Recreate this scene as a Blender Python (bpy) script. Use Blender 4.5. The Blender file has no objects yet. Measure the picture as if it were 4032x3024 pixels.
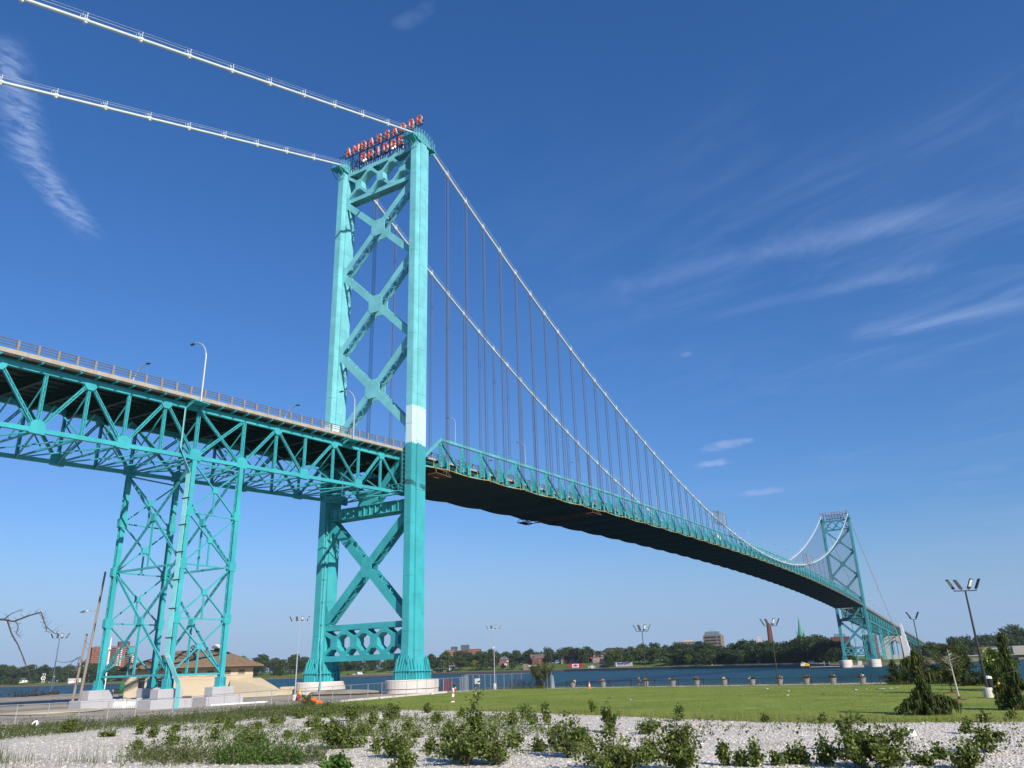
import bpy, bmesh, math, random
import numpy as np
from mathutils import Vector, Matrix
random.seed(7); RNG = np.random.default_rng(11)
SC = bpy.context.scene; COL = SC.collection
R = math.radians
# ------------------------------------------------------------ camera
CAM = Vector((-108.7219, -95.2043, 6.9114))
YAW, PITCH, ROLL = 0.5319, 0.3520, -0.0313
fw = Vector((math.cos(YAW)*math.cos(PITCH), math.sin(YAW)*math.cos(PITCH), math.sin(PITCH)))
rt = Vector((math.sin(YAW), -math.cos(YAW), 0)); up = rt.cross(fw)
rt2 = rt*math.cos(ROLL)+up*math.sin(ROLL); up2 = up*math.cos(ROLL)-rt*math.sin(ROLL)
cd = bpy.data.cameras.new('camera'); cam = bpy.data.objects.new('camera', cd); COL.objects.link(cam)
M4 = Matrix((rt2, up2, -fw)).transposed().to_4x4(); M4.translation = CAM; cam.matrix_world = M4
cd.sensor_width = 36; cd.lens = 36*3029.13/4032; cd.clip_start = .3; cd.clip_end = 30000
SC.camera = cam
# ------------------------------------------------------------ light, sky, exposure
SUN_AZ, SUN_EL = R(180+63), R(31)          # direction towards the sun, from +X
sdir = Vector((math.cos(SUN_AZ)*math.cos(SUN_EL), math.sin(SUN_AZ)*math.cos(SUN_EL), math.sin(SUN_EL)))
sl = bpy.data.lights.new('sun', 'SUN'); sl.energy = 4.7; sl.angle = R(.5); sl.color = (1, .93, .82)
so = bpy.data.objects.new('sun', sl); COL.objects.link(so); so.location = (0, 0, 300)
so.rotation_euler = (-sdir).to_track_quat('-Z', 'Y').to_euler()
SC.view_settings.view_transform = 'Standard'; SC.view_settings.look = 'None'
SC.view_settings.exposure = .35; SC.view_settings.gamma = 1
wd = bpy.data.worlds.new('World'); SC.world = wd; wd.use_nodes = True
wt = wd.node_tree; wt.nodes.clear()
class NT:
    """small node writer"""
    def __init__(s, t): s.t = t
    def n(s, ty, **k):
        x = s.t.nodes.new(ty)
        for a, b in k.items(): setattr(x, a, b)
        return x
    def put(s, sock, v):
        if isinstance(v, bpy.types.NodeSocket): s.t.links.new(v, sock)
        elif isinstance(v, bpy.types.Node): s.t.links.new(v.outputs[0], sock)
        else: sock.default_value = v
    def m(s, op, a, b=0., c=0., clamp=False):
        x = s.n('ShaderNodeMath', operation=op, use_clamp=clamp)
        s.put(x.inputs[0], a); s.put(x.inputs[1], b)
        if len(x.inputs) > 2: s.put(x.inputs[2], c)
        return x.outputs[0]
    def noise(s, vec, scale, detail=4., rough=.55, dist=0.):
        x = s.n('ShaderNodeTexNoise'); s.put(x.inputs['Vector'], vec); x.inputs['Scale'].default_value = scale
        x.inputs['Detail'].default_value = detail; x.inputs['Roughness'].default_value = rough; x.inputs['Distortion'].default_value = dist
        return x.outputs['Fac']
    def vec(s, x, y, z=0.):
        c = s.n('ShaderNodeCombineXYZ'); s.put(c.inputs[0], x); s.put(c.inputs[1], y); s.put(c.inputs[2], z); return c.outputs[0]
    def sep(s, v):
        x = s.n('ShaderNodeSeparateXYZ'); s.put(x.inputs[0], v); return x.outputs
    def mix(s, f, a, b):
        x = s.n('ShaderNodeMix', data_type='RGBA'); s.put(x.inputs['Factor'], f)
        s.put(x.inputs[6], c4(a)); s.put(x.inputs[7], c4(b)); return x.outputs[2]
    def step(s, v, lo, hi):
        x = s.n('ShaderNodeMapRange', interpolation_type='SMOOTHSTEP'); s.put(x.inputs[0], v)
        s.put(x.inputs[1], lo); s.put(x.inputs[2], hi); return x.outputs[0]
def c4(c):
    if isinstance(c, (tuple, list)) and len(c) == 3: return (*c, 1)
    return c
def build_sky():
    k = NT(wt)
    sky = k.n('ShaderNodeTexSky', sky_type='NISHITA', sun_disc=False)
    sky.sun_elevation = SUN_EL; sky.sun_rotation = math.pi/2-SUN_AZ
    sky.altitude = 180; sky.air_density = 1.5; sky.dust_density = 0; sky.ozone_density = 4
    sc = k.n('ShaderNodeSeparateColor'); k.put(sc.inputs[0], sky.outputs[0]); cc = k.n('ShaderNodeCombineColor')
    for i, (gm, am) in enumerate(((1.174, .63), (.98, .774), (.947, 1.246))):      # clearer, bluer air than the model's default
        k.put(cc.inputs[i], k.m('MULTIPLY', k.m('POWER', k.m('MULTIPLY', sc.outputs[i], .0956), gm), am/.0956))
    d = k.sep(k.n('ShaderNodeTexCoord').outputs['Generated'])
    dx, dy, dz = d[0], d[1], k.m('MAXIMUM', d[2], 0)
    inv = k.m('ADD', dz, .1)
    u, v = k.m('DIVIDE', dx, inv), k.m('DIVIDE', dy, inv)
    # cirrus: long fibres running across the right half
    a = R(-12); ca, sa = math.cos(a), math.sin(a)
    p = k.m('ADD', k.m('MULTIPLY', u, ca), k.m('MULTIPLY', v, sa)); q = k.m('SUBTRACT', k.m('MULTIPLY', v, ca), k.m('MULTIPLY', u, sa))
    wv = k.noise(k.vec(u, v), 1.3, 3)
    f1 = k.noise(k.vec(k.m('MULTIPLY', p, 4.2), k.m('ADD', k.m('MULTIPLY', q, 1.5), k.m('MULTIPLY', wv, 1.3))), 1.5, 9, .66, .9)
    big = k.noise(k.vec(k.m('MULTIPLY', p, 2.1), q, 3.1), 1.1, 3)
    reg = k.m('MULTIPLY', k.step(u, .75, 1.55), k.step(v, 1.05, .15))
    cir = k.m('MULTIPLY', k.m('MULTIPLY', k.step(f1, .40, .85), k.step(big, .36, .62)), reg)
    cir = k.m('MULTIPLY', cir, .27)
    def streak(au, av, bu, bv, wid, amp):
        """a named fibre of cloud between two points of the cloud sheet"""
        L = math.hypot(bu-au, bv-av); ex, ey = (bu-au)/L, (bv-av)/L
        du, dv = k.m('SUBTRACT', u, au), k.m('SUBTRACT', v, av)
        t = k.m('ADD', k.m('MULTIPLY', du, ex), k.m('MULTIPLY', dv, ey)); s = k.m('SUBTRACT', k.m('MULTIPLY', dv, ex), k.m('MULTIPLY', du, ey))
        s = k.m('ADD', s, k.m('MULTIPLY', k.m('SUBTRACT', wv, .5), wid*1.2))
        body = k.m('MULTIPLY', k.step(k.m('ABSOLUTE', s), wid, 0), k.m('MULTIPLY', k.step(t, -.05*L, .25*L), k.step(t, L*1.05, L*.7)))
        return k.m('MULTIPLY', body, amp)
    fine = k.step(f1, .15, .8)
    s1 = streak(1.50, .60, 1.60, -.25, .07, .30); s2 = streak(2.02, .22, 2.10, -.35, .07, .25); s3 = streak(1.74, .52, 1.79, -.1, .045, .24)
    st = k.m('MULTIPLY', k.m('ADD', s1, k.m('ADD', s2, s3)), fine)
    # broken old contrail at the left
    pu = k.noise(k.vec(k.m('ADD', u, k.m('MULTIPLY', v, .45)), k.m('MULTIPLY', v, 1.7)), 30, 6, .6, .3)
    ctr = k.m('MULTIPLY', k.m('MAXIMUM', streak(.36, 1.03, .56, 1.285, .045, .75), streak(.47, 1.21, .735, 1.385, .042, .75)), k.step(pu, .30, .70))
    def puff(cu, cv, ru, rv, amp):
        e = k.m('ADD', k.m('POWER', k.m('DIVIDE', k.m('SUBTRACT', u, cu), ru), 2.), k.m('POWER', k.m('DIVIDE', k.m('SUBTRACT', v, cv), rv), 2.))
        e = k.m('ADD', e, k.m('MULTIPLY', k.m('SUBTRACT', k.noise(k.vec(u, v), 14, 5), .5), 2.6))
        return k.m('MULTIPLY', k.step(e, 1.1, -.2), amp)
    pf = k.m('ADD', k.m('ADD', puff(2.66, .69, .055, .10, .62), puff(2.83, .775, .05, .06, .6)), k.m('ADD', puff(3.28, .74, .06, .11, .45), puff(2.83, .83, .05, .04, .3)))
    pf = k.m('ADD', pf, k.m('ADD', puff(.67, .537, .02, .045, .16), puff(1.92, .575, .02, .02, .22)))
    low = k.m('MULTIPLY', k.step(k.noise(k.vec(k.m('MULTIPLY', dz, 16.), k.m('MULTIPLY', dx, 1.5), dy), 2.0, 4), .42, .75), k.m('MULTIPLY', k.step(dz, .02, .06), k.step(dz, .26, .12)))
    cl = k.m('ADD', k.m('ADD', cir, st), k.m('ADD', ctr, k.m('ADD', pf, k.m('MULTIPLY', low, .22))), clamp=True)
    hz = k.mix(k.m('MULTIPLY', k.step(dz, .17, .0), .8), cc.outputs[0], (3.1, 4.9, 7.9))      # blue-grey air near the horizon
    col = k.mix(cl, hz, (3.6, 5.0, 8.4))
    bg = k.n('ShaderNodeBackground'); k.put(bg.inputs[0], col); bg.inputs[1].default_value = .075
    out = k.n('ShaderNodeOutputWorld'); wt.links.new(bg.outputs[0], out.inputs[0])
build_sky()
# ------------------------------------------------------------ materials
MAT = {}
def newmat(name):
    m = bpy.data.materials.new(name); m.use_nodes = True; t = m.node_tree; t.nodes.clear()
    k = NT(t); b = k.n('ShaderNodeBsdfPrincipled'); o = k.n('ShaderNodeOutputMaterial'); t.links.new(b.outputs[0], o.inputs[0])
    k.b, k.o = b, o; k.pos = k.n('ShaderNodeTexCoord').outputs['Object']; MAT[name] = m
    return m, k
def bump(k, h, st, dist=.05):
    x = k.n('ShaderNodeBump'); x.inputs['Strength'].default_value = st; x.inputs['Distance'].default_value = dist
    k.put(x.inputs['Height'], h); k.put(k.b.inputs['Normal'], x.outputs[0])
def dk(c, f): return tuple(min(1, x*f) for x in c)
def mat(name, col, rough=.6, var=.15, scale=1.5, metal=0., spec=.4, bmp=0., stain=None, stain_lo=.62, fine=0.):
    """plain painted / weathered surface with soft colour variation and optional stains"""
    if name in MAT: return MAT[name]
    m, k = newmat(name)
    f = k.noise(k.pos, scale, 5, .6)
    c = k.mix(k.step(f, .25, .75), dk(col, 1-var), dk(col, 1+var))
    if stain:
        s = k.sep(k.pos); sn = k.noise(k.vec(k.m('MULTIPLY', s[0], 1.6), k.m('MULTIPLY', s[1], 1.6), k.m('MULTIPLY', s[2], .25)), scale*.9, 6, .62)
        c = k.mix(k.step(sn, stain_lo, stain_lo+.16), c, stain)
    if fine:
        c = k.mix(k.step(k.noise(k.pos, scale*14, 3), .35, .7), c, dk(col, 1-fine))
    k.put(k.b.inputs['Base Color'], c); k.b.inputs['Roughness'].default_value = rough
    k.b.inputs['Metallic'].default_value = metal; k.b.inputs['Specular IOR Level'].default_value = spec
    if bmp: bump(k, f, bmp)
    return m
def leafmat(name, cols, trans=.25, rough=.55):
    m, k = newmat(name)
    g = k.n('ShaderNodeNewGeometry'); r = k.n('ShaderNodeValToRGB'); k.put(r.inputs[0], g.outputs['Random Per Island'])
    e = r.color_ramp.elements; e[0].color = c4(cols[0]); e[1].color = c4(cols[-1])
    for i, c in enumerate(cols[1:-1]): r.color_ramp.elements.new((i+1)/(len(cols)-1)).color = c4(c)
    k.put(k.b.inputs['Base Color'], r.outputs[0]); k.b.inputs['Roughness'].default_value = rough; k.b.inputs['Specular IOR Level'].default_value = .25
    tr = k.n('ShaderNodeBsdfTranslucent'); k.put(tr.inputs[0], k.mix(.5, r.outputs[0], (.25, .32, .03)))
    mx = k.n('ShaderNodeMixShader'); mx.inputs[0].default_value = trans
    k.t.links.new(k.b.outputs[0], mx.inputs[1]); k.t.links.new(tr.outputs[0], mx.inputs[2]); k.t.links.new(mx.outputs[0], k.o.inputs[0])
    return m
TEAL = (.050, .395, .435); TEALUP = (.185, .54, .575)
def tealmat(name, col, seams=True, white=None, fade=.5):
    m, k = newmat(name)
    s = k.sep(k.pos); f = k.noise(k.pos, .35, 5, .6); f2 = k.noise(k.pos, 2.5, 4)
    c = k.mix(k.step(f, .3, .72), dk(col, .88), dk(col, 1.12))
    c = k.mix(k.m('MULTIPLY', k.step(f2, .55, .8), fade*.35), c, (.30, .56, .56))
    if white:
        z0, z1 = white
        j = k.m('MULTIPLY', k.m('SUBTRACT', k.noise(k.vec(k.m('MULTIPLY', s[0], 1.), s[1], k.m('MULTIPLY', s[2], .12)), 1.2, 3), .5), 1.6)
        zz = k.m('ADD', s[2], j)
        w = k.m('MULTIPLY', k.step(zz, z0-.25, z0+.25), k.step(s[2], z1+.15, z1-.15))
        low = k.mix(k.step(f, .3, .72), dk(TEAL, .9), dk(TEAL, 1.1))
        old = k.mix(k.step(f2, .3, .8), dk(TEAL, .55), (.045, .30, .31))
        lowz = k.mix(k.m('MULTIPLY', k.step(s[2], z0-9, z0-5.5), .55), low, old)
        c = k.mix(k.step(zz, z0-.2, z0+.2), lowz, c)
        c = k.mix(w, c, k.mix(f2, (.52, .72, .75), (.60, .78, .80)))
    pid = k.n('ShaderNodeTexWhiteNoise', noise_dimensions='1D'); k.put(pid.inputs['W'], k.m('ADD', k.m('FLOOR', k.m('DIVIDE', k.m('ADD', s[2], k.m('MULTIPLY', k.m('ROUND', k.m('MULTIPLY', s[0], .55)), 3.1)), 9.1)), k.m('MULTIPLY', k.m('ROUND', k.m('MULTIPLY', s[1], .12)), 17.3)))
    c = k.mix(k.m('MULTIPLY', pid.outputs[0], .16), c, dk(col, .55))
    gr = k.noise(k.vec(k.m('MULTIPLY', s[0], 1.2), k.m('MULTIPLY', s[1], 1.2), k.m('MULTIPLY', s[2], .5)), .8, 7, .7)
    c = k.mix(k.m('MULTIPLY', k.step(gr, .56, .78), .35), c, dk(col, .45))
    # thin rust runs
    rs = k.noise(k.vec(k.m('MULTIPLY', s[0], 2.2), k.m('MULTIPLY', s[1], 2.2), k.m('MULTIPLY', s[2], .18)), 1.5, 6, .66)
    c = k.mix(k.m('MULTIPLY', k.step(rs, .65, .78), .6), c, (.16, .11, .06))
    if seams:
        ph = k.m('FRACT', k.m('DIVIDE', k.m('ADD', s[2], k.m('MULTIPLY', k.m('ROUND', k.m('MULTIPLY', s[0], .55)), 3.1)), 9.1))
        c = k.mix(k.m('MULTIPLY', k.step(k.m('ABSOLUTE', k.m('SUBTRACT', ph, .5)), .0075, .003), .6), c, dk(col, .3))
    k.put(k.b.inputs['Base Color'], c); k.b.inputs['Roughness'].default_value = .42; k.b.inputs['Specular IOR Level'].default_value = .4
    return m
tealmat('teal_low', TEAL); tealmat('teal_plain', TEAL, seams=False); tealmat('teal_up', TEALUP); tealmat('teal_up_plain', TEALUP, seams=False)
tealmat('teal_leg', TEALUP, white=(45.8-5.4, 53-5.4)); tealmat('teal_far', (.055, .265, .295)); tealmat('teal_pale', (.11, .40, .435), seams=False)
mat('cable_white', (.60, .67, .64), .4, .08, .8, stain=(.5, .55, .5)); mat('rope_grey', (.055, .06, .085), .6, .1); tealmat('teal_shade', (.014, .045, .045), seams=False); mat('rope_pale', (.55, .6, .66), .5, .05)  # floor-system teal is darkened: the shade below deck is put into its colour
mat('concrete', (.52, .49, .45), .85, .14, .7, stain=(.36, .32, .27), fine=.15, bmp=.15)
mat('deck_concrete', (.42, .375, .31), .85, .18, .8, stain=(.26, .2, .13), stain_lo=.55, fine=.2)
mat('rail_brown', (.12, .11, .10), .8, .2, 2.); mat('rail_post', (.24, .22, .195), .85, .15, 2.); mat('asphalt', (.06, .06, .06), .9, .2, .5)
mat('pier_stone', (.60, .55, .51), .85, .1, .5, stain=(.42, .36, .30), stain_lo=.6, fine=.1)
mat('footing_white', (.45, .44, .46), .8, .06, .5, stain=(.38, .36, .33), stain_lo=.55, fine=.12, bmp=.2)
mat('sign_red', (.66, .115, .09), .45, .1, 1.); mat('sign_side', (.62, .45, .40), .6, .1); mat('sign_frame', (.025, .025, .04), .7, .2)
mat('soffit_shade', (.040, .054, .056), .8, .25, .4); mat('rope_yellow', (.62, .46, .12), .6, .1); mat('rust_brown', (.14, .075, .045), .85, .3, 1.)  # first colour is near black, under-slab shade painted in
mat('pole_dark', (.035, .032, .034), .45, .15); mat('pole_grey', (.42, .45, .50), .4, .08, metal=.3); mat('pole_blue', (.10, .13, .17), .5, .1)
mat('lamp_dark', (.04, .04, .04), .5, .1); mat('lamp_glass', (.75, .76, .74), .2, .03, spec=.6); mat('galv', (.36, .37, .38), .5, .1, metal=.4)
mat('wood_pole', (.29, .24, .20), .9, .12, 2.5, fine=.2); mat('dark_wood', (.035, .028, .022), .95, .3, 2.)
mat('stucco', (.52, .435, .315), .9, .07, .5, stain=(.55, .42, .25), fine=.08); mat('ramp', (.49, .415, .295), .9, .09, .3, stain=(.52, .41, .26), fine=.12)
mat('shingle', (.25, .17, .105), .95, .16, .8, fine=.35); mat('dark_trim', (.05, .035, .03), .7, .2); mat('win_dark', (.02, .024, .03), .15, .1, spec=.7)
mat('green_steel', (.012, .16, .055), .5, .12, 1.); mat('white_plastic', (.80, .80, .76), .5, .05); mat('white', (.80, .80, .80), .6, .04)
mat('trash_white', (.82, .82, .82), .7, .05); mat('orange', (.85, .16, .03), .5, .1); mat('red', (.38, .03, .025), .5, .12); mat('yellow', (.80, .50, .03), .45, .08)
mat('black', (.014, .014, .015), .6, .2); mat('skin', (.30, .16, .10), .6, .05); mat('hair', (.012, .009, .008), .7, .2); mat('cloth_white', (.82, .81, .80), .85, .04)
mat('cloth_teal', (.02, .10, .13), .85, .1); mat('cloth_dark', (.02, .022, .03), .85, .1); mat('planter', (.22, .20, .19), .9, .1, 3.)
mat('brick', (.22, .078, .052), .9, .12, .5, fine=.15); mat('brick_dark', (.135, .052, .038), .9, .15, .4, fine=.2); mat('band_pale', (.40, .24, .18), .9, .08)
mat('brown_stone', (.20, .15, .12), .9, .15, .5); mat('roof_grey', (.10, .10, .11), .9, .12, .6); mat('roof_dark', (.035, .033, .035), .9, .15, .6); mat('roof_brown', (.12, .085, .07), .9, .12)
mat('slate', (.11, .17, .19), .6, .08); mat('copper', (.08, .27, .19), .7, .15, .5); mat('pale_stone', (.46, .42, .36), .9, .08, .3); mat('grey_wall', (.09, .10, .11), .8, .1)
mat('anchor_stone', (.52, .49, .49), .9, .08, .2); mat('pylon_white', (.60, .60, .64), .85, .06, .3); mat('chimney_red', (.18, .06, .045), .9, .15, .3)
mat('flag_red', (.62, .02, .03), .7, .05); mat('flag_blue', (.07, .12, .34), .7, .1); mat('flag_pink', (.55, .30, .32), .7, .1)
mat('bark', (.10, .075, .055), .95, .25, 4.); mat('bark_pale', (.50, .46, .38), .9, .2, 4.); mat('twig', (.06, .042, .033), .9, .2); mat('stem_green', (.13, .12, .05), .8, .2)
mat('mulch', (.14, .06, .03), .95, .3, 6.); mat('flower_white', (.85, .82, .78), .7, .03); mat('flower_red', (.45, .02, .03), .7, .1)
mat('seawall', (.16, .125, .105), .9, .25, .3, fine=.3); mat('rail_pale', (.40, .43, .40), .8, .1); mat('path_pale', (.42, .38, .32), .9, .1)
mat('car_dark', (.02, .022, .026), .3, .1, spec=.7); mat('car_red', (.35, .02, .02), .3, .1, spec=.7); mat('barge_hull', (.035, .03, .035), .7, .2)
leafmat('leaf_poplar', [(.032, .056, .010), (.072, .105, .018), (.12, .155, .030), (.20, .23, .060)], .18, .45)
leafmat('leaf_weed', [(.035, .055, .012), (.07, .095, .022), (.12, .13, .04)], .2); leafmat('leaf_wisp', [(.06, .085, .026), (.095, .115, .04), (.15, .15, .06)], .2)
leafmat('leaf_lush', [(.03, .075, .012), (.06, .13, .02), (.10, .19, .03)], .25); leafmat('grass_dry', [(.12, .13, .03), (.20, .18, .05), (.28, .22, .08)], .2)
leafmat('grass_blade', [(.12, .17, .022), (.18, .23, .035), (.25, .28, .06)], .2)
leafmat('leaf_mid', [(.034, .062, .017), (.052, .085, .024), (.075, .11, .034)]); leafmat('leaf_dark', [(.020, .040, .016), (.030, .054, .020), (.044, .072, .026)], .2)
leafmat('leaf_light', [(.045, .075, .014), (.08, .115, .022), (.11, .145, .03)]); leafmat('leaf_yellow', [(.12, .15, .012), (.19, .21, .02), (.26, .27, .03)])
leafmat('leaf_olive', [(.045, .058, .018), (.07, .082, .025), (.10, .105, .034)]); leafmat('leaf_purple', [(.010, .009, .011), (.018, .014, .016), (.03, .02, .02)], .1)
leafmat('leaf_spruce', [(.022, .042, .011), (.052, .074, .017), (.10, .115, .026)], .15, .7); leafmat('leaf_conifer', [(.024, .042, .015), (.042, .064, .021), (.072, .09, .03)], .15)
leafmat('leaf_bright', [(.05, .10, .010), (.09, .16, .018), (.14, .21, .03)]); leafmat('petal', [(.55, .52, .10), (.7, .66, .2), (.6, .6, .15)], .3); leafmat('leaf_brown', [(.05, .03, .02), (.09, .05, .03)], .1)
def ground_mats():
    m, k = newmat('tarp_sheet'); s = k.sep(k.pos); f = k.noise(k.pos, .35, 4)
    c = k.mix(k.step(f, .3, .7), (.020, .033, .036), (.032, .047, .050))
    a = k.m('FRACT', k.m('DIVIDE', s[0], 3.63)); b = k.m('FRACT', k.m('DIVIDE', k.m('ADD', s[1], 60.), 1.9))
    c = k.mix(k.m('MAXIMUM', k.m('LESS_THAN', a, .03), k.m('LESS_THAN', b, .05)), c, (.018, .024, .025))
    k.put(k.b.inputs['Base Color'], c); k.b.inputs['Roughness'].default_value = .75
    m, k = newmat('gravel_white')
    p = k.pos; a = k.noise(p, .22, 4); b = k.noise(p, 3.0, 3)
    vo = k.n('ShaderNodeTexVoronoi'); k.put(vo.inputs['Vector'], p); vo.inputs['Scale'].default_value = 9
    st = k.sep(vo.outputs['Color'])[0]
    c = k.mix(st, (.49, .435, .36), (.77, .70, .60)); c = k.mix(k.step(a, .5, .72), c, (.52, .45, .345)); c = k.mix(k.step(b, .6, .8), c, (.44, .385, .31))
    k.put(k.b.inputs['Base Color'], c); k.b.inputs['Roughness'].default_value = .9; bump(k, k.m('ADD', vo.outputs['Distance'], b), 1., .09)
    m, k = newmat('lawn_turf')
    p = k.pos; a = k.noise(p, .16, 4, .6); b = k.noise(p, 1.1, 5, .65); d = k.noise(p, 9, 3)
    c = k.mix(k.step(a, .3, .7), (.135, .190, .022), (.225, .270, .046)); c = k.mix(k.m('MULTIPLY', k.step(k.noise(k.vec(k.m('MULTIPLY', k.sep(p)[0], 1.), k.m('MULTIPLY', k.sep(p)[1], .35)), .55, 5, .65), .5, .72), .55), c, (.33, .32, .11)); c = k.mix(k.step(b, .50, .76), c, (.30, .30, .095)); c = k.mix(k.step(d, .55, .8), c, (.11, .155, .021))
    c = k.mix(k.m('MULTIPLY', k.step(k.noise(p, .5, 3), .6, .75), .5), c, (.095, .165, .018))
    k.put(k.b.inputs['Base Color'], c); k.b.inputs['Roughness'].default_value = .9; k.b.inputs['Specular IOR Level'].default_value = .15; bump(k, k.m('ADD', b, d), .6, .1)
    m, k = newmat('yard_dirt')
    p = k.pos; a = k.noise(p, .12, 5, .6); b = k.noise(p, 1.6, 5, .7)
    c = k.mix(k.step(a, .4, .62), (.235, .205, .172), (.40, .335, .24)); c = k.mix(k.step(b, .5, .75), c, (.19, .168, .142))
    k.put(k.b.inputs['Base Color'], c); k.b.inputs['Roughness'].default_value = .95; bump(k, b, .5, .08)
    m, k = newmat('far_lawn')
    p = k.pos; a = k.noise(p, .03, 4); b = k.noise(p, .25, 4)
    c = k.mix(k.step(a, .35, .65), (.075, .125, .02), (.125, .165, .032)); c = k.mix(k.step(b, .55, .75), c, (.05, .085, .016))
    k.put(k.b.inputs['Base Color'], c); k.b.inputs['Roughness'].default_value = .95; k.b.inputs['Specular IOR Level'].default_value = .1
    m, k = newmat('river')
    p = k.sep(k.pos)
    v = k.vec(k.m('MULTIPLY', p[0], .55), p[1]); a = k.noise(v, .55, 5, .65, .4); b = k.noise(k.pos, .06, 3); w = k.noise(k.vec(k.m('MULTIPLY', p[0], .7), p[1], 4.), .28, 6, .7)
    c = k.mix(k.step(b, .35, .65), (.002, .036, .046), (.004, .056, .062)); c = k.mix(k.step(a, .4, .75), c, (.012, .078, .088)); st = k.noise(k.vec(k.m('MULTIPLY', p[0], .25), p[1], 2.), .05, 6, .7); c = k.mix(k.step(st, .42, .7), c, (.004, .038, .062))
    c = k.mix(k.step(w, .745, .77), c, (.55, .6, .62))
    k.put(k.b.inputs['Base Color'], c); k.b.inputs['Roughness'].default_value = .35; k.b.inputs['Specular IOR Level'].default_value = .07; bump(k, k.m('ADD', a, k.m('MULTIPLY', k.noise(k.pos, 2.2, 4), .35)), 1., 1.1)
    m, k = newmat('chain_mesh')
    tr = k.n('ShaderNodeBsdfTransparent'); mx = k.n('ShaderNodeMixShader'); s = k.sep(k.pos)
    h = k.m('ADD', s[0], s[1])
    w1 = k.m('ABSOLUTE', k.m('SUBTRACT', k.m('FRACT', k.m('MULTIPLY', k.m('ADD', h, s[2]), 14.)), .5)); w2 = k.m('ABSOLUTE', k.m('SUBTRACT', k.m('FRACT', k.m('MULTIPLY', k.m('SUBTRACT', h, s[2]), 14.)), .5))
    f = k.m('MAXIMUM', k.m('GREATER_THAN', w1, .487), k.m('GREATER_THAN', w2, .487)); k.put(mx.inputs[0], f)
    k.b.inputs['Base Color'].default_value = (.2, .2, .2, 1); k.t.links.new(tr.outputs[0], mx.inputs[1]); k.t.links.new(k.b.outputs[0], mx.inputs[2]); k.t.links.new(mx.outputs[0], k.o.inputs[0])
    m, k = newmat('scaffold_mesh')
    tr = k.n('ShaderNodeBsdfTransparent'); mx = k.n('ShaderNodeMixShader'); s = k.sep(k.pos)
    f = k.m('MAXIMUM', k.m('GREATER_THAN', k.m('FRACT', k.m('MULTIPLY', s[0], .9)), .86), k.m('GREATER_THAN', k.m('FRACT', k.m('MULTIPLY', s[2], .9)), .86)); k.put(mx.inputs[0], k.m('ADD', k.m('MULTIPLY', f, .3), .28))
    k.b.inputs['Base Color'].default_value = (.30, .36, .40, 1); k.t.links.new(tr.outputs[0], mx.inputs[1]); k.t.links.new(k.b.outputs[0], mx.inputs[2]); k.t.links.new(mx.outputs[0], k.o.inputs[0])
ground_mats()
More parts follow.
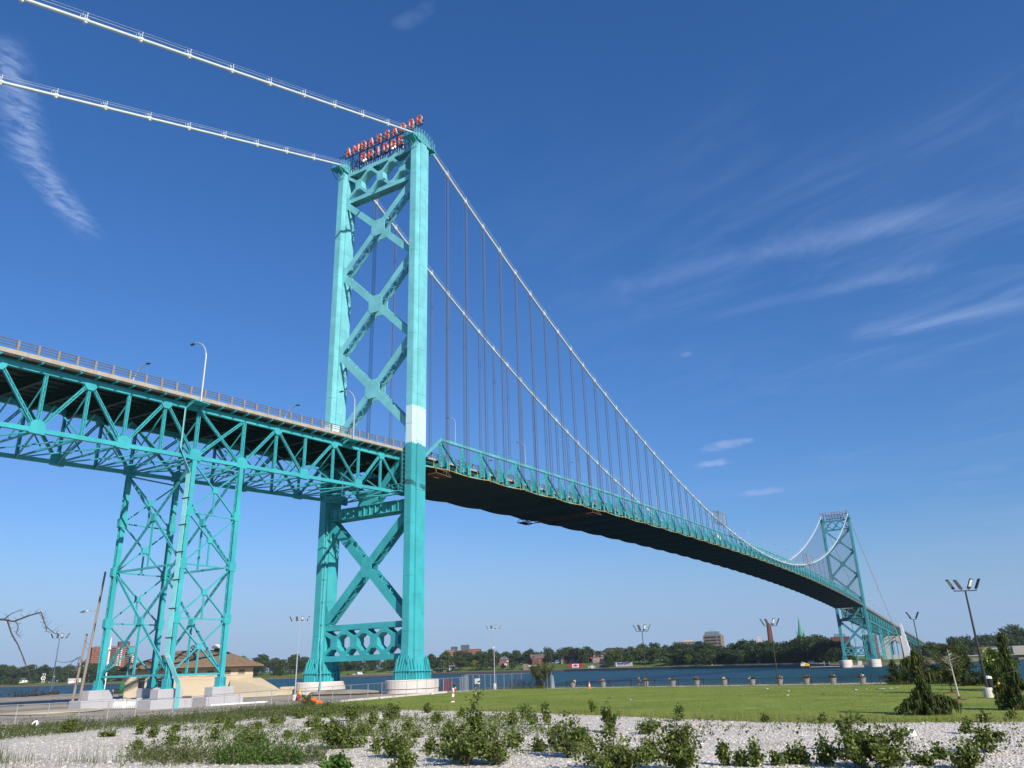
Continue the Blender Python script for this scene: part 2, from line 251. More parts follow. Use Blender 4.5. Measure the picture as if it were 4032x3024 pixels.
# ------------------------------------------------------------ mesh and object helpers
ORG = {}                                   # world origin of every object, by name
def tag(o, label=None, cat=None, group=None, kind=None):
    if label: o['label'] = label
    if cat: o['category'] = cat
    if group: o['group'] = group
    if kind: o['kind'] = kind
    return o
def thing(name, label, cat, loc, group=None, kind=None):
    o = bpy.data.objects.new(name, None); COL.objects.link(o); o.location = loc; o.empty_display_size = .2
    ORG[o.name] = Vector(loc); return tag(o, label, cat, group, kind)
class MB:
    def __init__(s): s.v = []; s.f = []
    def add(s, vs, fs):
        b = len(s.v); s.v.extend([tuple(x) for x in vs]); s.f.extend([tuple(i+b for i in q) for q in fs]); return s
    def box(s, x0, x1, y0, y1, z0, z1):
        return s.add([(x0,y0,z0),(x1,y0,z0),(x1,y1,z0),(x0,y1,z0),(x0,y0,z1),(x1,y0,z1),(x1,y1,z1),(x0,y1,z1)],
                     [(0,3,2,1),(4,5,6,7),(0,1,5,4),(1,2,6,5),(2,3,7,6),(3,0,4,7)])
    def frame(s, p, q, upv):
        a = Vector(q)-Vector(p); L = a.length; a.normalize(); u = Vector(upv); sd = a.cross(u)
        if sd.length < 1e-4: sd = a.cross(Vector((1, 0, 0)))
        sd.normalize(); return a, sd, sd.cross(a), L
    def bar(s, p, q, w, d, upv=(0,0,1), w2=None, d2=None):
        p, q = Vector(p), Vector(q); a, sd, u, L = s.frame(p, q, upv); w2 = w2 or w; d2 = d2 or d
        vs = [c+sd*(i*W/2)+u*(j*D/2) for c, W, D in ((p, w, d), (q, w2, d2)) for i, j in ((-1,-1),(1,-1),(1,1),(-1,1))]
        return s.add(vs, [(0,3,2,1),(4,5,6,7),(0,1,5,4),(1,2,6,5),(2,3,7,6),(3,0,4,7)])
    def tube(s, pts, r, n=6, cap=True):
        pts = [Vector(p) for p in pts]; rr = r if isinstance(r, (list, tuple)) else [r]*len(pts); b = len(s.v)
        for i, p in enumerate(pts):
            t = (pts[min(i+1, len(pts)-1)]-pts[max(i-1, 0)]).normalized()
            ref = Vector((0,0,1)) if abs(t.z) < .95 else Vector((1,0,0)); x = t.cross(ref).normalized(); y = x.cross(t)
            for k in range(n):
                g = 2*math.pi*k/n; s.v.append(tuple(p+(x*math.cos(g)+y*math.sin(g))*rr[i]))
        for i in range(len(pts)-1):
            for k in range(n):
                s.f.append((b+i*n+k, b+i*n+(k+1)%n, b+(i+1)*n+(k+1)%n, b+(i+1)*n+k))
        if cap: s.f.append(tuple(b+k for k in range(n))[::-1]); s.f.append(tuple(b+(len(pts)-1)*n+k for k in range(n)))
        return s
    def prism(s, poly, ax, t0, t1):
        """polygon in the plane across axis ax, thickened from t0 to t1"""
        n = len(poly); mk = {'x': lambda a, b, t: (t, a, b), 'y': lambda a, b, t: (a, t, b), 'z': lambda a, b, t: (a, b, t)}[ax]
        vs = [mk(a, b, t0) for a, b in poly]+[mk(a, b, t1) for a, b in poly]
        return s.add(vs, [tuple(range(n))[::-1], tuple(range(n, 2*n))]+[(i, (i+1) % n, n+(i+1) % n, n+i) for i in range(n)])
    def loft(s, rings, cap=True):
        n = len(rings[0]); vs = [p for r in rings for p in r]; fs = []
        for i in range(len(rings)-1):
            for k in range(n): fs.append((i*n+k, i*n+(k+1) % n, (i+1)*n+(k+1) % n, (i+1)*n+k))
        if cap: fs += [tuple(range(n))[::-1], tuple(range((len(rings)-1)*n, len(rings)*n))]
        return s.add(vs, fs)
    def lathe(s, c, prof, n=16):
        return s.loft([[(c[0]+r*math.cos(2*math.pi*k/n), c[1]+r*math.sin(2*math.pi*k/n), c[2]+z) for k in range(n)] for r, z in prof])
    def lattice(s, p, q, w, d, upv=(0,0,1), t=.07, pitch=1.2, lace=.09, faces=(-1, 1), batten=False):
        """two plates joined by lacing on the open faces"""
        p, q = Vector(p), Vector(q); a, sd, u, L = s.frame(p, q, upv)
        for i in (-1, 1): s.bar(p+sd*i*(w-t)/2, q+sd*i*(w-t)/2, t, d, u)
        n = max(2, int(round(L/pitch)))
        for j in faces:
            o = u*j*(d/2-.03)
            for i in range(n):
                A, B = p+a*(L*i/n)+o, p+a*(L*(i+1)/n)+o; k = 1 if i % 2 else -1
                if batten: s.bar(A+sd*(w/2-t)*-1+a*pitch*.3, A+sd*(w/2-t)+a*pitch*.3, pitch*.22, .03, u)
                else: s.bar(A+sd*k*(w/2-t), B-sd*k*(w/2-t), lace, .03, u)
        return s
    def obj(s, name, m, parent=None, org=None, smooth=False):
        o3 = Vector(ORG[parent.name]) if parent else Vector(org if org is not None else (0, 0, 0))
        me = bpy.data.meshes.new(name); me.from_pydata([tuple(Vector(v)-o3) for v in s.v], [], s.f); me.update()
        o = bpy.data.objects.new(name, me); COL.objects.link(o)
        if parent: o.parent = parent
        else: o.location = o3
        ORG[o.name] = o3; me.materials.append(MAT[m] if isinstance(m, str) else m)
        if smooth: me.polygons.foreach_set('use_smooth', [True]*len(me.polygons))
        return o
def kids(o): return list(o.children)
def copy_tree(o, loc=None, rz=None, parent=None, label=None, scale=None, group=None):
    c = o.copy(); COL.objects.link(c)
    if parent: c.parent = parent
    if loc is not None: c.location = loc; ORG[c.name] = Vector(loc)
    else: ORG[c.name] = ORG[o.name].copy()
    if rz is not None: c.rotation_euler = (0, 0, rz)
    if scale is not None: c.scale = (scale,)*3 if isinstance(scale, (int, float)) else scale
    if label: c['label'] = label
    if group: c['group'] = group
    for ch in kids(o): copy_tree(ch, parent=c)
    return c
def setmat(o, m, rec=True):
    o.material_slots[0].link = 'OBJECT'; o.material_slots[0].material = MAT[m]
def g(x, y=0):
    t = min(1, max(0, (x+5)/30)); return 3.4-.5*t*t*(3-2*t)
def np_quads(name, V, mname, parent=None, org=None):
    """V: (N,4,3) world quads as one mesh, fast"""
    N = len(V); o3 = np.array(ORG[parent.name] if parent else (org if org is not None else (0, 0, 0)))
    me = bpy.data.meshes.new(name); me.vertices.add(4*N); me.vertices.foreach_set('co', (V.reshape(-1, 3)-o3).astype(np.float32).ravel())
    me.loops.add(4*N); me.loops.foreach_set('vertex_index', np.arange(4*N, dtype=np.int32))
    me.polygons.add(N); me.polygons.foreach_set('loop_start', np.arange(0, 4*N, 4, dtype=np.int32)); me.update(calc_edges=True)
    o = bpy.data.objects.new(name, me); COL.objects.link(o)
    if parent: o.parent = parent
    else: o.location = tuple(o3)
    ORG[o.name] = Vector(o3); me.materials.append(MAT[mname]); return o
def leaves(P, size, rng=RNG, nrm=None, spread=.8, asp=.8, droop=0.):
    """leaf diamonds at points P"""
    N = len(P); n = rng.normal(size=(N, 3))
    if nrm is not None: n = nrm+n*spread
    n /= np.linalg.norm(n, axis=1, keepdims=True)+1e-9
    t = rng.normal(size=(N, 3)); t[:, 2] -= droop*2; t -= n*(t*n).sum(1, keepdims=True); t /= np.linalg.norm(t, axis=1, keepdims=True)+1e-9
    b = np.cross(n, t); sz = (size*rng.uniform(.6, 1.3, N))[:, None] if np.ndim(size) == 0 else size[:, None]
    return np.stack([P, P+t*sz*.5+b*sz*.5*asp+n*sz*.08, P+t*sz, P+t*sz*.5-b*sz*.5*asp+n*sz*.08], 1)
def strips(P, D, w, rng=RNG):
    """thin hanging or standing blades from P along D"""
    N = len(P); a = rng.uniform(0, 2*math.pi, N); b = np.stack([np.cos(a), np.sin(a), np.zeros(N)], 1)*np.reshape(w, (-1, 1))*.5
    return np.stack([P-b, P+b, P+D+b*.25, P+D-b*.25], 1)
def poly_sheet(name, pts, mname, dz=0., cuts=(-5, 0, 5, 10, 15, 20, 25), skirt=None, zf=g):
    bm = bmesh.new(); bm.faces.new([bm.verts.new((x, y, 0)) for x, y in pts]); bmesh.ops.triangulate(bm, faces=bm.faces[:])
    for c in cuts: bmesh.ops.bisect_plane(bm, geom=bm.verts[:]+bm.edges[:]+bm.faces[:], plane_co=(c, 0, 0), plane_no=(1, 0, 0))
    bmesh.ops.recalc_face_normals(bm, faces=bm.faces[:])
    if bm.faces[:] and sum(f.normal.z for f in bm.faces) < 0: bmesh.ops.reverse_faces(bm, faces=bm.faces[:])
    for v in bm.verts: v.co.z = zf(v.co.x, v.co.y)+dz
    if skirt is not None:
        ed = [e for e in bm.edges if e.is_boundary]; r = bmesh.ops.extrude_edge_only(bm, edges=ed)
        for v in [x for x in r['geom'] if isinstance(x, bmesh.types.BMVert)]: v.co.z = skirt
    me = bpy.data.meshes.new(name); bm.to_mesh(me); bm.free(); o = bpy.data.objects.new(name, me); COL.objects.link(o)
    me.materials.append(MAT[mname]); ORG[o.name] = Vector(); return tag(o, kind='structure')
# ------------------------------------------------------------ near bank, river
WZ = -1.2
bank = [(-600, -700), (33, -700), (32, -120), (31, -20), (20, 2), (25, 25), (37, 60), (42, 131), (45, 155), (48, 178), (36, 161), (13, 143), (-60, 112), (-600, 40)]
poly_sheet('ground', bank, 'yard_dirt', 0, skirt=-4)
edge = [(-57, -140), (-57.2, -95.4), (-58.1, -90.3), (-59.1, -86.5), (-58.1, -80.5), (-55.9, -74.8), (-52.9, -67.7), (-49.5, -59), (-47.9, -49.9), (-45.5, -42), (-42.3, -31.4)]
yard = [(-40, -25.6), (-35.3, -23.9), (-25.8, -23.4), (-12.5, -21.4), (3, -20.4), (9, -15), (12, -13), (22, -13), (29, -16.5), (25.5, -22.5), (23.4, -46.7), (22.3, -65.7), (20.5, -80), (20, -140)]
poly_sheet('lawn', edge+yard, 'lawn_turf', .012)
poly_sheet('gravel', [(-170, -200), (-57, -200)]+edge+[(-46, -27), (-50, -28.6), (-58, -31), (-66, -30), (-72, -27), (-110, -20), (-170, -20)], 'gravel_white', .008)
poly_sheet('promenade', [(23.7, -22.6), (28.6, -22.6), (28.6, -140), (20.3, -140), (20.8, -80), (22.6, -65.7), (23.7, -46.7)], 'path_pale', .05)
def river():
    m = MB(); n = 96; m.v = [(0, 0, WZ)]+[(9000*math.cos(2*math.pi*i/n), 9000*math.sin(2*math.pi*i/n), WZ) for i in range(n)]
    m.f = [(0, i+1, (i+1) % n+1) for i in range(n)]; tag(m.obj('river', 'river'), kind='structure')
    b = MB(); b.v = [(x, y, -40) for x, y in ((-12000, -12000), (12000, -12000), (12000, 12000), (-12000, 12000))]; b.f = [(0, 1, 2, 3)]
    tag(b.obj('riverbed', 'yard_dirt'), kind='structure')
river()
# far bank: a fan of terrain behind the shore line
SH = [(560, 1990), (652, 1659), (696, 1479), (767, 1211), (869, 932), (923, 673), (885, 422), (808, 238), (729, 141), (641, 59), (598, 27), (612, -15), (796, -79), (866, -114), (1019, -206), (1200, -420)]
HF = [.8, .8, .8, .83, .9, .95, .98, 1, .55, .3, .22, .2, .2, .2, .2, .2]
def shore(s, b=0.):
    """point b metres behind the shore line at parameter s, with its ground height"""
    i = min(int(s), len(SH)-2); t = s-i; x = SH[i][0]*(1-t)+SH[i+1][0]*t; y = SH[i][1]*(1-t)+SH[i+1][1]*t; h = HF[i]*(1-t)+HF[i+1]*t
    d = Vector((x-CAM.x, y-CAM.y)).normalized(); z = float(np.interp(b, [0, 12, 70, 150, 1000, 6000], [1.2, 1.8, 8.5, 9, 10, 30]))*h+1.2*(1-h)
    return Vector((x+d.x*b, y+d.y*b, z))
def far_bank():
    S = np.linspace(0, len(SH)-1.001, 91); B = [0, 6, 12, 24, 40, 55, 70, 100, 150, 300, 700, 1500, 4000]
    m = MB(); m.v = [tuple(shore(s, b)) for s in S for b in B]; nb = len(B)
    m.f = [(i*nb+j, i*nb+j+1, (i+1)*nb+j+1, (i+1)*nb+j) for i in range(len(S)-1) for j in range(nb-1)]
    tag(m.obj('far_ground', 'far_lawn'), kind='structure')
    w = MB()
    for i in range(len(S)-1):
        a, b = shore(S[i]), shore(S[i+1]); ia, ib = shore(S[i], 1.2), shore(S[i+1], 1.2); w.loft([[(a.x,a.y,-2),(ia.x,ia.y,-2),(ia.x,ia.y,a.z+.3),(a.x,a.y,a.z+.3)], [(b.x,b.y,-2),(ib.x,ib.y,-2),(ib.x,ib.y,b.z+.3),(b.x,b.y,b.z+.3)]], cap=False)
    tag(w.obj('seawall', 'seawall', org=shore(7)), 'long dark steel seawall along the far river bank', 'seawall')
    # the pale rail on the wall and the riverside path behind it
    t = thing('shore_railing', 'pale railing on the far seawall below the dark trees', 'railing', shore(8))
    r = MB(); q = MB(); P = [shore(s, .6)+Vector((0, 0, .3)) for s in np.linspace(7.0, 9.8, 120)]
    for a, b in zip(P, P[1:]):
        r.bar(a+Vector((0, 0, 1.1)), b+Vector((0, 0, 1.1)), .14, .14); r.bar(a+Vector((0, 0, .55)), b+Vector((0, 0, .55)), .1, .1); q.bar(a, a+Vector((0, 0, 1.1)), .3, .3, (1, 0, 0))
    r.obj('rail', 'rail_pale', t); tag(q.obj('post', 'rail_pale', t), kind='stuff')
    p = MB()
    for s0, s1, n, b0, b1 in ((4.2, 7.9, 60, 5, 8.5), (4.5, 5.15, 20, 14, 30), (6.25, 6.33, 6, 10, 36)):
        S2 = np.linspace(s0, s1, n)
        for a, b in zip(S2, S2[1:]):
            up3 = Vector((0, 0, .12)); w0 = (b0+(b1-b0)*(a-s0)/(s1-s0)) if n == 20 else b0; w1 = (b0+(b1-b0)*(b-s0)/(s1-s0)) if n == 20 else b0; wd_ = 3 if n == 20 else b1-b0
            p.add([shore(a, w0)+up3, shore(b, w1)+up3, shore(b, w1+wd_)+up3, shore(a, w0+wd_)+up3], [(0, 1, 2, 3)])
    tag(p.obj('path', 'path_pale'), kind='structure')
far_bank()
# ------------------------------------------------------------ bridge towers
SEC = [(-2.1,-.72),(-.85,-.72),(-.85,-1.05),(1.0,-1.05),(1.0,-.72),(2.1,-.72),(2.1,.72),(1.0,.72),(1.0,1.05),(-.85,1.05),(-.85,.72),(-2.1,.72)]
XB, XF = -.86, 1.01                 # front and rear planes of the bracing
YL = 9.16                           # inner face of the legs
def octo(y, z, hw, hh, c): return [(y-hw, z-hh+c), (y-hw+c, z-hh), (y+hw-c, z-hh), (y+hw, z-hh+c), (y+hw, z+hh-c), (y+hw-c, z+hh), (y-hw+c, z+hh), (y-hw, z+hh-c)]
def make_tower(loc, label, sgn):
    t = thing('bridge_tower', label, 'bridge tower', loc)
    for s in (-1, 1):
        yc = s*10.22; m = MB()
        big = [(x*1.45, y*(1.55 if abs(y) < 1 else 1.3)) for x, y in SEC]; mid = [(x*1.13, y*1.12) for x, y in SEC]
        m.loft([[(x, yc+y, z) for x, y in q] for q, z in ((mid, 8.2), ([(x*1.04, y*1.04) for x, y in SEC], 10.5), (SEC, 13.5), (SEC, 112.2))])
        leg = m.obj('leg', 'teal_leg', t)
        b = MB(); b.loft([[(x, yc+y, z) for x, y in q] for q, z in ((big, 5.4), (big, 6.75), (mid, 8.25))])
        b.box(-3.2, 3.2, yc-1.78, yc+1.78, 6.7, 6.84)
        for i in range(8):
            x = -2.8+i*.8
            for e in (-1, 1):
                b.add([(x-.05, yc+e*1.3, 6.8), (x+.05, yc+e*1.3, 6.8), (x+.05, yc+e*1.62, 6.8), (x-.05, yc+e*1.62, 6.8), (x-.05, yc+e*.9, 8.7), (x+.05, yc+e*.9, 8.7), (x+.05, yc+e*1.12, 8.7), (x-.05, yc+e*1.12, 8.7)], [(0,3,2,1),(4,5,6,7),(0,1,5,4),(1,2,6,5),(2,3,7,6),(3,0,4,7)])
                b.box(x-.05, x+.05, yc+e*1.2, yc+e*1.72, 5.42, 6.7)
        for i in range(5):
            y = yc-1.1+i*.55
            for e in (-1, 1):
                b.add([(e*2.9, y-.05, 6.8), (e*3.2, y-.05, 6.8), (e*3.2, y+.05, 6.8), (e*2.9, y+.05, 6.8), (e*2.1, y-.05, 9.2), (e*2.35, y-.05, 9.2), (e*2.35, y+.05, 9.2), (e*2.1, y+.05, 9.2)], [(0,3,2,1),(4,5,6,7),(0,1,5,4),(1,2,6,5),(2,3,7,6),(3,0,4,7)])
                b.box(min(e*2.9, e*3.12), max(e*2.9, e*3.12), y-.05, y+.05, 5.42, 6.7)
        b.obj('leg_base', 'teal_plain', t)
    def arm(p, q, h, mt):
        m = MB(); m.lattice((.075, *p), (.075, *q), XF-XB, h, Vector((0, -(q[1]-p[1]), q[0]-p[0])), .1, 1.45, .2)
        m.obj('diagonal_brace', mt, t)
    def plate(poly, mt, name='gusset_plate'):
        m = MB(); m.prism(poly, 'x', XB-.05, XB+.12); m.obj(name, mt, t); m = MB(); m.prism(poly, 'x', XF-.12, XF+.05); m.obj(name, mt, t)
    J = [104.0, 86.3, 68.0, 49.4]
    for a, b in zip(J, J[1:]):
        c = (a+b)/2
        for s in (-1, 1):
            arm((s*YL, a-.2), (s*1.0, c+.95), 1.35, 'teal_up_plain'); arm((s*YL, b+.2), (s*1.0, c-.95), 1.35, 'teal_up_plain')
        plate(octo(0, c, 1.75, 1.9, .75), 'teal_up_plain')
    for z in J:
        for s in (-1, 1):
            hh = 2.3 if z != J[0] else 1.6
            plate([(s*YL, z-hh), (s*(YL-.8), z-hh*.45), (s*(YL-.8), z+hh*.45), (s*YL, z+hh)][::s], 'teal_up_plain')
    a, b = 33.6, 15.2; c = 24.5
    for s in (-1, 1):
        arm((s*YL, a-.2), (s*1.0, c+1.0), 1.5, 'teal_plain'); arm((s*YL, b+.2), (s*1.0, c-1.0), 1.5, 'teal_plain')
        plate([(s*YL, b-.2), (s*(YL-.9), b+.2), (s*(YL-.9), b+1.6), (s*YL, b+3.4)][::s], 'teal_plain'); plate([(s*YL, a-3), (s*(YL-.9), a-1.3), (s*(YL-.9), a-.1), (s*YL, a)][::s], 'teal_plain')
        arm((s*YL, 45.6), (s*1.3, 36.6), 1.3, 'teal_plain')
    plate(octo(0, c, 1.25, 1.75, .5), 'teal_plain'); plate([(-2.6, 35.7), (2.6, 35.7), (1.6, 38.3), (-1.6, 38.3)], 'teal_plain')
    m = MB(); m.box(XB-.1, XF+.1, -YL, YL, 33.85, 35.6); m.box(XB-.5, XF+.5, -YL, YL, 35.6, 35.72); m.box(XB-.5, XF+.5, -YL, YL, 33.72, 33.85)
    pg = m.obj('plate_girder', 'teal_plain', t)
    for i in range(14):
        y = -8.7+i*1.34
        for xa, xb in ((XB-.42, XB-.1), (XF+.1, XF+.42)): m = MB(); m.box(xa, xb, y-.04, y+.04, 33.86, 35.59); m.obj('stiffener', 'teal_plain', pg)
    def honey(z0, z1, zm, nodes, mids, mt, hw, hh):
        rl = .95; d0, d1 = XB, XF; m = MB()
        for za, zb in ((z0, z0+rl), (z1-rl, z1)):
            m.prism([(-YL, za), (YL, za), (YL, zb), (-YL, zb)], 'x', d0, d0+.1); m.prism([(-YL, za), (YL, za), (YL, zb), (-YL, zb)], 'x', d1-.1, d1)
            m.box(d0+.1, d1-.1, -YL, YL, zb-.1, zb)
            n = int(2*YL/1.3)
            for i in range(n):
                y = -YL+2*YL*i/n; k = 1 if i % 2 else -1; m.bar((.075-k*.8, y, za+.04), (.075+k*.8, y+2*YL/n, za+.04), .14, .04)
        st = m.obj('strut', mt, t)
        for y in nodes:
            m = MB(); m.prism(octo(y, zm, hw, hh, .45), 'x', d0-.02, d1+.02); m.obj('strut_node', mt, st)
        m = MB()
        for y in mids:
            for zz, e in ((z0+rl, 1), (z1-rl, -1)):
                w = hw if abs(y) < 8.5 else .1; a = max(-YL, y-w); b2 = min(YL, y+w)
                m.prism([(a, zz-e*.02), (b2, zz-e*.02), (b2, zz+e*.55), (b2-.1, zz+e*.75), (a+.1, zz+e*.75), (a, zz+e*.55)][::e], 'x', d0-.015, d1+.015)
        for y in nodes:
            for y2 in mids:
                if abs(y-y2) < 1.1*abs(nodes[1]-nodes[0])/2+.2:
                    k = 1 if y2 > y else -1
                    for zz, e in ((z0+rl+.35, -1), (z1-rl-.35, 1)):
                        yb = y2-k*hw*.6 if abs(y2) < 8.5 else y2
                        m.bar((.075, y+k*hw*.55, zm+e*hh*.62), (.075, yb, zz), d1-d0, .62, Vector((0, -(zz-zm), yb-y)))
        m.obj('web_brace', mt, st)
    honey(104.0, 112.2, 108.15, [-6.1, 0, 6.1], [-9.1, -3.05, 3.05, 9.1], 'teal_up_plain', .85, 1.25)
    honey(8.65, 14.85, 11.85, [-6.9, -2.3, 2.3, 6.9], [-9.1, -4.6, 0, 4.6, 9.1], 'teal_plain', .8, 1.15)
    for s in (-1, 1):                                   # cable saddles with cages and working platforms
        yc = s*10.22; m = MB(); m.box(-2.4, 2.4, yc-1.15, yc+1.15, 112.2, 112.75)
        m.prism([(-2.6, 112.75), (2.6, 112.75), (3.0, 113.3), (1.4, 114.75), (0, 115.1), (-1.4, 114.75), (-3.0, 113.3)], 'y', yc-.62, yc+.62)
        sd = m.obj('saddle', 'teal_pale', t); m = MB()
        for e in (-1, 1):
            pr = None
            for i in range(9):
                x = -3.6+i*.9; zt = 113.2+2.2*math.cos(x/3.4); zb = 112.8 if abs(x) < 2.6 else 112.3
                m.tube([(x, yc+e*1.25, zb), (x, yc+e*1.25, zt)], .03, 4)
                if pr: m.tube([pr[0], (x, yc+e*1.25, zt)], .05, 4); m.tube([pr[1], (x, yc+e*1.25, (zt+zb)/2)], .04, 4); m.tube([pr[2], (x, yc+e*1.25, zt)], .035, 4)
                pr = ((x, yc+e*1.25, zt), (x, yc+e*1.25, (zt+zb)/2), (x, yc+e*1.25, zb))
            x0 = e*2.3
            m.box(min(x0, x0+e*1.9), max(x0, x0+e*1.9), yc-1.3, yc+1.3, 112.25, 112.36)
            for y in (yc-1.2, yc, yc+1.2): m.bar((x0+e*1.8, y, 112.2), (e*2.1, y, 110.6), .1, .16)
        m.obj('saddle_cage', 'teal_plain', sd)
    return t
tower = make_tower((0, 0, 5.4), 'near turquoise suspension tower on the Detroit side with a bare white paint band', 1)
tower_far = copy_tree(tower, (564, 0, 4.2), label='far turquoise suspension tower standing at the opposite river bank')
def repaint(o):
    if o.data and o.data.materials[0].name.startswith('teal'): setmat(o, 'teal_far')
    for c in kids(o): repaint(c)
repaint(tower_far)
# pipes clipped to the inner face of the left leg, cable tied round the right one
t = thing('drain_pipe', 'turquoise drain pipe running down the left leg of the near tower', 'pipe', (-1.8, 9.2, 3.5))
m = MB(); m.tube([(-1.6, 9.28, 33), (-1.6, 9.28, 12.5), (-1.9, 9.0, 11.6), (-1.9, 8.9, 8.6), (-3.4, 7.2, 5.9), (-3.6, 7.0, 5.2), (-3.8, 6.9, 3.3)], .16, 8); m.obj('pipe', 'teal_pale', t)

for z in (31, 27, 23, 19, 15, 12): m = MB(); m.box(-1.9, -1.3, 9.1, 9.5, z, z+.16); m.obj('bracket', 'teal_low', t)
m = MB()
for k in range(3):
    pts = [(-2.2, -9.3, 38.6+k*.25), (-2.25, -11.05, 38.2+k*.3), (-.9, -11.15, 37.9+k*.25), (1.1, -11.4, 37.7+k*.3), (2.25, -11.05, 37.8+k*.2)]; m.tube(pts, .05, 5)
tag(m.obj('loose_rope', 'rope_grey', org=(-2.2, -10.9, 38)), 'grey rope tied around the right leg of the near tower below the deck', 'rope')
# round stone piers under the legs
def pier(x, y, z0, z1, lab, r=3.6, m='pier_stone'):
    t = thing('tower_pier', lab, 'bridge pier', (x, y, z0)); n = 40
    def ring(rx, ry, z): return [(x+rx*math.cos(2*math.pi*i/n), y+ry*math.sin(2*math.pi*i/n), z) for i in range(n)]
    zm = z0+(z1-z0)*.48; a, b = 5.2*r/3.6, 3.9*r/3.6
    q = MB(); q.loft([ring(a*.985, b*.985, z0), ring(a*.985, b*.985, zm)]); q.obj('lower_course', m, t)
    q = MB(); q.loft([ring(a, b, zm+.1), ring(a, b, z1-.12), ring(a*.985, b*.985, z1)]); q.obj('upper_course', m, t)
    q = MB(); q.loft([ring(a*.97, b*.97, zm), ring(a*.97, b*.97, zm+.1)], cap=False); q.obj('joint', 'dark_trim', t)
pier(0, -10.22, 2.6, 5.4, 'round pale stone pier under the right leg of the near tower'); pier(0, 10.22, 2.6, 5.4, 'round pale stone pier under the left leg of the near tower')
pier(564, -10.22, -1.6, 4.2, 'stained round pier in the water under the right leg of the far tower', 4.4); pier(564, 10.22, -1.6, 4.2, 'stained round pier in the water under the left leg of the far tower', 4.4)
m = MB(); m.box(561, 567, -6.6, 6.6, -2, .4); m.loft([[(562.6,-1.6,.4),(565.4,-1.6,.4),(565.4,1.6,.4),(562.6,1.6,.4)], [(563,-1.1,3.3),(565,-1.1,3.3),(565,1.1,3.3),(563,1.1,3.3)]])
tag(m.obj('pier_wall', 'pier_stone', org=(564, 0, -1)), 'low stone wall with a small block joining the far tower piers', 'wall')
# ------------------------------------------------------------ roof-top sign on the towers
GL = {'A': [[(0,0),(.5,1),(1,0)],[(.2,.33),(.8,.33)]], 'M': [[(0,0),(0,1),(.5,.35),(1,1),(1,0)]], 'B': [[(0,0),(0,1),(.7,1),(.95,.85),(.95,.65),(.7,.52),(0,.52)],[(.7,.52),(1,.38),(1,.15),(.75,0),(0,0)]],
 'S': [[(1,.78),(.8,1),(.2,1),(0,.82),(.05,.62),(.95,.4),(1,.18),(.8,0),(.2,0),(0,.22)]], 'D': [[(0,0),(0,1),(.6,1),(1,.72),(1,.28),(.6,0),(0,0)]], 'O': [[(.25,0),(0,.28),(0,.72),(.25,1),(.75,1),(1,.72),(1,.28),(.75,0),(.25,0)]],
 'R': [[(0,0),(0,1),(.75,1),(1,.84),(1,.64),(.75,.48),(0,.48)],[(.5,.48),(1,0)]], 'I': [[(.5,0),(.5,1)]], 'G': [[(1,.78),(.78,1),(.22,1),(0,.75),(0,.25),(.22,0),(.78,0),(1,.22),(1,.45),(.6,.45)]], 'E': [[(1,0),(0,0),(0,1),(1,1)],[(0,.52),(.75,.52)]]}
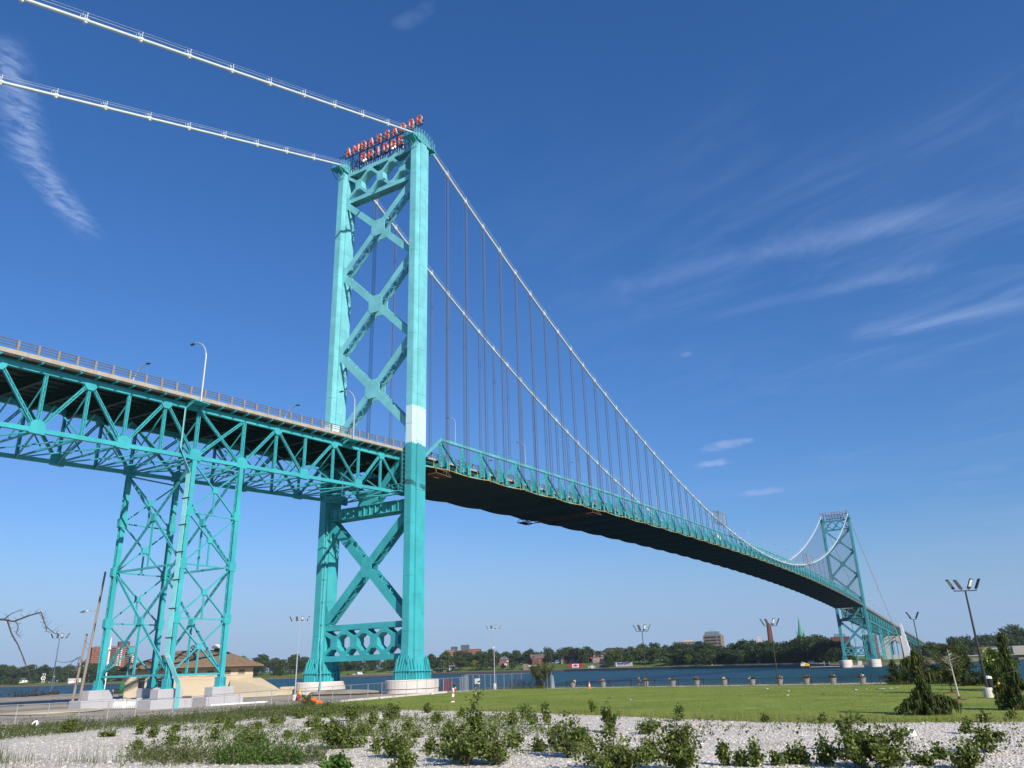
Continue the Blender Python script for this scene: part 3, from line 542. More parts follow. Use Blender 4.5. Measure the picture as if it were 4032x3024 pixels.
def make_sign(loc):
    t = thing('rooftop_sign', 'red letter sign reading AMBASSADOR BRIDGE on a dark frame above the near tower', 'sign', loc)
    def word(w, y0, y1, z, h, wid):
        n = len(w)
        for i, ch in enumerate(w):
            yc = y0+(y1-y0)*i/(n-1); W = wid*(1.3 if ch == 'M' else .9 if ch == 'I' else 1.); f, b = MB(), MB(); th = .26
            for st in GL[ch]:
                for p, q in zip(st, st[1:]):
                    d = Vector((q[0]-p[0], q[1]-p[1])); L = math.hypot(d.x*W, d.y*h); ux, uy = d.x*W/L*th*.48, d.y*h/L*th*.48
                    P = (yc-(p[0]-.5)*W+ux, z+p[1]*h-uy); Q = (yc-(q[0]-.5)*W-ux, z+q[1]*h+uy); up3 = Vector((0, -(Q[1]-P[1]), Q[0]-P[0]))
                    f.bar((-1.18, *P), (-1.18, *Q), .06, th, up3); b.bar((-.92, *P), (-.92, *Q), .45, th+.05, up3)
            l = f.obj('letter', 'sign_red', t); l['label'] = 'letter '+ch; b.obj('letter_side', 'sign_side', l)
    word('AMBASSADOR', 9.45, -10.75, 117.0, 1.9, 1.0); word('BRIDGE', 4.85, -5.75, 113.75, 1.9, 1.0)
    m = MB()
    for z in (116.85, 117.9, 118.95): m.bar((-.5, 11.2, z), (-.5, -11.6, z), .08, .08)
    for z in (113.6, 115.6): m.bar((-.5, 6.2, z), (-.5, -7.0, z), .08, .08)
    
    for z, ya, yb in ((116.74, -11.4, 11.6), (113.5, -6.8, 6.0)):
        for x in (-1.75, -1.3, -.85): m.bar((x, ya, z), (x, yb, z), .07, .07)
        for i in range(40): y = ya+(yb-ya)*i/39; m.bar((-1.75, y, z), (-.5, y, z), .05, .05)
    ys = [8.6-2.15*i for i in range(9)]
    for i, y in enumerate(ys):
        for x in (-.45, 1.0): m.bar((x, y, 112.2), (x, y, 119.0 if x < 0 else 116.8), .12, .12, (1, 0, 0))
        m.bar((-.45, y, 116.8), (1.0, y, 114.4), .08, .08); m.bar((-.45, y, 113.6), (1.0, y, 115.2), .08, .08); m.bar((-.45, y, 112.3), (1.0, y, 113.6), .08, .08)
        if i: m.bar((-.45, y, 112.4), (-.45, ys[i-1], 116.7), .08, .08, (1, 0, 0)); m.bar((-.45, ys[i-1], 112.4), (-.45, y, 116.7), .08, .08, (1, 0, 0)); m.bar((1, y, 112.4), (1, ys[i-1], 116.7), .08, .08, (1, 0, 0))
    for y in (9.8, -9.6): m.bar((-.45, y, 119), (-.45, y*.9, 114.5), .1, .1, (1, 0, 0))
    m.obj('sign_frame', 'sign_frame', t)
    m = MB()
    for i in range(26):
        y = 8.4-16.8*i/25; m.tube([(-.85, y, 112.2), (-.85, y, 112.2+random.uniform(.3, 1.1))], .05, 4)
    m.obj('conduit_stub', 'galv', t)
    for y, z in ((4.3, 113.2), (3.75, 113.3), (-3.9, 113.1), (-4.6, 113.2), (-8.1, 113.4)):
        m = MB(); m.lathe((-1.5, y, z), [(.05, -.25), (.28, -.2), (.3, .1), (.12, .3)], 10); m.tube([(-1.5, y, z), (-.5, y, z-.6)], .05, 4); m.obj('floodlight', 'lamp_glass', t)
    return t
sign = make_sign((0, 0, 112.2))
copy_tree(sign, (564, 0, 111.0), math.pi, label='rooftop letter sign seen from behind on the far tower')
# ------------------------------------------------------------ main cables with hangers
def uu(x): return 1-((x-282)/282)**2
def zc(x):
    if x < 0: return 114.9+.401*x
    if x > 564: return 115.0-.445*(x-564)+.00012*(x-564)*(x-564-190)
    return 114.9-63.2*uu(x)
def ztop(x): return 48.9+6.3*uu(x)
NODE = [9.9+7.256*k for k in range(76)]
def make_cable(s, lab):
    y = s*10.22; t = thing('main_cable', lab, 'bridge cable', (0, y, 115))
    xs = [-290+6*i for i in range(48)]+[-3, -1, 0, 1, 3]+[6+6*i for i in range(93)]+[561, 563, 564, 565, 567]+[570+6*i for i in range(35)]
    m = MB(); m.tube([(x, y, zc(x)) for x in xs], .24, 10); m.obj('cable', 'cable_white', t, smooth=True)
    h = MB()
    for e in (-1, 1):
        for dz in (1.1, .62): h.tube([(x, y+e*.28, zc(x)+dz) for x in xs], .022 if dz < 1 else .028, 4)
    h.obj('hand_rope', 'rope_pale', t)
    cl = [-3.2-7.42*i for i in range(1, 13)]+NODE
    for i, x in enumerate(cl):
        d = Vector((1, 0, zc(x+.5)-zc(x-.5))).normalized(); c = Vector((x, y, zc(x))); m = MB()
        m.tube([c-d*.36, c+d*.36], .33, 10)
        if x > 0:
            for k in (-.3, -.1, .1, .3): m.tube([c+d*k-d*.05, c+d*k+d*.05], .38, 10)
        m.box(c.x-.16, c.x+.16, y-.22, y+.22, c.z-.46, c.z-.2)
        pr = m.obj('cable_band', 'cable_white', t)
        if x < 140 or i % 2 == 0:
            for e in (-1, 1):
                m = MB(); m.bar((x, y+e*.28, c.z+.2), (x, y+e*.28, c.z+1.14), .07, .07, (1, 0, 0)); m.obj('post', 'cable_white', pr); m = MB(); m.bar((x-.55, y+e*.28, c.z+.2), (x-.55, y+e*.28, c.z+.64), .05, .05, (1, 0, 0)); m.obj('short_post', 'cable_white', pr)
    for x in NODE[:]:
        zb = ztop(x)-5.2
        if zc(x)-zb < 1.5: continue
        m = MB()
        for dx in (-.15, .15):
            for dy in (-.3, .3): m.tube([(x+dx, y+dy, zc(x)-.2), (x+dx, y+dy, zb)], .046 if x < 200 else .05, 4)
        m.obj('hanger', 'rope_grey', t)
    return t
make_cable(-1, 'right white main cable with hangers nearest the camera'); make_cable(1, 'left white main cable with hangers on the far side of the roadway')
# ------------------------------------------------------------ approach span on this bank
XN = [0, -5.94, -11.7, -17.85, -24.15, -30.1, -36.25, -44.07]+[-44.07-5.19*k for k in range(1, 17)]
def za(x): return 37.25+.0585*x       # bottom chord
def zt_(x): return 43.55+.048*x       # top chord
def zs(x): return 45.0+.055*x         # top of slab
YT = 7.0
def railing(t, x0, x1, y, zf, step, n0='railing'):
    r = MB(); p = MB(); n = int(abs(x1-x0)/step)
    for i in range(n):
        a, b = x0+(x1-x0)*i/n, x0+(x1-x0)*(i+1)/n
        for h, w in ((.42, .08), (.75, .08), (1.08, .1)): r.bar((a, y, zf(a)+h), (b, y, zf(b)+h), .08, w)
        p.box(a-.12, a+.12, y-.12, y+.12, zf(a)-.05, zf(a)+1.12)
    o = r.obj(n0, 'rail_brown', t); q = p.obj('rail_post', 'rail_post', t); q['kind'] = 'stuff'; return o
def make_approach():
    t = thing('approach_span', 'turquoise deck truss approach span carrying the road above the trestle', 'bridge span', (-44, 0, 34.5))
    for s in (-1, 1):
        y = s*YT; m = MB()
        for a, b in zip(XN, XN[1:]): m.bar((a, y, za(a)), (b, y, za(b)), .46, .52)
        m.obj('bottom_chord', 'teal_plain', t); m = MB()
        for a, b in zip(XN, XN[1:]): m.bar((a, y, zt_(a)), (b, y, zt_(b)), .46, .6); m.bar((a, y, zt_(a)+.38), (b, y, zt_(b)+.38), .72, .08)
        m.obj('top_chord', 'teal_plain', t)
        for i, x in enumerate(XN):
            heavy = i in (6, 7); m = MB(); w = .42 if heavy else .34
            m.lattice((x, y, za(x)), (x, y, zt_(x)), w, .36, (0, 1, 0), .08, .55, .06); m.obj('vertical', 'teal_plain', t)
            bot = i in (6, 7) or (i < 6 and i % 2 == 0) or (i > 7 and i % 2 == 1)
            m = MB()
            if bot: m.prism([(x-.85, za(x)-.42), (x+.85, za(x)-.42), (x+.85, za(x)+.75), (x+.4, za(x)+1.15), (x-.4, za(x)+1.15), (x-.85, za(x)+.75)], 'y', y-.3, y+.3)
            else: m.prism([(x-.75, zt_(x)+.3), (x-.75, zt_(x)-.5), (x-.35, zt_(x)-.95), (x+.35, zt_(x)-.95), (x+.75, zt_(x)-.5), (x+.75, zt_(x)+.3)][::-1], 'y', y-.3, y+.3)
            m.obj('gusset_plate', 'teal_plain', t)
        for i in range(len(XN)-1):
            a, b = XN[i], XN[i+1]
            if i == 6: pr = [((a, za(a)), (b, zt_(b))), ((b, za(b)), (a, zt_(a)))]
            else:
                k = (i % 2 == 0) if i < 6 else (i % 2 == 1)
                pr = [((a, za(a)), (b, zt_(b)))] if k else [((a, zt_(a)), (b, za(b)))]
            for j, (p, q) in enumerate(pr):
                m = MB(); y2 = y+j*.02
                m.lattice((p[0], y2, p[1]), (q[0], y2, q[1]), .36, .34, (0, 1, 0), .09, .6, .06); m.obj('diagonal', 'teal_plain', t)
    for i, x in enumerate(XN):
        m = MB(); z1 = zt_(x)+.3; m.box(x-.05, x+.05, -YT+.25, YT-.25, z1-1.2, z1); m.box(x-.24, x+.24, -YT+.25, YT-.25, z1-.06, z1+.02); m.box(x-.2, x+.2, -YT+.25, YT-.25, z1-1.26, z1-1.2); m.obj('floor_beam', 'teal_shade', t)
        m = MB(); m.bar((x, -YT, za(x)-.05), (x, YT, za(x)-.05), .2, .22)
        for e in (-1, 1): m.bar((x, e*YT, za(x)), (x, 0, zt_(x)-1.5), .15, .16, (1, 0, 0)); m.bar((x, e*YT, zt_(x)-1.3), (x, e*1.2, za(x)), .13, .13, (1, 0, 0))
        m.obj('sway_frame', 'teal_plain', t)
    for a, b in zip(XN, XN[1:]):
        m = MB(); m.bar((a, -YT, za(a)-.1), (b, YT, za(b)-.1), .15, .15); m.bar((a, YT, za(a)-.16), (b, -YT, za(b)-.16), .15, .15); c = (a+b)/2; m.box(c-.35, c+.35, -.35, .35, za(c)-.26, za(c)-.2)
        m.obj('lateral_brace', 'teal_plain', t)
    X1 = XN[-1]; st = MB()
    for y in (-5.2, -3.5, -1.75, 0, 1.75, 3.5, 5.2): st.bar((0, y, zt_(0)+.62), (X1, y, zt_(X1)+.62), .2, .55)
    st.obj('stringer', 'teal_shade', t)  # stringers and floor beams carry painted under-deck shade
    m = MB(); n = 12
    for i in range(n):
        a, b = X1*i/n, X1*(i+1)/n; m.bar((a+2.5 if i == 0 else a, 0, zs(a)-.19), (b, 0, zs(b)-.19), 16.6, .38)
    m.obj('deck_slab', 'deck_concrete', t); m = MB(); [m.bar((2.3+(X1-2.3)*i/12, 0, zs(2.3+(X1-2.3)*i/12)-.42), (2.3+(X1-2.3)*(i+1)/12, 0, zs(2.3+(X1-2.3)*(i+1)/12)-.42), 15.8, .08) for i in range(12)]; m.obj('deck_soffit', 'soffit_shade', t); m = MB()  # soffit sheet added under the slab, its dark colour stands for shade
    for s in (-1, 1): m.bar((2.4, s*8.35, zs(0)+.02), (X1, s*8.35, zs(X1)+.02), .3, .5)
    m.obj('kerb', 'deck_concrete', t)
    railing(t, 2.4, X1, -8.35, lambda x: zs(x)+.27, 2.2); railing(t, 2.4, X1, 8.35, lambda x: zs(x)+.27, 2.2)
    for s in (-1, 1):
        for i in range(48):
            x = -.9-2.25*i
            if x < X1: break
            m = MB(); zt2 = zs(x)-.42; y0 = s*(YT+.27)
            m.prism([(y0, zt_(x)+.36), (y0+s*.15, zt_(x)+.36), (s*8.42, zt2-.2), (s*8.42, zt2), (y0, zt2)][::s], 'x', x-.05, x+.05); m.box(x-.2, x+.2, min(y0, s*8.42), max(y0, s*8.42), zt2-.02, zt2+.04)
            m.obj('deck_bracket', 'teal_plain', t)
    return t
appr = make_approach()
# two-leg bents joined to a trestle
def make_bent(xs, z0, zt, lab, grp, name='trestle', yw=7.0, pan=4, pipes=False, detail=True):
    t = thing(name, lab, 'bridge trestle', (xs[0], 0, z0), grp)
    tops = [zt(x) for x in xs]
    for x, zz in zip(xs, tops):
        for s in (-1, 1):
            m = MB(); y = s*yw
            if detail:
                for e in (-1, 1): m.box(x-.32, x+.32, y+e*.27-.05, y+e*.27+.05, z0, zz-.3)
                m.box(x-.2, x+.2, y-.22, y+.22, z0, zz-.3)
                n = int((zz-z0)/.7)
                for i in range(n):
                    k = 1 if i % 2 else -1; z = z0+.3+i*.7
                    for e in (-1, 1): m.bar((x+e*.30, y-k*.22, z), (x+e*.30, y+k*.22, z+.7), .07, .03, (1, 0, 0))
            else: m.box(x-.3, x+.3, y-.3, y+.3, z0, zz-.3)
            lg = m.obj('leg', 'teal_plain', t)
            m = MB(); m.box(x-.62, x+.62, y-.5, y+.5, z0, z0+.12)
            for i in range(4): m.box(x-.5+i*.31, x-.44+i*.31, y-.5, y+.5, z0+.1, z0+1.2)
            m.obj('base_plate', 'teal_plain', lg)
            for i in range(1, pan):
                zc_ = z0+1.6+(zz-z0-2)*i/pan; m = MB(); m.prism([(x-.55, zc_-.5), (x-.4, zc_-.65), (x+.4, zc_-.65), (x+.55, zc_-.5), (x+.55, zc_+.5), (x+.4, zc_+.65), (x-.4, zc_+.65), (x-.55, zc_+.5)], 'y', y-.37, y+.37); m.obj('gusset_plate', 'teal_plain', lg)
    zl = lambda i, zz: z0+1.6+(zz-z0-2)*i/pan
    def lat(p, q, w, d, nm, upv=(1, 0, 0), bat=True):
        m = MB(); 
        if detail: m.lattice(p, q, w, d, upv, .09, 1.0, .08, batten=bat)
        else: m.bar(p, q, w*.6, d*.8, upv)
        m.obj(nm, 'teal_plain', t)
    for x, zz in zip(xs, tops):                     # cross frames, in two tall panels
        hp = [zl(0, zz), zl(pan/2, zz), zl(pan, zz)]
        for a, b in zip(hp, hp[1:]):
            lat((x, -yw, a), (x, yw, b), .34, .17, 'cross_brace'); lat((x+.02, yw, a), (x+.02, -yw, b), .34, .17, 'cross_brace')
            m = MB(); c = (a+b)/2; m.prism([(-.5, c-.5), (.5, c-.5), (.5, c+.5), (-.5, c+.5)], 'x', x-.2, x+.22); m.obj('gusset_plate', 'teal_plain', t)
            lat((x, 0, c-.4), (x, 0, a+.2), .34, .16, 'hanger_strut', (1, 0, 0))
        for z in hp: lat((x, -yw, z), (x, yw, z), .26, .26, 'strut', (0, 0, 1), False)
    if len(xs) > 1:
        a, b = xs; d = Vector((b-a, 0, 0))
        for s in (-1, 1):
            y = s*yw
            for i in range(pan):
                z1, z2 = zl(i, tops[0]), zl(i+1, tops[0])
                m = MB(); m.bar((a, y, z2), (b, y, z1), .16, .22, (0, 1, 0)); m.obj('diagonal', 'teal_plain', t)
                lat((a, y, z1), (b, y, z2), .17, .15, 'diagonal', (0, 1, 0), False)
                m = MB(); c = (z1+z2)/2; x = (a+b)/2; m.prism([(x-.38, c-.38), (x+.38, c-.38), (x+.38, c+.38), (x-.38, c+.38)], 'y', y-.17, y+.17); m.obj('gusset_plate', 'teal_plain', t)
                lat((x, y, c-.4), (x, y, z1), .22, .16, 'hanger_strut', (0, 1, 0))
            for i in range(pan+1): lat((a, y, zl(i, tops[0])), (b, y, zl(i, tops[0])), .18, .18, 'strut', (0, 0, 1), False)
    return t
trestle = make_bent([-44.07, -36.25], 5.6, lambda x: za(x)-.15, 'four-legged turquoise steel trestle holding up the approach span', None)
# conduit bundle strapped to its front leg
t = thing('conduit_bundle', 'bundle of turquoise conduits strapped to the front leg of the trestle', 'conduit', (-44.6, -7.2, 3.4)); m = MB()
for i in range(6):
    o = -.36+.15*i
    m.tube([(-46.6+o*.3, -7.5+o*.2, 40.9), (-46.6+o*.3, -7.5+o*.2, 35.4), (-44.72, -7.15+o, 32.4), (-44.66, -7.05+o, 30.5), (-44.66, -7.05+o, 9.6), (-44.55, -7.3+o, 9.0), (-44.2, -9.0+o, 6.5), (-44.15, -9.25+o, 5.9), (-44.15, -9.3+o, 3.3)], .06, 6)
m.obj('conduit', 'teal_up_plain', t); m = MB()
for z in (29, 25.5, 22, 18.5, 15, 11.5): m.box(-44.76, -44.5, -7.7, -6.35, z, z+.1)
m.obj('strap', 'dark_trim', t)
# footings
def footing(x, y, lab):
    m = MB(); m.box(x-2.9, x+2.9, y-1.3, y+1.3, 3.0, 4.45); m.box(x-1.7, x+1.7, y-.8, y+.8, 4.45, 5.6)
    o = m.obj('footing', 'footing_white', org=(x, y, 3.2)); md = o.modifiers.new('b', 'BEVEL'); md.width = .06; md.segments = 2
    tag(o, lab, 'footing', 'stepped white footings under the trestle')
footing(-44.07, -7, 'stepped white concrete footing under the front trestle leg with the conduits'); footing(-44.07, 7, 'stepped white concrete footing under the leftmost trestle leg')
footing(-36.25, -7, 'stepped white concrete footing under the rightmost trestle leg'); footing(-36.25, 7, 'stepped white concrete footing farthest back under the trestle')
# ladder cage beside the near tower
t = thing('ladder_cage', 'caged service ladder between the approach span and the right tower leg', 'ladder', (-1.6, -8.6, 37)); m = MB()
for dx in (-.25, .25): m.bar((-1.9+dx, -8.7, 37), (-1.9+dx, -8.7, 44.6), .06, .06, (1, 0, 0))
for i in range(24): m.bar((-2.15, -8.7, 37.2+i*.31), (-1.65, -8.7, 37.2+i*.31), .035, .035)
m.obj('ladder', 'teal_pale', t); m = MB()
for i in range(9):
    z = 38+i*.8; m.tube([(-2.25, -8.7, z), (-2.4, -9.15, z), (-1.9, -9.4, z), (-1.4, -9.15, z), (-1.55, -8.7, z)], .03, 4)
for x, y in ((-2.4, -9.15), (-1.9, -9.4), (-1.4, -9.15)): m.bar((x, y, 38), (x, y, 44.4), .04, .04, (1, 0, 0))
m.obj('cage', 'teal_pale', t); m = MB(); m.box(-3.1, -1.1, -9.0, -7.4, 36.9, 37.0)
for x in (-3.05, -1.15): 
    for y in (-8.95, -7.45): m.bar((x, y, 37), (x, y, 38.2), .05, .05, (1, 0, 0))
for z in (37.6, 38.2): m.bar((-3.05, -8.95, z), (-1.15, -8.95, z), .05, .05); m.bar((-3.05, -8.95, z), (-3.05, -7.45, z), .05, .05)
m.obj('platform', 'teal_plain', t)
# ------------------------------------------------------------ main span
def zb(x): return ztop(x)-6.15
def zr(x): return 45.2+6.0*uu(x)
YM = 8.6
def make_main():
    t = thing('suspended_span', 'turquoise through truss main span hanging from the cables over the river', 'bridge span', (282, 0, 44))
    for s in (-1, 1):
        y = s*YM; near = s < 0; m = MB()
        for a, b in zip(NODE, NODE[1:]): m.bar((a, y, ztop(a)), (b, y, ztop(b)), .5, .55)
        m.bar((3.2, y, zb(3)+.8), (NODE[0], y, ztop(NODE[0])), .55, .62, (0, 1, 0)); m.bar((560.8, y, zb(561)+.8), (NODE[-1], y, ztop(NODE[-1])), .55, .62, (0, 1, 0)); m.obj('top_chord', 'teal_pale', t)
        m = MB()
        for a, b in zip([3.2]+NODE, NODE+[560.8]): m.bar((a, y, zb(a)), (b, y, zb(b)), .5, .6)
        m.obj('bottom_chord', 'teal_plain', t); m = MB()
        for a, b in zip(NODE, NODE[1:]): m.tube([(a, y, ztop(a)+.85), (b, y, ztop(b)+.85)], .035, 4); m.bar((a, y, ztop(a)+.2), (a, y, ztop(a)+.88), .06, .06, (1, 0, 0))
        m.obj('chord_handrail', 'teal_pale', t); far = MB()
        for k, x in enumerate(NODE):
            m = MB() if near else far; z0, z1 = zb(x), ztop(x)
            for e in (-1, 1): m.box(x+e*.24-.04, x+e*.24+.04, y-.2, y+.2, z0, z1-.2)
            if x < 260:
                for i in range(7): m.box(x-.24, x+.24, y-.2, y-.14, z0+.6+i*.75, z0+.95+i*.75)
            yo = s*10.55; w = abs(yo-y)-.2; pr = [(0, z0-.25), (w, z0-.25), (w, z0+1.55), (w*.92, z0+1.6), (w*.7, z0+1.95), (w*.42, z0+2.8), (w*.2, z0+3.9), (w*.05, z0+4.9), (0, z0+5.1)]
            if near and x < 330: m = [m.obj('vertical', 'teal_pale', t), MB()][1] if near else m
            m.prism([(y+s*(.2+a), b) for a, b in pr][::s], 'x', x-.05, x+.05)
            m.box(x-.42, x+.42, min(yo, yo-s*.12), max(yo, yo-s*.12), z0-.25, z0+1.55); m.box(x-.42, x+.42, min(y+s*.2, yo), max(y+s*.2, yo), z0-.3, z0-.2); m.box(x-.42, x+.42, min(y+s*.2, yo), max(y+s*.2, yo), z0+.5, z0+.56)
            if near: m.obj('hanger_bracket' if x < 330 else 'vertical', 'teal_low' if x < 330 else 'teal_plain', t)
        if not near: tag(far.obj('vertical', 'teal_plain', t), kind='stuff')
        far = MB()
        for k in range(len(NODE)-1):
            a, b = NODE[k], NODE[k+1]; p, q = ((a, y, ztop(a)-.2), (b, y, zb(b)+.2)) if k % 2 == 0 else ((a, y, zb(a)+.2), (b, y, ztop(b)-.2))
            m = MB() if near else far
            if near and a < 200: m.lattice(p, q, .42, .38, (0, 1, 0), .09, .6, .08)
            else: m.bar(p, q, .42, .38, (0, 1, 0))
            if near: m.obj('diagonal', 'teal_plain', t)
        if not near: tag(far.obj('diagonal', 'teal_plain', t), kind='stuff')
    m = MB(); d = MB(); xs = [4+8.0*i for i in range(70)]
    for a, b in zip(xs, xs[1:]): m.bar((a, 0, zr(a)-.17), (b, 0, zr(b)-.17), 14.9, .34); [d.bar((a, y, zr(a)-.75), (b, y, zr(b)-.75), .3, .8) for y in (-6.9, -3.5, 0, 3.5, 6.9)]
    m.obj('deck_slab', 'deck_concrete', t); d.obj('stringer', 'teal_shade', t)  # stringers coloured dark to stand for shade under the roadway
    railing(t, 4, 556, -7.3, lambda x: zr(x)+.02, 2.42); railing(t, 4, 556, 7.3, lambda x: zr(x)+.02, 2.42)
    m = MB()
    for x in NODE: m.box(x-.15, x+.15, -8.4, 8.4, zb(x)-.1, zr(x)-1.0)
    tag(m.obj('floor_beam', 'teal_plain', t), kind='stuff')
make_main()
# dark work platform slung under the main span, with yellow edge line and posts
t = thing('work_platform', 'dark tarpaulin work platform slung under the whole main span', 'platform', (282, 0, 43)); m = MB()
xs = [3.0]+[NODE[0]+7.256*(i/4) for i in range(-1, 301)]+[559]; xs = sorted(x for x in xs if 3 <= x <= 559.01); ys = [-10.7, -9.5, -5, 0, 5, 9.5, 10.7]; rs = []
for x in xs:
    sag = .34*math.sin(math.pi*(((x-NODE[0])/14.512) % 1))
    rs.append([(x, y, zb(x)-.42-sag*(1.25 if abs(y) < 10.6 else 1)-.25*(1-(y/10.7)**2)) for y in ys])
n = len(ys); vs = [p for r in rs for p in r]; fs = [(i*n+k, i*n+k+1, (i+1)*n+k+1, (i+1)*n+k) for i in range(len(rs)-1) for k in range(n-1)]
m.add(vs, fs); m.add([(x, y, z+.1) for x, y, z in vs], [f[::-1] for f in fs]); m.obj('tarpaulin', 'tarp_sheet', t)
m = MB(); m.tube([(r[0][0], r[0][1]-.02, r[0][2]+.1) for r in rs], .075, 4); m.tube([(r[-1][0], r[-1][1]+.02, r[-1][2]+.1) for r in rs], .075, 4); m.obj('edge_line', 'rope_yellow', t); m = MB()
for i in range(0, 224):
    x = 5+2.48*i
    for s in (-1, 1): m.bar((x, s*10.68, zb(x)-.65), (x, s*10.68, zb(x)+.85), .06, .06, (1, 0, 0))
tag(m.obj('edge_post', 'rope_yellow', t), kind='stuff')
def gantry(x, lab):
    t = thing('maintenance_gantry', lab, 'gantry', (x, 0, zb(x)-1.6), 'rust brown gantries under the main span'); z = zb(x)-1.75; m = MB()
    for dx in (-1.6, 1.6):
        for zz in (0, 1.0): m.bar((x+dx, -11, z+zz), (x+dx, 11, z+zz), .18, .2)
        for i in range(14): y = -11+i*22/14; m.bar((x+dx, y, z), (x+dx, y+22/14, z+1.0) if i % 2 else (x+dx, y+.01, z+1), .1, .1, (1, 0, 0))
    for i in range(12): y = -11+i*2; m.bar((x-1.6, y, z), (x+1.6, y, z), .12, .12); m.bar((x-1.6, y, z+1), (x+1.6, y, z+1), .1, .1)
    m.obj('truss', 'rust_brown', t); m = MB(); m.box(x-2.4, x+2.4, -11.6, -9.6, z-.12, z+.02); m.box(x-2.4, x+2.4, 9.6, 11.6, z-.12, z+.02); m.obj('walkway', 'rust_brown', t); m = MB()
    for dx in (-2.3, 2.3):
        for s in (-1, 1): m.bar((x+dx, s*11.5, z), (x+dx*.8, s*10.6, z+1.6), .1, .1, (1, 0, 0))
    m.obj('bracket', 'rust_brown', t)
gantry(7, 'rust brown gantry under the main span close to the near tower'); gantry(75.5, 'rust brown gantry under the main span farther out over the river')
# scaffold screens around the cables
def screen(x0, x1, y, z0, z1, lab):
    t = thing('scaffold_screen', lab, 'scaffold', ((x0+x1)/2, y, z0), 'mesh scaffold screens on the main cables'); m = MB(); m.box(x0, x1, y-1.1, y+1.1, z0, z1); m.obj('mesh_sheet', 'scaffold_mesh', t); m = MB()
    for x in (x0, (x0+x1)/2, x1):
        for dy in (-1.1, 1.1): m.bar((x, y+dy, z0), (x, y+dy, z1+.1), .12, .12, (1, 0, 0))
    m.obj('frame', 'rope_grey', t)
screen(189.0, 199, -10.2, 57.2, 61.6, 'grey mesh scaffold screen around the nearer cable above the main span'); screen(356, 370, -10.2, 56.6, 61.8, 'grey mesh scaffold screen behind the hangers nearest the far tower')
# ------------------------------------------------------------ road lamps on the bridge
def make_road_lamp(lab, grp, loc, h=9.2, reach=2.6):
    t = thing('road_lamp', lab, 'street lamp', loc, grp); x, y, z = loc; m = MB(); pts = [(x, y, z), (x, y, z+h*.72)]
    for i in range(1, 9): a = i/8*math.pi*.52; pts.append((x-.15*math.sin(a), y+reach*(1-math.cos(a))*.98, z+h*.72+h*.28*math.sin(a)))
    m.tube(pts, [.14, .115]+[.11-.003*i for i in range(8)], 8); m.obj('pole', 'pole_grey', t); e = pts[-1]; m = MB()
    m.loft([[(e[0]-.14, e[1]-.1, e[2]-.06), (e[0]+.14, e[1]-.1, e[2]-.06), (e[0]+.14, e[1]-.1, e[2]+.1), (e[0]-.14, e[1]-.1, e[2]+.1)], [(e[0]-.2, e[1]+.45, e[2]-.1), (e[0]+.2, e[1]+.45, e[2]-.1), (e[0]+.2, e[1]+.45, e[2]+.05), (e[0]-.2, e[1]+.45, e[2]+.05)], [(e[0]-.1, e[1]+.8, e[2]-.08), (e[0]+.1, e[1]+.8, e[2]-.08), (e[0]+.1, e[1]+.8, e[2]), (e[0]-.1, e[1]+.8, e[2])]])
    m.obj('lamp_head', 'lamp_dark', t); return t
G1 = 'curved road lamps on the approach span'
L0 = make_road_lamp('tall curved grey road lamp on the approach span above the trestle', G1, (-45.3, -8.75, zs(-45.3)-.6))
copy_tree(L0, (-15.1, -8.75, zs(-15.1)-.6), label='tall curved grey road lamp on the approach span just left of the near tower')
copy_tree(L0, (-44.6, 8.75, zs(-44.6)-.6), math.pi, label='curved road lamp on the far kerb of the approach span above the trestle'); copy_tree(L0, (-14.5, 8.75, zs(-14.5)-.6), math.pi, label='curved road lamp on the far kerb of the approach span, seen between the tower legs')
for x in (-45.3, -15.1):
    m = MB(); m.box(x-1.1, x+1.1, -9.15, -7.3, zs(x)-.72, zs(x)-.62)
    for dx in (-1, 1): m.prism([(-7.3, zs(x)-1.5), (-9.1, zs(x)-.72), (-7.3, zs(x)-.72)], 'x', x+dx-.04, x+dx+.04)
    tag(m.obj('lamp_bracket', 'teal_plain', org=(x, -8, zs(x)-.8)), 'turquoise lamp bracket on the approach span under the '+('left' if x < -30 else 'right')+' tall road lamp', 'bracket')
for i in range(18):
    x = 14.9+28.4*i; ll = 'curved grey road lamp on the near top chord of the main span'
    copy_tree(L0, (x, -8.7, ztop(x)+.25), scale=.62 if x < 300 else .7, label='curved road lamp on the near top chord right beside the near tower' if i == 0 else ll, group='road lamps along the near side of the main span')
    copy_tree(L0, (x+6, 7.4, zr(x+6)), math.pi, scale=.9, label='curved grey road lamp on the far kerb of the main span', group='road lamps along the far side of the main span')
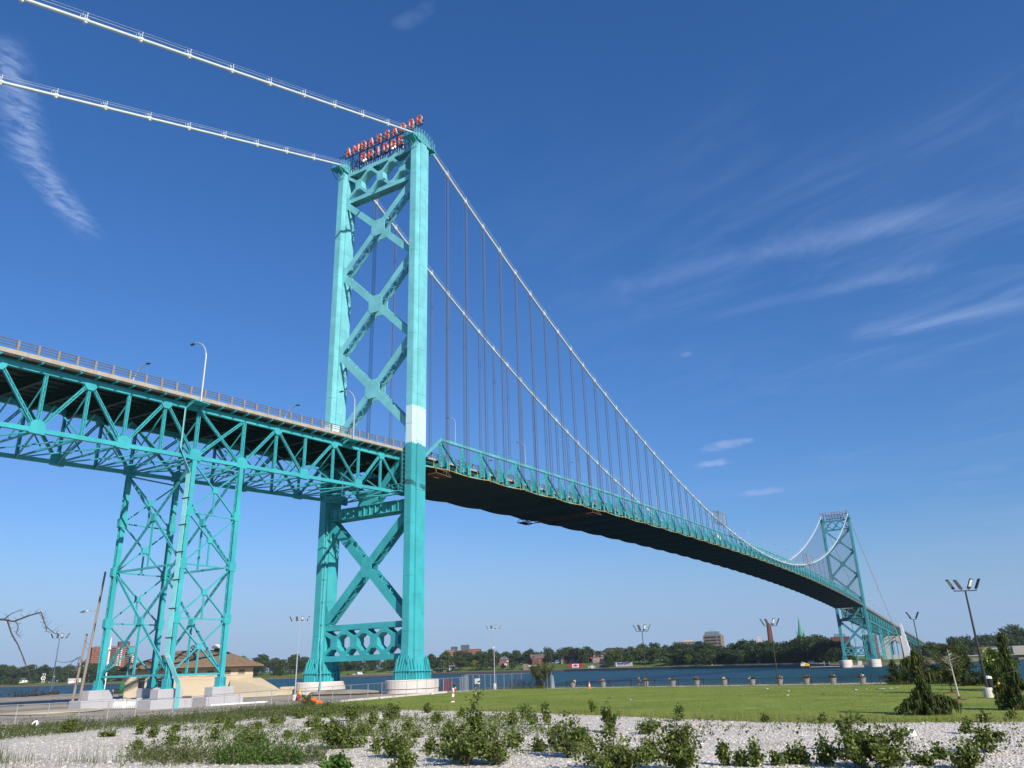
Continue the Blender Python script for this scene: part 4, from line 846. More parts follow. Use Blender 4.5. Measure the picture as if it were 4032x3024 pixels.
# ------------------------------------------------------------ approach on the far bank
def zct(x): return 43.6-.0455*(x-578) if x > 578 else 44.0
def make_far_approach():
    t = thing('approach_span', 'turquoise truss approach descending behind the far tower', 'bridge span', (780, 0, 20)); xs = [564+8.2*i for i in range(26)]; D = 9.0
    for s in (-1, 1):
        y = s*7; c, c2 = MB(), MB()
        for i, (a, b) in enumerate(zip(xs, xs[1:])):
            c.bar((a, y, zct(a)-1), (b, y, zct(b)-1), .6, .8); c2.bar((a, y, zct(a)-D), (b, y, zct(b)-D), .6, .8); m = MB(); m.bar((a, y, zct(a)-1), (a, y, zct(a)-D), .45, .45, (1, 0, 0)); m.obj('vertical', 'teal_far', t)
            p, q = ((a, y, zct(a)-1), (b, y, zct(b)-D)) if i % 2 else ((a, y, zct(a)-D), (b, y, zct(b)-1)); m = MB(); m.bar(p, q, .45, .45, (0, 1, 0)); m.obj('diagonal', 'teal_far', t)
        c.obj('top_chord', 'teal_far', t); c2.obj('bottom_chord', 'teal_far', t); c = MB()
        x2 = [772+9*i for i in range(50)]
        for i, (a, b) in enumerate(zip(x2, x2[1:])):
            h = min(7.5, max(2, (zct(a)-4)*.42)); c.bar((a, y, zct(a)-1), (b, y, zct(b)-1), .6, .8); c.bar((a, y, zct(a)-h), (b, y, zct(b)-h), .5, .6); c.bar((a, y, zct(a)-1), (b, y, zct(b)-h), .4, .4, (0, 1, 0)); c.bar((a, y, zct(a)-1), (a, y, zct(a)-h if i % 4 else 2), .5, .5, (1, 0, 0))
        c.obj('back_span_truss', 'teal_far', t)
    m = MB(); k = MB()
    for a in range(566, 1240, 12): m.bar((a, 0, zct(a)-.2), (a+12, 0, zct(a+12)-.2), 17, .5); m.bar((a, 0, zct(a)-1.3), (a+12, 0, zct(a+12)-1.3), 13, 1.3); [k.bar((a, s*8.4, zct(a)+.45), (a+12, s*8.4, zct(a+12)+.45), .25, 1.0) for s in (-1, 1)]
    m.obj('deck_slab', 'deck_concrete', t); k.obj('railing', 'rail_brown', t); m = MB()
    for i in range(26): x = 564+8.2*i; m.bar((x, -7, zct(x)-9), (x, 7, zct(x)-9), .4, .4); m.bar((x, -7, zct(x)-9), (x, 0, zct(x)-1.5), .3, .3, (1, 0, 0)); m.bar((x, 7, zct(x)-9), (x, 0, zct(x)-1.5), .3, .3, (1, 0, 0))
    m.obj('sway_frame', 'teal_far', t)
make_far_approach()
GB = 'braced steel bents under the far approach'
make_bent([606], 3.5, lambda x: zct(x)-9, 'slim turquoise bent directly behind the far tower', GB, 'trestle', detail=False); make_bent([658, 672], 3.5, lambda x: zct(x)-9, 'paired turquoise trestle in the middle of the far approach', GB, 'trestle', detail=False); make_bent([716, 722], 3.5, lambda x: zct(x)-9, 'turquoise trestle in front of the pale arched abutment', GB, 'trestle', detail=False)
for i in range(20):
    x = 606+30.4*i
    if x > 1180: break
    for s in (-1, 1): copy_tree(L0, (x+(0 if s < 0 else 12), s*8.6, zct(x)), 0 if s < 0 else math.pi, label='curved road lamp on the '+('near' if s < 0 else 'far')+' kerb of the far approach', group='road lamps along the '+('near' if s < 0 else 'far')+' side of the far approach')
t = thing('abutment', 'pale concrete abutment with an arched opening under the far approach', 'abutment', (800, 1, 3)); m = MB()
for y0, y1 in ((-8, -7), (2, 11)): m.box(800, 822, y0, y1, 0, 25)
m.box(800, 822, -7, 2, 21, 25); m.box(800, 822, -7, 2, 0, 7)
arc = [(-7, 21), (-7, 16)]+[(-2.5-4.5*math.cos(a), 16+4.6*math.sin(a)) for a in np.linspace(0, math.pi, 9)[1:-1]]+[(2, 16), (2, 21)]
m.prism(arc, 'x', 800.2, 821.8); m.obj('wall', 'anchor_stone', t); m = MB()
for z0, z1, w in ((0, 9, 5.2), (9, 15, 4.6), (15, 20, 4.0), (20, 26, 3.2), (26, 31, 2.3), (31, 34.5, 1.6), (34.5, 37, .9)): m.box(801-w*.3, 803+w*1.6, -11.2-w*.75, -11.2+w*.35, z0, z1)
for k in range(4): m.box(800.6, 801, -13.6+k*1.1, -13.2+k*1.1, 4, 27-abs(k-1.5)*3)
m.obj('pylon', 'pylon_white', t)
# white lorry on the main span
t = thing('lorry', 'white box lorry crossing the main span behind the truss', 'lorry', (208, -4, zr(208))); m = MB(); z = zr(208); m.box(201, 214, -5.3, -2.8, z+1.1, z+3.9); m.obj('box_body', 'white', t); m = MB(); m.loft([[(214.4,-5.2,z+.6),(217,-5.2,z+.6),(217,-2.9,z+.6),(214.4,-2.9,z+.6)], [(214.4,-5.2,z+2),(217,-5.2,z+2),(217,-2.9,z+2),(214.4,-2.9,z+2)], [(214.4,-5.2,z+3.2),(216.3,-5.2,z+3.2),(216.3,-2.9,z+3.2),(214.4,-2.9,z+3.2)]]); m.obj('cab', 'car_dark', t)
for x in (203, 204.4, 212, 215.8):
    m = MB(); m.tube([(x, -5.35, z+.5), (x, -2.75, z+.5)], .5, 12); m.obj('wheel', 'black', t)
# ------------------------------------------------------------ things on the near bank
def rot2(x, y, a): return x*math.cos(a)-y*math.sin(a), x*math.sin(a)+y*math.cos(a)
def bx(m, c, yaw, x0, x1, y0, y1, z0, z1):
    """box in a frame turned by yaw about c"""
    P = [(x, y, z) for z in (z0, z1) for x, y in ((x0, y0), (x1, y0), (x1, y1), (x0, y1))]
    m.add([(c[0]+rot2(x, y, yaw)[0], c[1]+rot2(x, y, yaw)[1], z) for x, y, z in P], [(0,3,2,1),(4,5,6,7),(0,1,5,4),(1,2,6,5),(2,3,7,6),(3,0,4,7)]); return m
def loc3(c, yaw, x, y, z): a = rot2(x, y, yaw); return (c[0]+a[0], c[1]+a[1], z)
# pump station: frame with +x along the front to the right, +y into the building
ST = (-20.8, 36.4); SY = math.atan2(22.5-36.4, -5+20.8)
def station():
    t = thing('station_building', 'low tan building with a brown hipped roof behind the trestle', 'building', (-13, 29.5, 3.3)); L, Dp = 21.1, 15
    m = MB(); bx(m, ST, SY, 0, L, 0, Dp, 3.2, 8.25); m.obj('wall', 'stucco', t)
    m = MB(); bx(m, ST, SY, -.06, L+.06, -.07, .02, 6.9, 7.02); bx(m, ST, SY, -.05, L+.05, -.05, .02, 6.45, 6.5); m.obj('wall_band', 'stucco', t)
    m = MB(); bx(m, ST, SY, -1.0, L+1.6, -1.25, Dp+1.2, 8.2, 8.42); m.obj('soffit', 'dark_trim', t)
    m = MB(); e = [(-1.2, -1.45), (L+1.8, -1.45), (L+1.8, Dp+1.4), (-1.2, Dp+1.4)]; r = [(7.2, Dp/2), (15.2, Dp/2)]
    m.add([loc3(ST, SY, x, y, 8.42) for x, y in e]+[loc3(ST, SY, x, y, 8.58) for x, y in e]+[loc3(ST, SY, x, y, 11.55) for x, y in r], [(0,3,2,1),(0,1,5,4),(1,2,6,5),(2,3,7,6),(3,0,4,7),(4,5,9,8),(6,7,8,9),(5,6,9),(7,4,8)])
    rf = m.obj('roof', 'shingle', t)
    for x in (14.3, 10.4):
        m = MB(); c = loc3(ST, SY, x, Dp/2-.6, 11.2); m.lathe(c, [(.55, 0), (.55, .6)], 16); v = m.obj('roof_vent', 'dark_trim', rf); m = MB(); m.lathe((c[0], c[1], c[2]+.6), [(.95, 0), (1.0, .3), (.7, .55), (.65, .7), (.1, .75)], 18); m.obj('vent_cap', 'pier_stone', v)
    for x, z0, w, h in ((2.2, 4.9, 1.0, 1.9), (5.2, 5.0, 1.0, 1.8)):
        m = MB(); bx(m, ST, SY, x, x+w, -.03, .1, z0, z0+h); f = m.obj('window', 'win_dark', t); m = MB(); bx(m, ST, SY, x-.12, x+w+.12, -.16, .05, z0-.18, z0); m.obj('sill', 'stucco', f)
    for x in (8.0, 10.6, 13.3, 16.2, 18.6):
        m = MB(); bx(m, ST, SY, x, x+1.05, -.02, .1, 7.15, 7.85); f = m.obj('window', 'win_dark', t); m = MB(); bx(m, ST, SY, x-.1, x+1.15, -.14, .05, 7.0, 7.14); m.obj('sill', 'stucco', f)
        m = MB(); [bx(m, ST, SY, x+.12+i*.2, x+.17+i*.2, -.08, -.03, 7.15, 7.85) for i in range(5)]; m.obj('bars', 'pale_stone', f)
    for x in (9.6, 17.2):
        m = MB(); bx(m, ST, SY, x, x+1.5, -.2, .1, 3.5, 3.75); m.obj('floor_vent', 'dark_trim', t)
station()
m = MB()
def wedge(m, pts): m.add(pts, [(0,1,2,3),(4,7,6,5),(0,4,5,1),(1,5,6,2),(2,6,7,3),(3,7,4,0)])
wedge(m, [(-7.6, 25.3, 6.4), (-4.2, 21.2, 6.4), (-4.4, 15.2, 4.1), (-12.6, 19.2, 3.9), (-7.6, 25.3, 2.9), (-4.2, 21.2, 2.9), (-4.4, 15.2, 2.9), (-12.6, 19.2, 2.9)])
tag(m.obj('concrete_ramp', 'ramp', org=(-7, 20, 3.2)), 'sloping tan concrete ramp at the right end of the tan building', 'ramp')
m = MB(); m.bar((-13.6, 15.6, 3.6), (-4.0, 13.4, 3.75), .4, .55); m.bar((-4.0, 13.4, 3.75), (-2.6, 11.0, 3.8), .4, .5); m.bar((-4.3, 16, 4.0), (2.0, 14.6, 4.0), .4, 1.5)
tag(m.obj('low_wall', 'ramp', org=(-9, 14.5, 3.3)), 'low tan kerb wall in front of the concrete ramp', 'wall')
CT = (1.6, 66.0); CY = math.atan2(-.66, .75)
t = thing('container', 'dark green steel container behind the trestle legs', 'container', (*CT, 3.3)); m = MB(); bx(m, CT, CY, -3, 3, 0, 2.4, 3.95, 6.3); m.obj('body', 'green_steel', t); m = MB()
for i in range(24): bx(m, CT, CY, -2.95+i*.25, -2.84+i*.25, -.05, .01, 4.0, 6.25)
m.obj('ribs', 'green_steel', t); m = MB(); bx(m, CT, CY, -3.4, 3.4, -.3, 2.5, 3.2, 3.9); m.obj('base', 'ramp', t)
m = MB(); bx(m, CT, CY, .9, 1.5, -.06, .0, 5.5, 5.75); m.obj('label_plate', 'lamp_glass', t)
# poles and floodlights
def flood(name, lab, x, y, ztop, heads, pm, az=-1.2, grp=None, plinth=None, wid=1.9, hs=.62, pr=.11, cam_=False):
    z0 = g(x, y); zb0 = z0+(plinth or 0); t = thing(name, lab, 'floodlight', (x, y, z0), grp); m = MB(); m.tube([(x, y, zb0), (x, y, ztop)], [pr, pr*.62], 10); m.obj('pole', pm, t)
    if plinth: m = MB(); m.lathe((x, y, z0-.2), [(.33, 0), (.36, .2), (.36, plinth+.2), (.3, plinth+.22)], 14); m.obj('plinth', 'pier_stone', t)
    d = Vector((math.cos(az), math.sin(az), 0)); n = Vector((-d.y, d.x, 0)); m = MB(); c = Vector((x, y, ztop))
    m.bar(c-d*wid/2, c+d*wid/2, .09, .09); m.obj('crossbar', pm, t)
    for i in range(heads):
        f = -1+2*i/(heads-1); p = c+d*f*wid/2; o = (d*f*.75+n*(.55 if i % 2 else -.55)).normalized() if abs(f) < .9 else (d*f).normalized(); q = p+Vector((0, 0, .16)); m = MB(); m.bar(p, q, .06, .06, (1, 0, 0)); a = (Vector((0, 0, 1))*.9+o*.5).normalized(); b = a.cross(o.cross(a)).normalized()
        s = o.cross(a).normalized(); fn = s.cross(a).normalized(); m.bar(q, q+a*hs*1.25, hs*.55, .07, fn); hd = m.obj('lamp_head', 'lamp_dark', t); m = MB(); k = fn if fn.z < 0 else -fn; m.bar(q+a*hs*.3+k*.04, q+a*hs*1.15+k*.04, hs*.42, .02, fn); m.obj('lens', 'lamp_glass', hd)
    if cam_: m = MB(); m.box(x-.3, x-.05, y-.1, y+.1, ztop*.74, ztop*.74+.3); m.obj('camera_box', 'white', t)
    return t
CR = math.atan2(-math.cos(YAW), math.sin(YAW))           # across the view
flood('floodlight_pole', 'blue grey four-headed floodlight pole at the shore, left of the trestle', 45.9, 175.1, 20.3, 4, 'pole_blue', CR, None, .9, 4.6, 1.3, .2)
flood('floodlight_pole', 'white floodlight pole with a concrete base between the trestle and the near tower', -25.5, -9.6, 13.85, 4, 'pole_grey', CR, None, .75, 2.2, .55, .1)
flood('floodlight_pole', 'white floodlight pole right of the near tower behind the tall fence', 33.5, -5.2, 14.3, 4, 'pole_grey', CR, None, .9, 2.4, .6, .1, True)
flood('floodlight_pole', 'dark floodlight pole on the promenade beside the cyclist', 22.8, -42.4, 12.0, 4, 'pole_dark', CR, None, None, 2.0, .85, .09)
flood('floodlight_pole', 'dark floodlight pole on the promenade in front of the green spire', 22.2, -64.4, 11.8, 4, 'pole_dark', CR, None, None, 2.0, .85, .09)
flood('floodlight_pole', 'dark two-headed floodlight pole behind the weeping spruces', 32.0, -84.2, 12.0, 2, 'pole_dark', CR, None, None, .8, .9, .1)
flood('floodlight_pole', 'big dark floodlight pole with a round concrete base on the right of the lawn', -30.8, -93.5, 11.85, 4, 'pole_dark', CR, None, .75, 1.9, .72, .11)
def upole(lab, x, y, h, lean, r, lamp=None):
    t = thing('utility_pole', lab, 'utility pole', (x, y, 3.35)); m = MB(); top = Vector((x+lean[0], y+lean[1], h)); b = Vector((x, y, 3.2)); m.tube([b, b.lerp(top, .5), top], [r, r*.82, r*.66], 10); m.obj('pole', 'wood_pole', t)
    if lamp:
        p = b.lerp(top, (lamp-3.2)/(h-3.2)); d = Vector((-math.sin(YAW), math.cos(YAW), 0)); m = MB(); m.tube([p, p+d*.9+Vector((0, 0, .15)), p+d*1.3+Vector((0, 0, .12))], .05, 6); a = m.obj('lamp_arm', 'galv', t)
        m = MB(); q = p+d*1.3+Vector((0, 0, .1)); rr = []
        for s, w in ((0, .08), (.25, .22), (.8, .3), (1.15, .16), (1.3, .04)): rr.append([tuple(q+d*s+Vector((d.y, -d.x, 0))*w*math.cos(k*math.pi/4)+Vector((0, 0, w*.6*math.sin(k*math.pi/4)-s*.12))) for k in range(8)])
        m.loft(rr); m.obj('lamp_head', 'lamp_glass', t)
    return t
upole('tall brown wooden utility pole with a street lamp left of the trestle', -40, 17.6, 22.0, (.7, -.6), .21, 16.3); tp = upole('short brown wooden utility pole with wires left of the trestle', -37.2, 23.9, 13.5, (.5, -.35), .2)
t = thing('overhead_wire', 'thin sagging wires between the shore floodlight and the wooden poles', 'wire', (-30, 30, 12)); m = MB()
def sagw(a, b, s, r=.025):
    a, b = Vector(a), Vector(b); m.tube([a.lerp(b, i/10)-Vector((0, 0, s*4*(i/10)*(1-i/10))) for i in range(11)], r, 4)
sagw((45.9, 175.1, 13.5), (-36.9, 23.7, 10.2), .8, .05); sagw((-36.9, 23.7, 10), (-39.6, 17.3, 9), .5); sagw((-36.8, 23.6, 12.5), (-20, 40, 9.4), .6); sagw((-36.8, 23.6, 11.8), (-20, 40, 9.0), .9); m.obj('wire', 'rope_grey', t)
m = MB(); m.tube([(-37.1, 23.8, 10.3), (-37.6, 23.3, 9.3), (-38.4, 21.6, 8.8), (-39.2, 19.3, 9.0), (-39.6, 18, 9.7)], .05, 5); m.tube([(-37.2, 24.1, 10.2), (-37.4, 25.4, 9.4), (-37.3, 25.8, 8), (-37.4, 25.2, 6.2)], .04, 5); m.obj('cable_loop', 'rope_grey', t)
t = thing('camera_mast', 'slim white mast with a camera seen through the left side of the trestle', 'mast', (69.6, 183.2, 2.9)); m = MB(); m.tube([(69.6, 183.2, 2.5), (69.6, 183.2, 21.2)], [.3, .2], 8); m.obj('pole', 'white', t); m = MB(); m.lathe((69.2, 182.8, 16.8), [(.1, 0), (.55, .3), (.5, .9), (.1, 1.2)], 10); m.lathe((69.3, 182.6, 11.2), [(.1, 0), (.5, .2), (.4, .7), (.1, .8)], 10); m.obj('camera', 'white', t)
# fences
def fence(lab, pts, h, gap, top=True, zf=g, mesh=True):
    t = thing('chain_link_fence', lab, 'fence', (*pts[0], zf(*pts[0]))); P = []
    for (a, b) in zip(pts, pts[1:]):
        L = math.dist(a[:2], b[:2]); n = max(1, round(L/gap))
        for i in range(n): P.append((a[0]+(b[0]-a[0])*i/n, a[1]+(b[1]-a[1])*i/n))
    P.append(pts[-1]); H = [h if not callable(h) else h(i/(len(P)-1)) for i in range(len(P))]
    for (x, y), hh in zip(P, H): m = MB(); big = random.random() < .3; m.tube([(x, y, zf(x, y)-.1), (x, y, zf(x, y)+hh+.03)], .05 if big else .035, 6); m.obj('post', 'galv', t)
    m = MB()
    for (a, b, ha, hb) in zip(P, P[1:], H, H[1:]): m.tube([(*a, zf(*a)+ha), (*b, zf(*b)+hb)], .026, 5)
    m.obj('top_rail', 'galv', t)
    if mesh:
        m = MB()
        for (a, b, ha, hb) in zip(P, P[1:], H, H[1:]): m.add([(*a, zf(*a)+.04), (*b, zf(*b)+.04), (*b, zf(*b)+hb-.03), (*a, zf(*a)+ha-.03)], [(0, 1, 2, 3)])
        m.obj('wire_mesh', 'chain_mesh', t)
    return t
fence('long low chain-link fence along the gravel in front of the trestle', [(-76, -14), (-69.6, -22.2), (-66, -25.4), (-62, -27.4), (-58, -27.2), (-53, -25.9), (-48, -24.6), (-43, -24), (-38, -24.2), (-33, -23.7), (-25.8, -23.1), (-19, -22.1), (-12.5, -20.9), (-5, -20.2), (2.6, -19.6)], lambda u: 1.7+.75*max(0, u-.35), 2.9)
fence('tall chain-link fence at the lawn edge right of the near tower', [(12.5, -12.6), (17, -12.3), (22.3, -12.6), (26.4, -13.6), (30.8, -15.2), (29, -18.5), (26.4, -21.3), (25.2, -22.9)], 2.75, 2.1)
fence('short tall chain-link fence with a gate beside the right pier', [(2.8, -19.5), (5.5, -17.2), (8.2, -15), (9.6, -13.6)], 2.6, 1.9); fence('low fence rail between the concrete ramp and the left pier', [(9, 30), (10.5, 24), (11, 17)], 2.2, 3, mesh=False)
t = thing('gate', 'open dark gate leaf in the tall fence gap', 'gate', (11, -13, 3.1)); m = MB(); [m.bar(a, b, .06, .06, (1, 0, 0)) for a, b in (((10.2, -13.4, 3.1), (10.2, -13.4, 5.3)), ((11.4, -12.4, 3.1), (11.4, -12.4, 5.3)), ((10.2, -13.4, 3.2), (11.4, -12.4, 3.2)), ((10.2, -13.4, 4.3), (11.4, -12.4, 4.3)), ((10.2, -13.4, 5.3), (11.4, -12.4, 5.3)))]; m.obj('gate_frame', 'galv', t); m = MB(); m.add([(10.2, -13.4, 3.2), (11.4, -12.4, 3.2), (11.4, -12.4, 5.3), (10.2, -13.4, 5.3)], [(0, 1, 2, 3)]); m.obj('gate_mesh', 'chain_mesh', t)
m = MB(); m.box(16.3, 16.36, -12.9, -11.8, 4.15, 5.1); tag(m.obj('notice_board', 'white', org=(16.3, -12.4, 4.1)), 'blank white notice board hung on the tall fence', 'sign')
m = MB(); m.box(8.2, 8.3, 1.2, 2.3, 3.9, 4.7); m.bar((8.3, 1.75, 3), (8.3, 1.75, 4), .07, .07, (1, 0, 0)); tag(m.obj('warning_sign', 'pale_stone', org=(8.3, 1.7, 3)), 'pale warning board at the water between the tower piers', 'sign')
m = MB(); m.add([(25.3, -22.6, 2.95), (25.0, -23.6, 2.95), (25.0, -23.4, 5.2), (25.4, -22.5, 5.3)], [(0, 1, 2, 3)]); m.add([(25.4, -22.55, 2.95), (25.1, -23.55, 2.95), (25.1, -23.35, 5.2), (25.5, -22.45, 5.3)], [(3, 2, 1, 0)]); tag(m.obj('white_sheet', 'trash_white', org=(25.2, -23, 2.95)), 'white torn sheet hanging on the end of the tall fence', 'sheet')
for x, y, z1, l in ((4.2, -14.0, 5.6, 'red steel post nearest the right tower pier'), (6.9, -12.6, 5.7, 'red steel post beside the fence gate')): m = MB(); m.box(x-.07, x+.07, y-.07, y+.07, 3, z1-.3); m.box(x-.05, x+.05, y-1.6, y, 4.6, 4.68); tag(m.obj('red_post', 'red', org=(x, y, 3)), l, 'post')
# yard clutter
def wbar(x, y, yaw, lab):
    t = thing('water_barrier', lab, 'barrier', (x, y, 3.35)); m = MB(); pr = [(-.32, 3.4), (.32, 3.4), (.28, 3.75), (.14, 4.15), (.14, 4.42), (-.14, 4.42), (-.14, 4.15), (-.28, 3.75)]
    m.loft([[loc3((x, y), yaw, xx, a, b) for a, b in pr] for xx in (-.95, -.5, -.48, -.1, -.08, .3, .32, .95)]); m.obj('body', 'white_plastic', t); m = MB()
    for i in range(5): bx(m, (x, y), yaw, -.8+i*.4, -.66+i*.4, -.34, .34, 3.42, 3.62)
    m.obj('foot_slots', 'pier_stone', t)
wbar(-43.0, 3.6, -1.5, 'white plastic water barrier lying left between the trestle footings'); wbar(-42.6, 1.5, -1.5, 'white plastic water barrier in the middle between the trestle footings'); wbar(-41.4, -.6, -1.1, 'tilted white plastic water barrier right of the other barriers')
m = MB(); m.tube([(-39.5, -9.6, 3.5), (-31, -10.2, 3.5)], .11, 8); tag(m.obj('white_pipe', 'white', org=(-35, -9.9, 3.4)), 'long white pipe lying on the ground in front of the right footing', 'pipe')
def cone(x, y, h, lab):
    z = g(x, y)+.02; t = thing('traffic_cone', lab, 'cone', (x, y, z)); m = MB(); m.box(x-h*.26, x+h*.26, y-h*.26, y+h*.26, z, z+.05); m.lathe((x, y, z+.05), [(h*.2, 0), (h*.16, h*.28), (h*.13, h*.45), (h*.09, h*.68), (h*.04, h)], 12); m.obj('body', 'orange', t); m = MB(); m.lathe((x, y, z+.05), [(h*.165, h*.3), (h*.135, h*.46)], 12); m.lathe((x, y, z+.05), [(h*.115, h*.56), (h*.095, h*.68)], 12); m.obj('stripe', 'white', t)
cone(-27, -11.6, 1.15, 'orange and white traffic cone beside the white floodlight pole'); cone(21.9, -32.1, 1.1, 'orange traffic cone with a white top on the promenade edge')
def hydrant(x, y, lab, mb, top):
    z = g(x, y); t = thing('fire_hydrant', lab, 'hydrant', (x, y, z)); m = MB(); m.lathe((x, y, z), [(.2, 0), (.2, .08), (.13, .1), (.14, .62), (.19, .64), (.17, .78), (.05, .9)], 12); m.tube([(x-.3, y, z+.48), (x+.3, y, z+.48)], .08, 8); m.tube([(x, y-.3, z+.48), (x, y+.1, z+.48)], .1, 8); m.obj('body', mb, t)
    if top: m = MB(); m.tube([(x, y, z+.9), (x+.1, y-.1, z+1.75)], [.16, .06], 8); m.obj('marker', 'yellow', t)
hydrant(-27.6, -12.6, 'red fire hydrant with a yellow marker in the yard by the white floodlight pole', 'red', True); hydrant(-32.4, -94.1, 'dark red fire hydrant beside the big round lamp base', 'red', False)
m = MB(); m.tube([(-37.4, -23.3, 3.75), (-36.6, -24.6, 3.9)], [.36, .3], 12); m.tube([(-36.5, -24.2, 3.6), (-36.0, -24.9, 3.6)], .24, 10); tag(m.obj('orange_drum', 'orange', org=(-37, -24, 3.4)), 'toppled orange traffic drum at the fence by the weeds', 'drum')
def lump(name, lab, cat, x, y, s, mt, h=None, grp=None):
    m = MB(); rings = []; n = 9; z = g(x, y)
    for i, (r, zz) in enumerate(((.9, 0), (1.05, .25), (.8, .6), (.3, .85))): rings.append([(x+s*r*math.cos(2*math.pi*k/n)*random.uniform(.75, 1.2), y+s*r*math.sin(2*math.pi*k/n)*random.uniform(.75, 1.2), z+(h or s)*zz) for k in range(n)])
    m.loft(rings); return tag(m.obj(name, mt, org=(x, y, z)), lab, cat, grp)
lump('white_bag', 'white plastic bag snagged at the low fence left of the trestle', 'bag', -68.6, -23.6, .3, 'trash_white', .5); lump('white_bag', 'pale crumpled bag on the gravel left of the big poplar saplings', 'bag', -58.8, -53.1, .28, 'trash_white', .4); lump('white_bag', 'white crumpled bag between the right poplar saplings', 'bag', -66.3, -90.8, .25, 'trash_white', .4)
lump('stone_chunk', 'white broken concrete chunk at the fence foot by the lawn', 'rubble', -22.5, -22.6, .35, 'pier_stone', .3); lump('stone_chunk', 'white rubble lump at the lawn corner under the right pier', 'rubble', -9.5, -21.4, .4, 'pier_stone', .3)
m = MB(); m.bar((-30, -22.4, 3.45), (-4, -20.0, 3.5), .35, .3); tag(m.obj('kerb_block', 'pier_stone', org=(-17, -21, 3.4)), 'broken pale kerb along the foot of the low fence by the lawn', 'kerb')
lump('sand_heap', 'flat pale sand heap on the yard left of the wooden poles', 'heap', -52, 3, 5.5, 'ramp', .35); lump('dirt_heap', 'grey dirt heap around the foot of the near tower piers', 'heap', -4, 1, 6.5, 'yard_dirt', .8)
for i, (x, y, s) in enumerate(((37, 163, 1.3), (42, 165, 1.0), (44, 170, 1.6), (40, 140, 1.8), (44, 146, 1.4), (38, 128, 2.0), (40, 120, 1.8), (34, 110, 1.8), (22, 146, .9), (28, 152, 1.1))):
    lump('shore_rock', 'dark boulder on the left shore edge beside the blue floodlight pole', 'rock', x, y, s, 'dark_wood', s*.8, 'dark boulders along the left shore')
t = thing('driftwood', 'tangle of dark bare brush at the left shore in front of the river', 'brush', (15, 140, 2.9)); m = MB()
for i in range(40):
    x, y = 8+random.uniform(0, 34), 138+random.uniform(0, 30); y = 140+(x-13)*.78+random.uniform(-2, 2); p = [(x, y, 2.8)]
    for k in range(4): p.append((p[-1][0]+random.uniform(-.8, .8), p[-1][1]+random.uniform(-.8, .8), p[-1][2]+random.uniform(.2, .9)))
    m.tube(p, [.12, .1, .08, .05, .03], 4)
m.obj('twigs', 'twig', t)
# promenade railing, planters, bench
t = thing('promenade_railing', 'black steel railing along the promenade at the water', 'railing', (27.5, -60, 2.9)); RP = [(27.8, -24.3-4.41*i) for i in range(14)]; RP = [(28.4-.035*abs(y+24), y) for x, y in RP]
for x, y in RP: m = MB(); m.box(x-.07, x+.07, y-.07, y+.07, 2.9, 4.12); m.obj('post', 'pole_dark', t)
m = MB(); q = MB()
for a, b in zip(RP, RP[1:]):
    for z in (3.95, 3.15): m.bar((*a, z), (*b, z), .06, .07)
    for i in range(1, 24): q.bar((a[0]+(b[0]-a[0])*i/24, a[1]+(b[1]-a[1])*i/24, 3.15), (a[0]+(b[0]-a[0])*i/24, a[1]+(b[1]-a[1])*i/24, 3.95), .012, .012, (1, 0, 0))
m.obj('rail', 'pole_dark', t); tag(q.obj('bars', 'pole_dark', t), kind='stuff')
def planter(x, y, lab, seed):
    r = np.random.default_rng(seed); z = g(x, y)+.05; t = thing('planter', lab, 'planter', (x, y, z), 'grey planters with flowers along the promenade'); m = MB(); m.lathe((x, y, z), [(.38, 0), (.5, .78), (.55, .8), (.55, .9), (.46, .9)], 18); m.obj('pot', 'planter', t)
    P = np.stack([x+r.normal(0, .24, 260), y+r.normal(0, .24, 260), z+.86+r.gamma(2, .11, 260)], 1); np_quads('foliage', leaves(P, .16, r), 'leaf_mid', t)
    for nm, mt, n in (('white_flower', 'flower_white', 26), ('red_flower', 'flower_red', 22)):
        c = r.normal(0, .22, 2); P = np.stack([x+c[0]+r.normal(0, .17, n), y+c[1]+r.normal(0, .17, n), z+1.05+r.uniform(0, .3, n)], 1); np_quads(nm, leaves(P, .17, r), mt, t)
PL = [(26.6, -26.5, 'grey flower planter nearest the tall fence on the promenade'), (27, -32.4, 'grey flower planter just right of the promenade traffic cone'), (27, -40.6, 'grey flower planter right behind the cyclist'), (26.8, -45.6, 'grey flower planter first to the right of the cyclist lamp pole'), (26.6, -49.9, 'grey flower planter second to the right of the cyclist lamp pole'), (26.3, -54.7, 'grey flower planter third to the right of the cyclist lamp pole'), (25.6, -59.5, 'grey flower planter just left of the spire lamp pole'), (25.4, -63.9, 'grey flower planter behind the foot of the spire lamp pole'), (25.2, -68, 'grey flower planter just right of the spire lamp pole'), (24.9, -72, 'grey flower planter below the far tower'), (23.5, -76.4, 'grey flower planter nearest the black bench')]
for i, (x, y, l) in enumerate(PL): planter(x, y, l, 40+i)
t = thing('bench', 'black slatted bench on the promenade left of the conifers', 'bench', (24.4, -79.6, 2.95)); m = MB(); [m.bar((24.2+i*.1, -78.5, 3.42), (24.2+i*.1, -81, 3.42), .08, .04) for i in range(5)]; m.obj('seat', 'pole_dark', t); m = MB(); [m.bar((24.75, -78.5, 3.6+i*.13), (24.75, -81, 3.6+i*.13), .04, .1) for i in range(4)]; m.obj('backrest', 'pole_dark', t)
for y in (-78.7, -80.8): m = MB(); m.box(24.2, 24.7, y-.04, y+.04, 2.95, 3.4); m.box(24.7, 24.76, y-.04, y+.04, 2.95, 4.1); m.obj('leg', 'pole_dark', t)
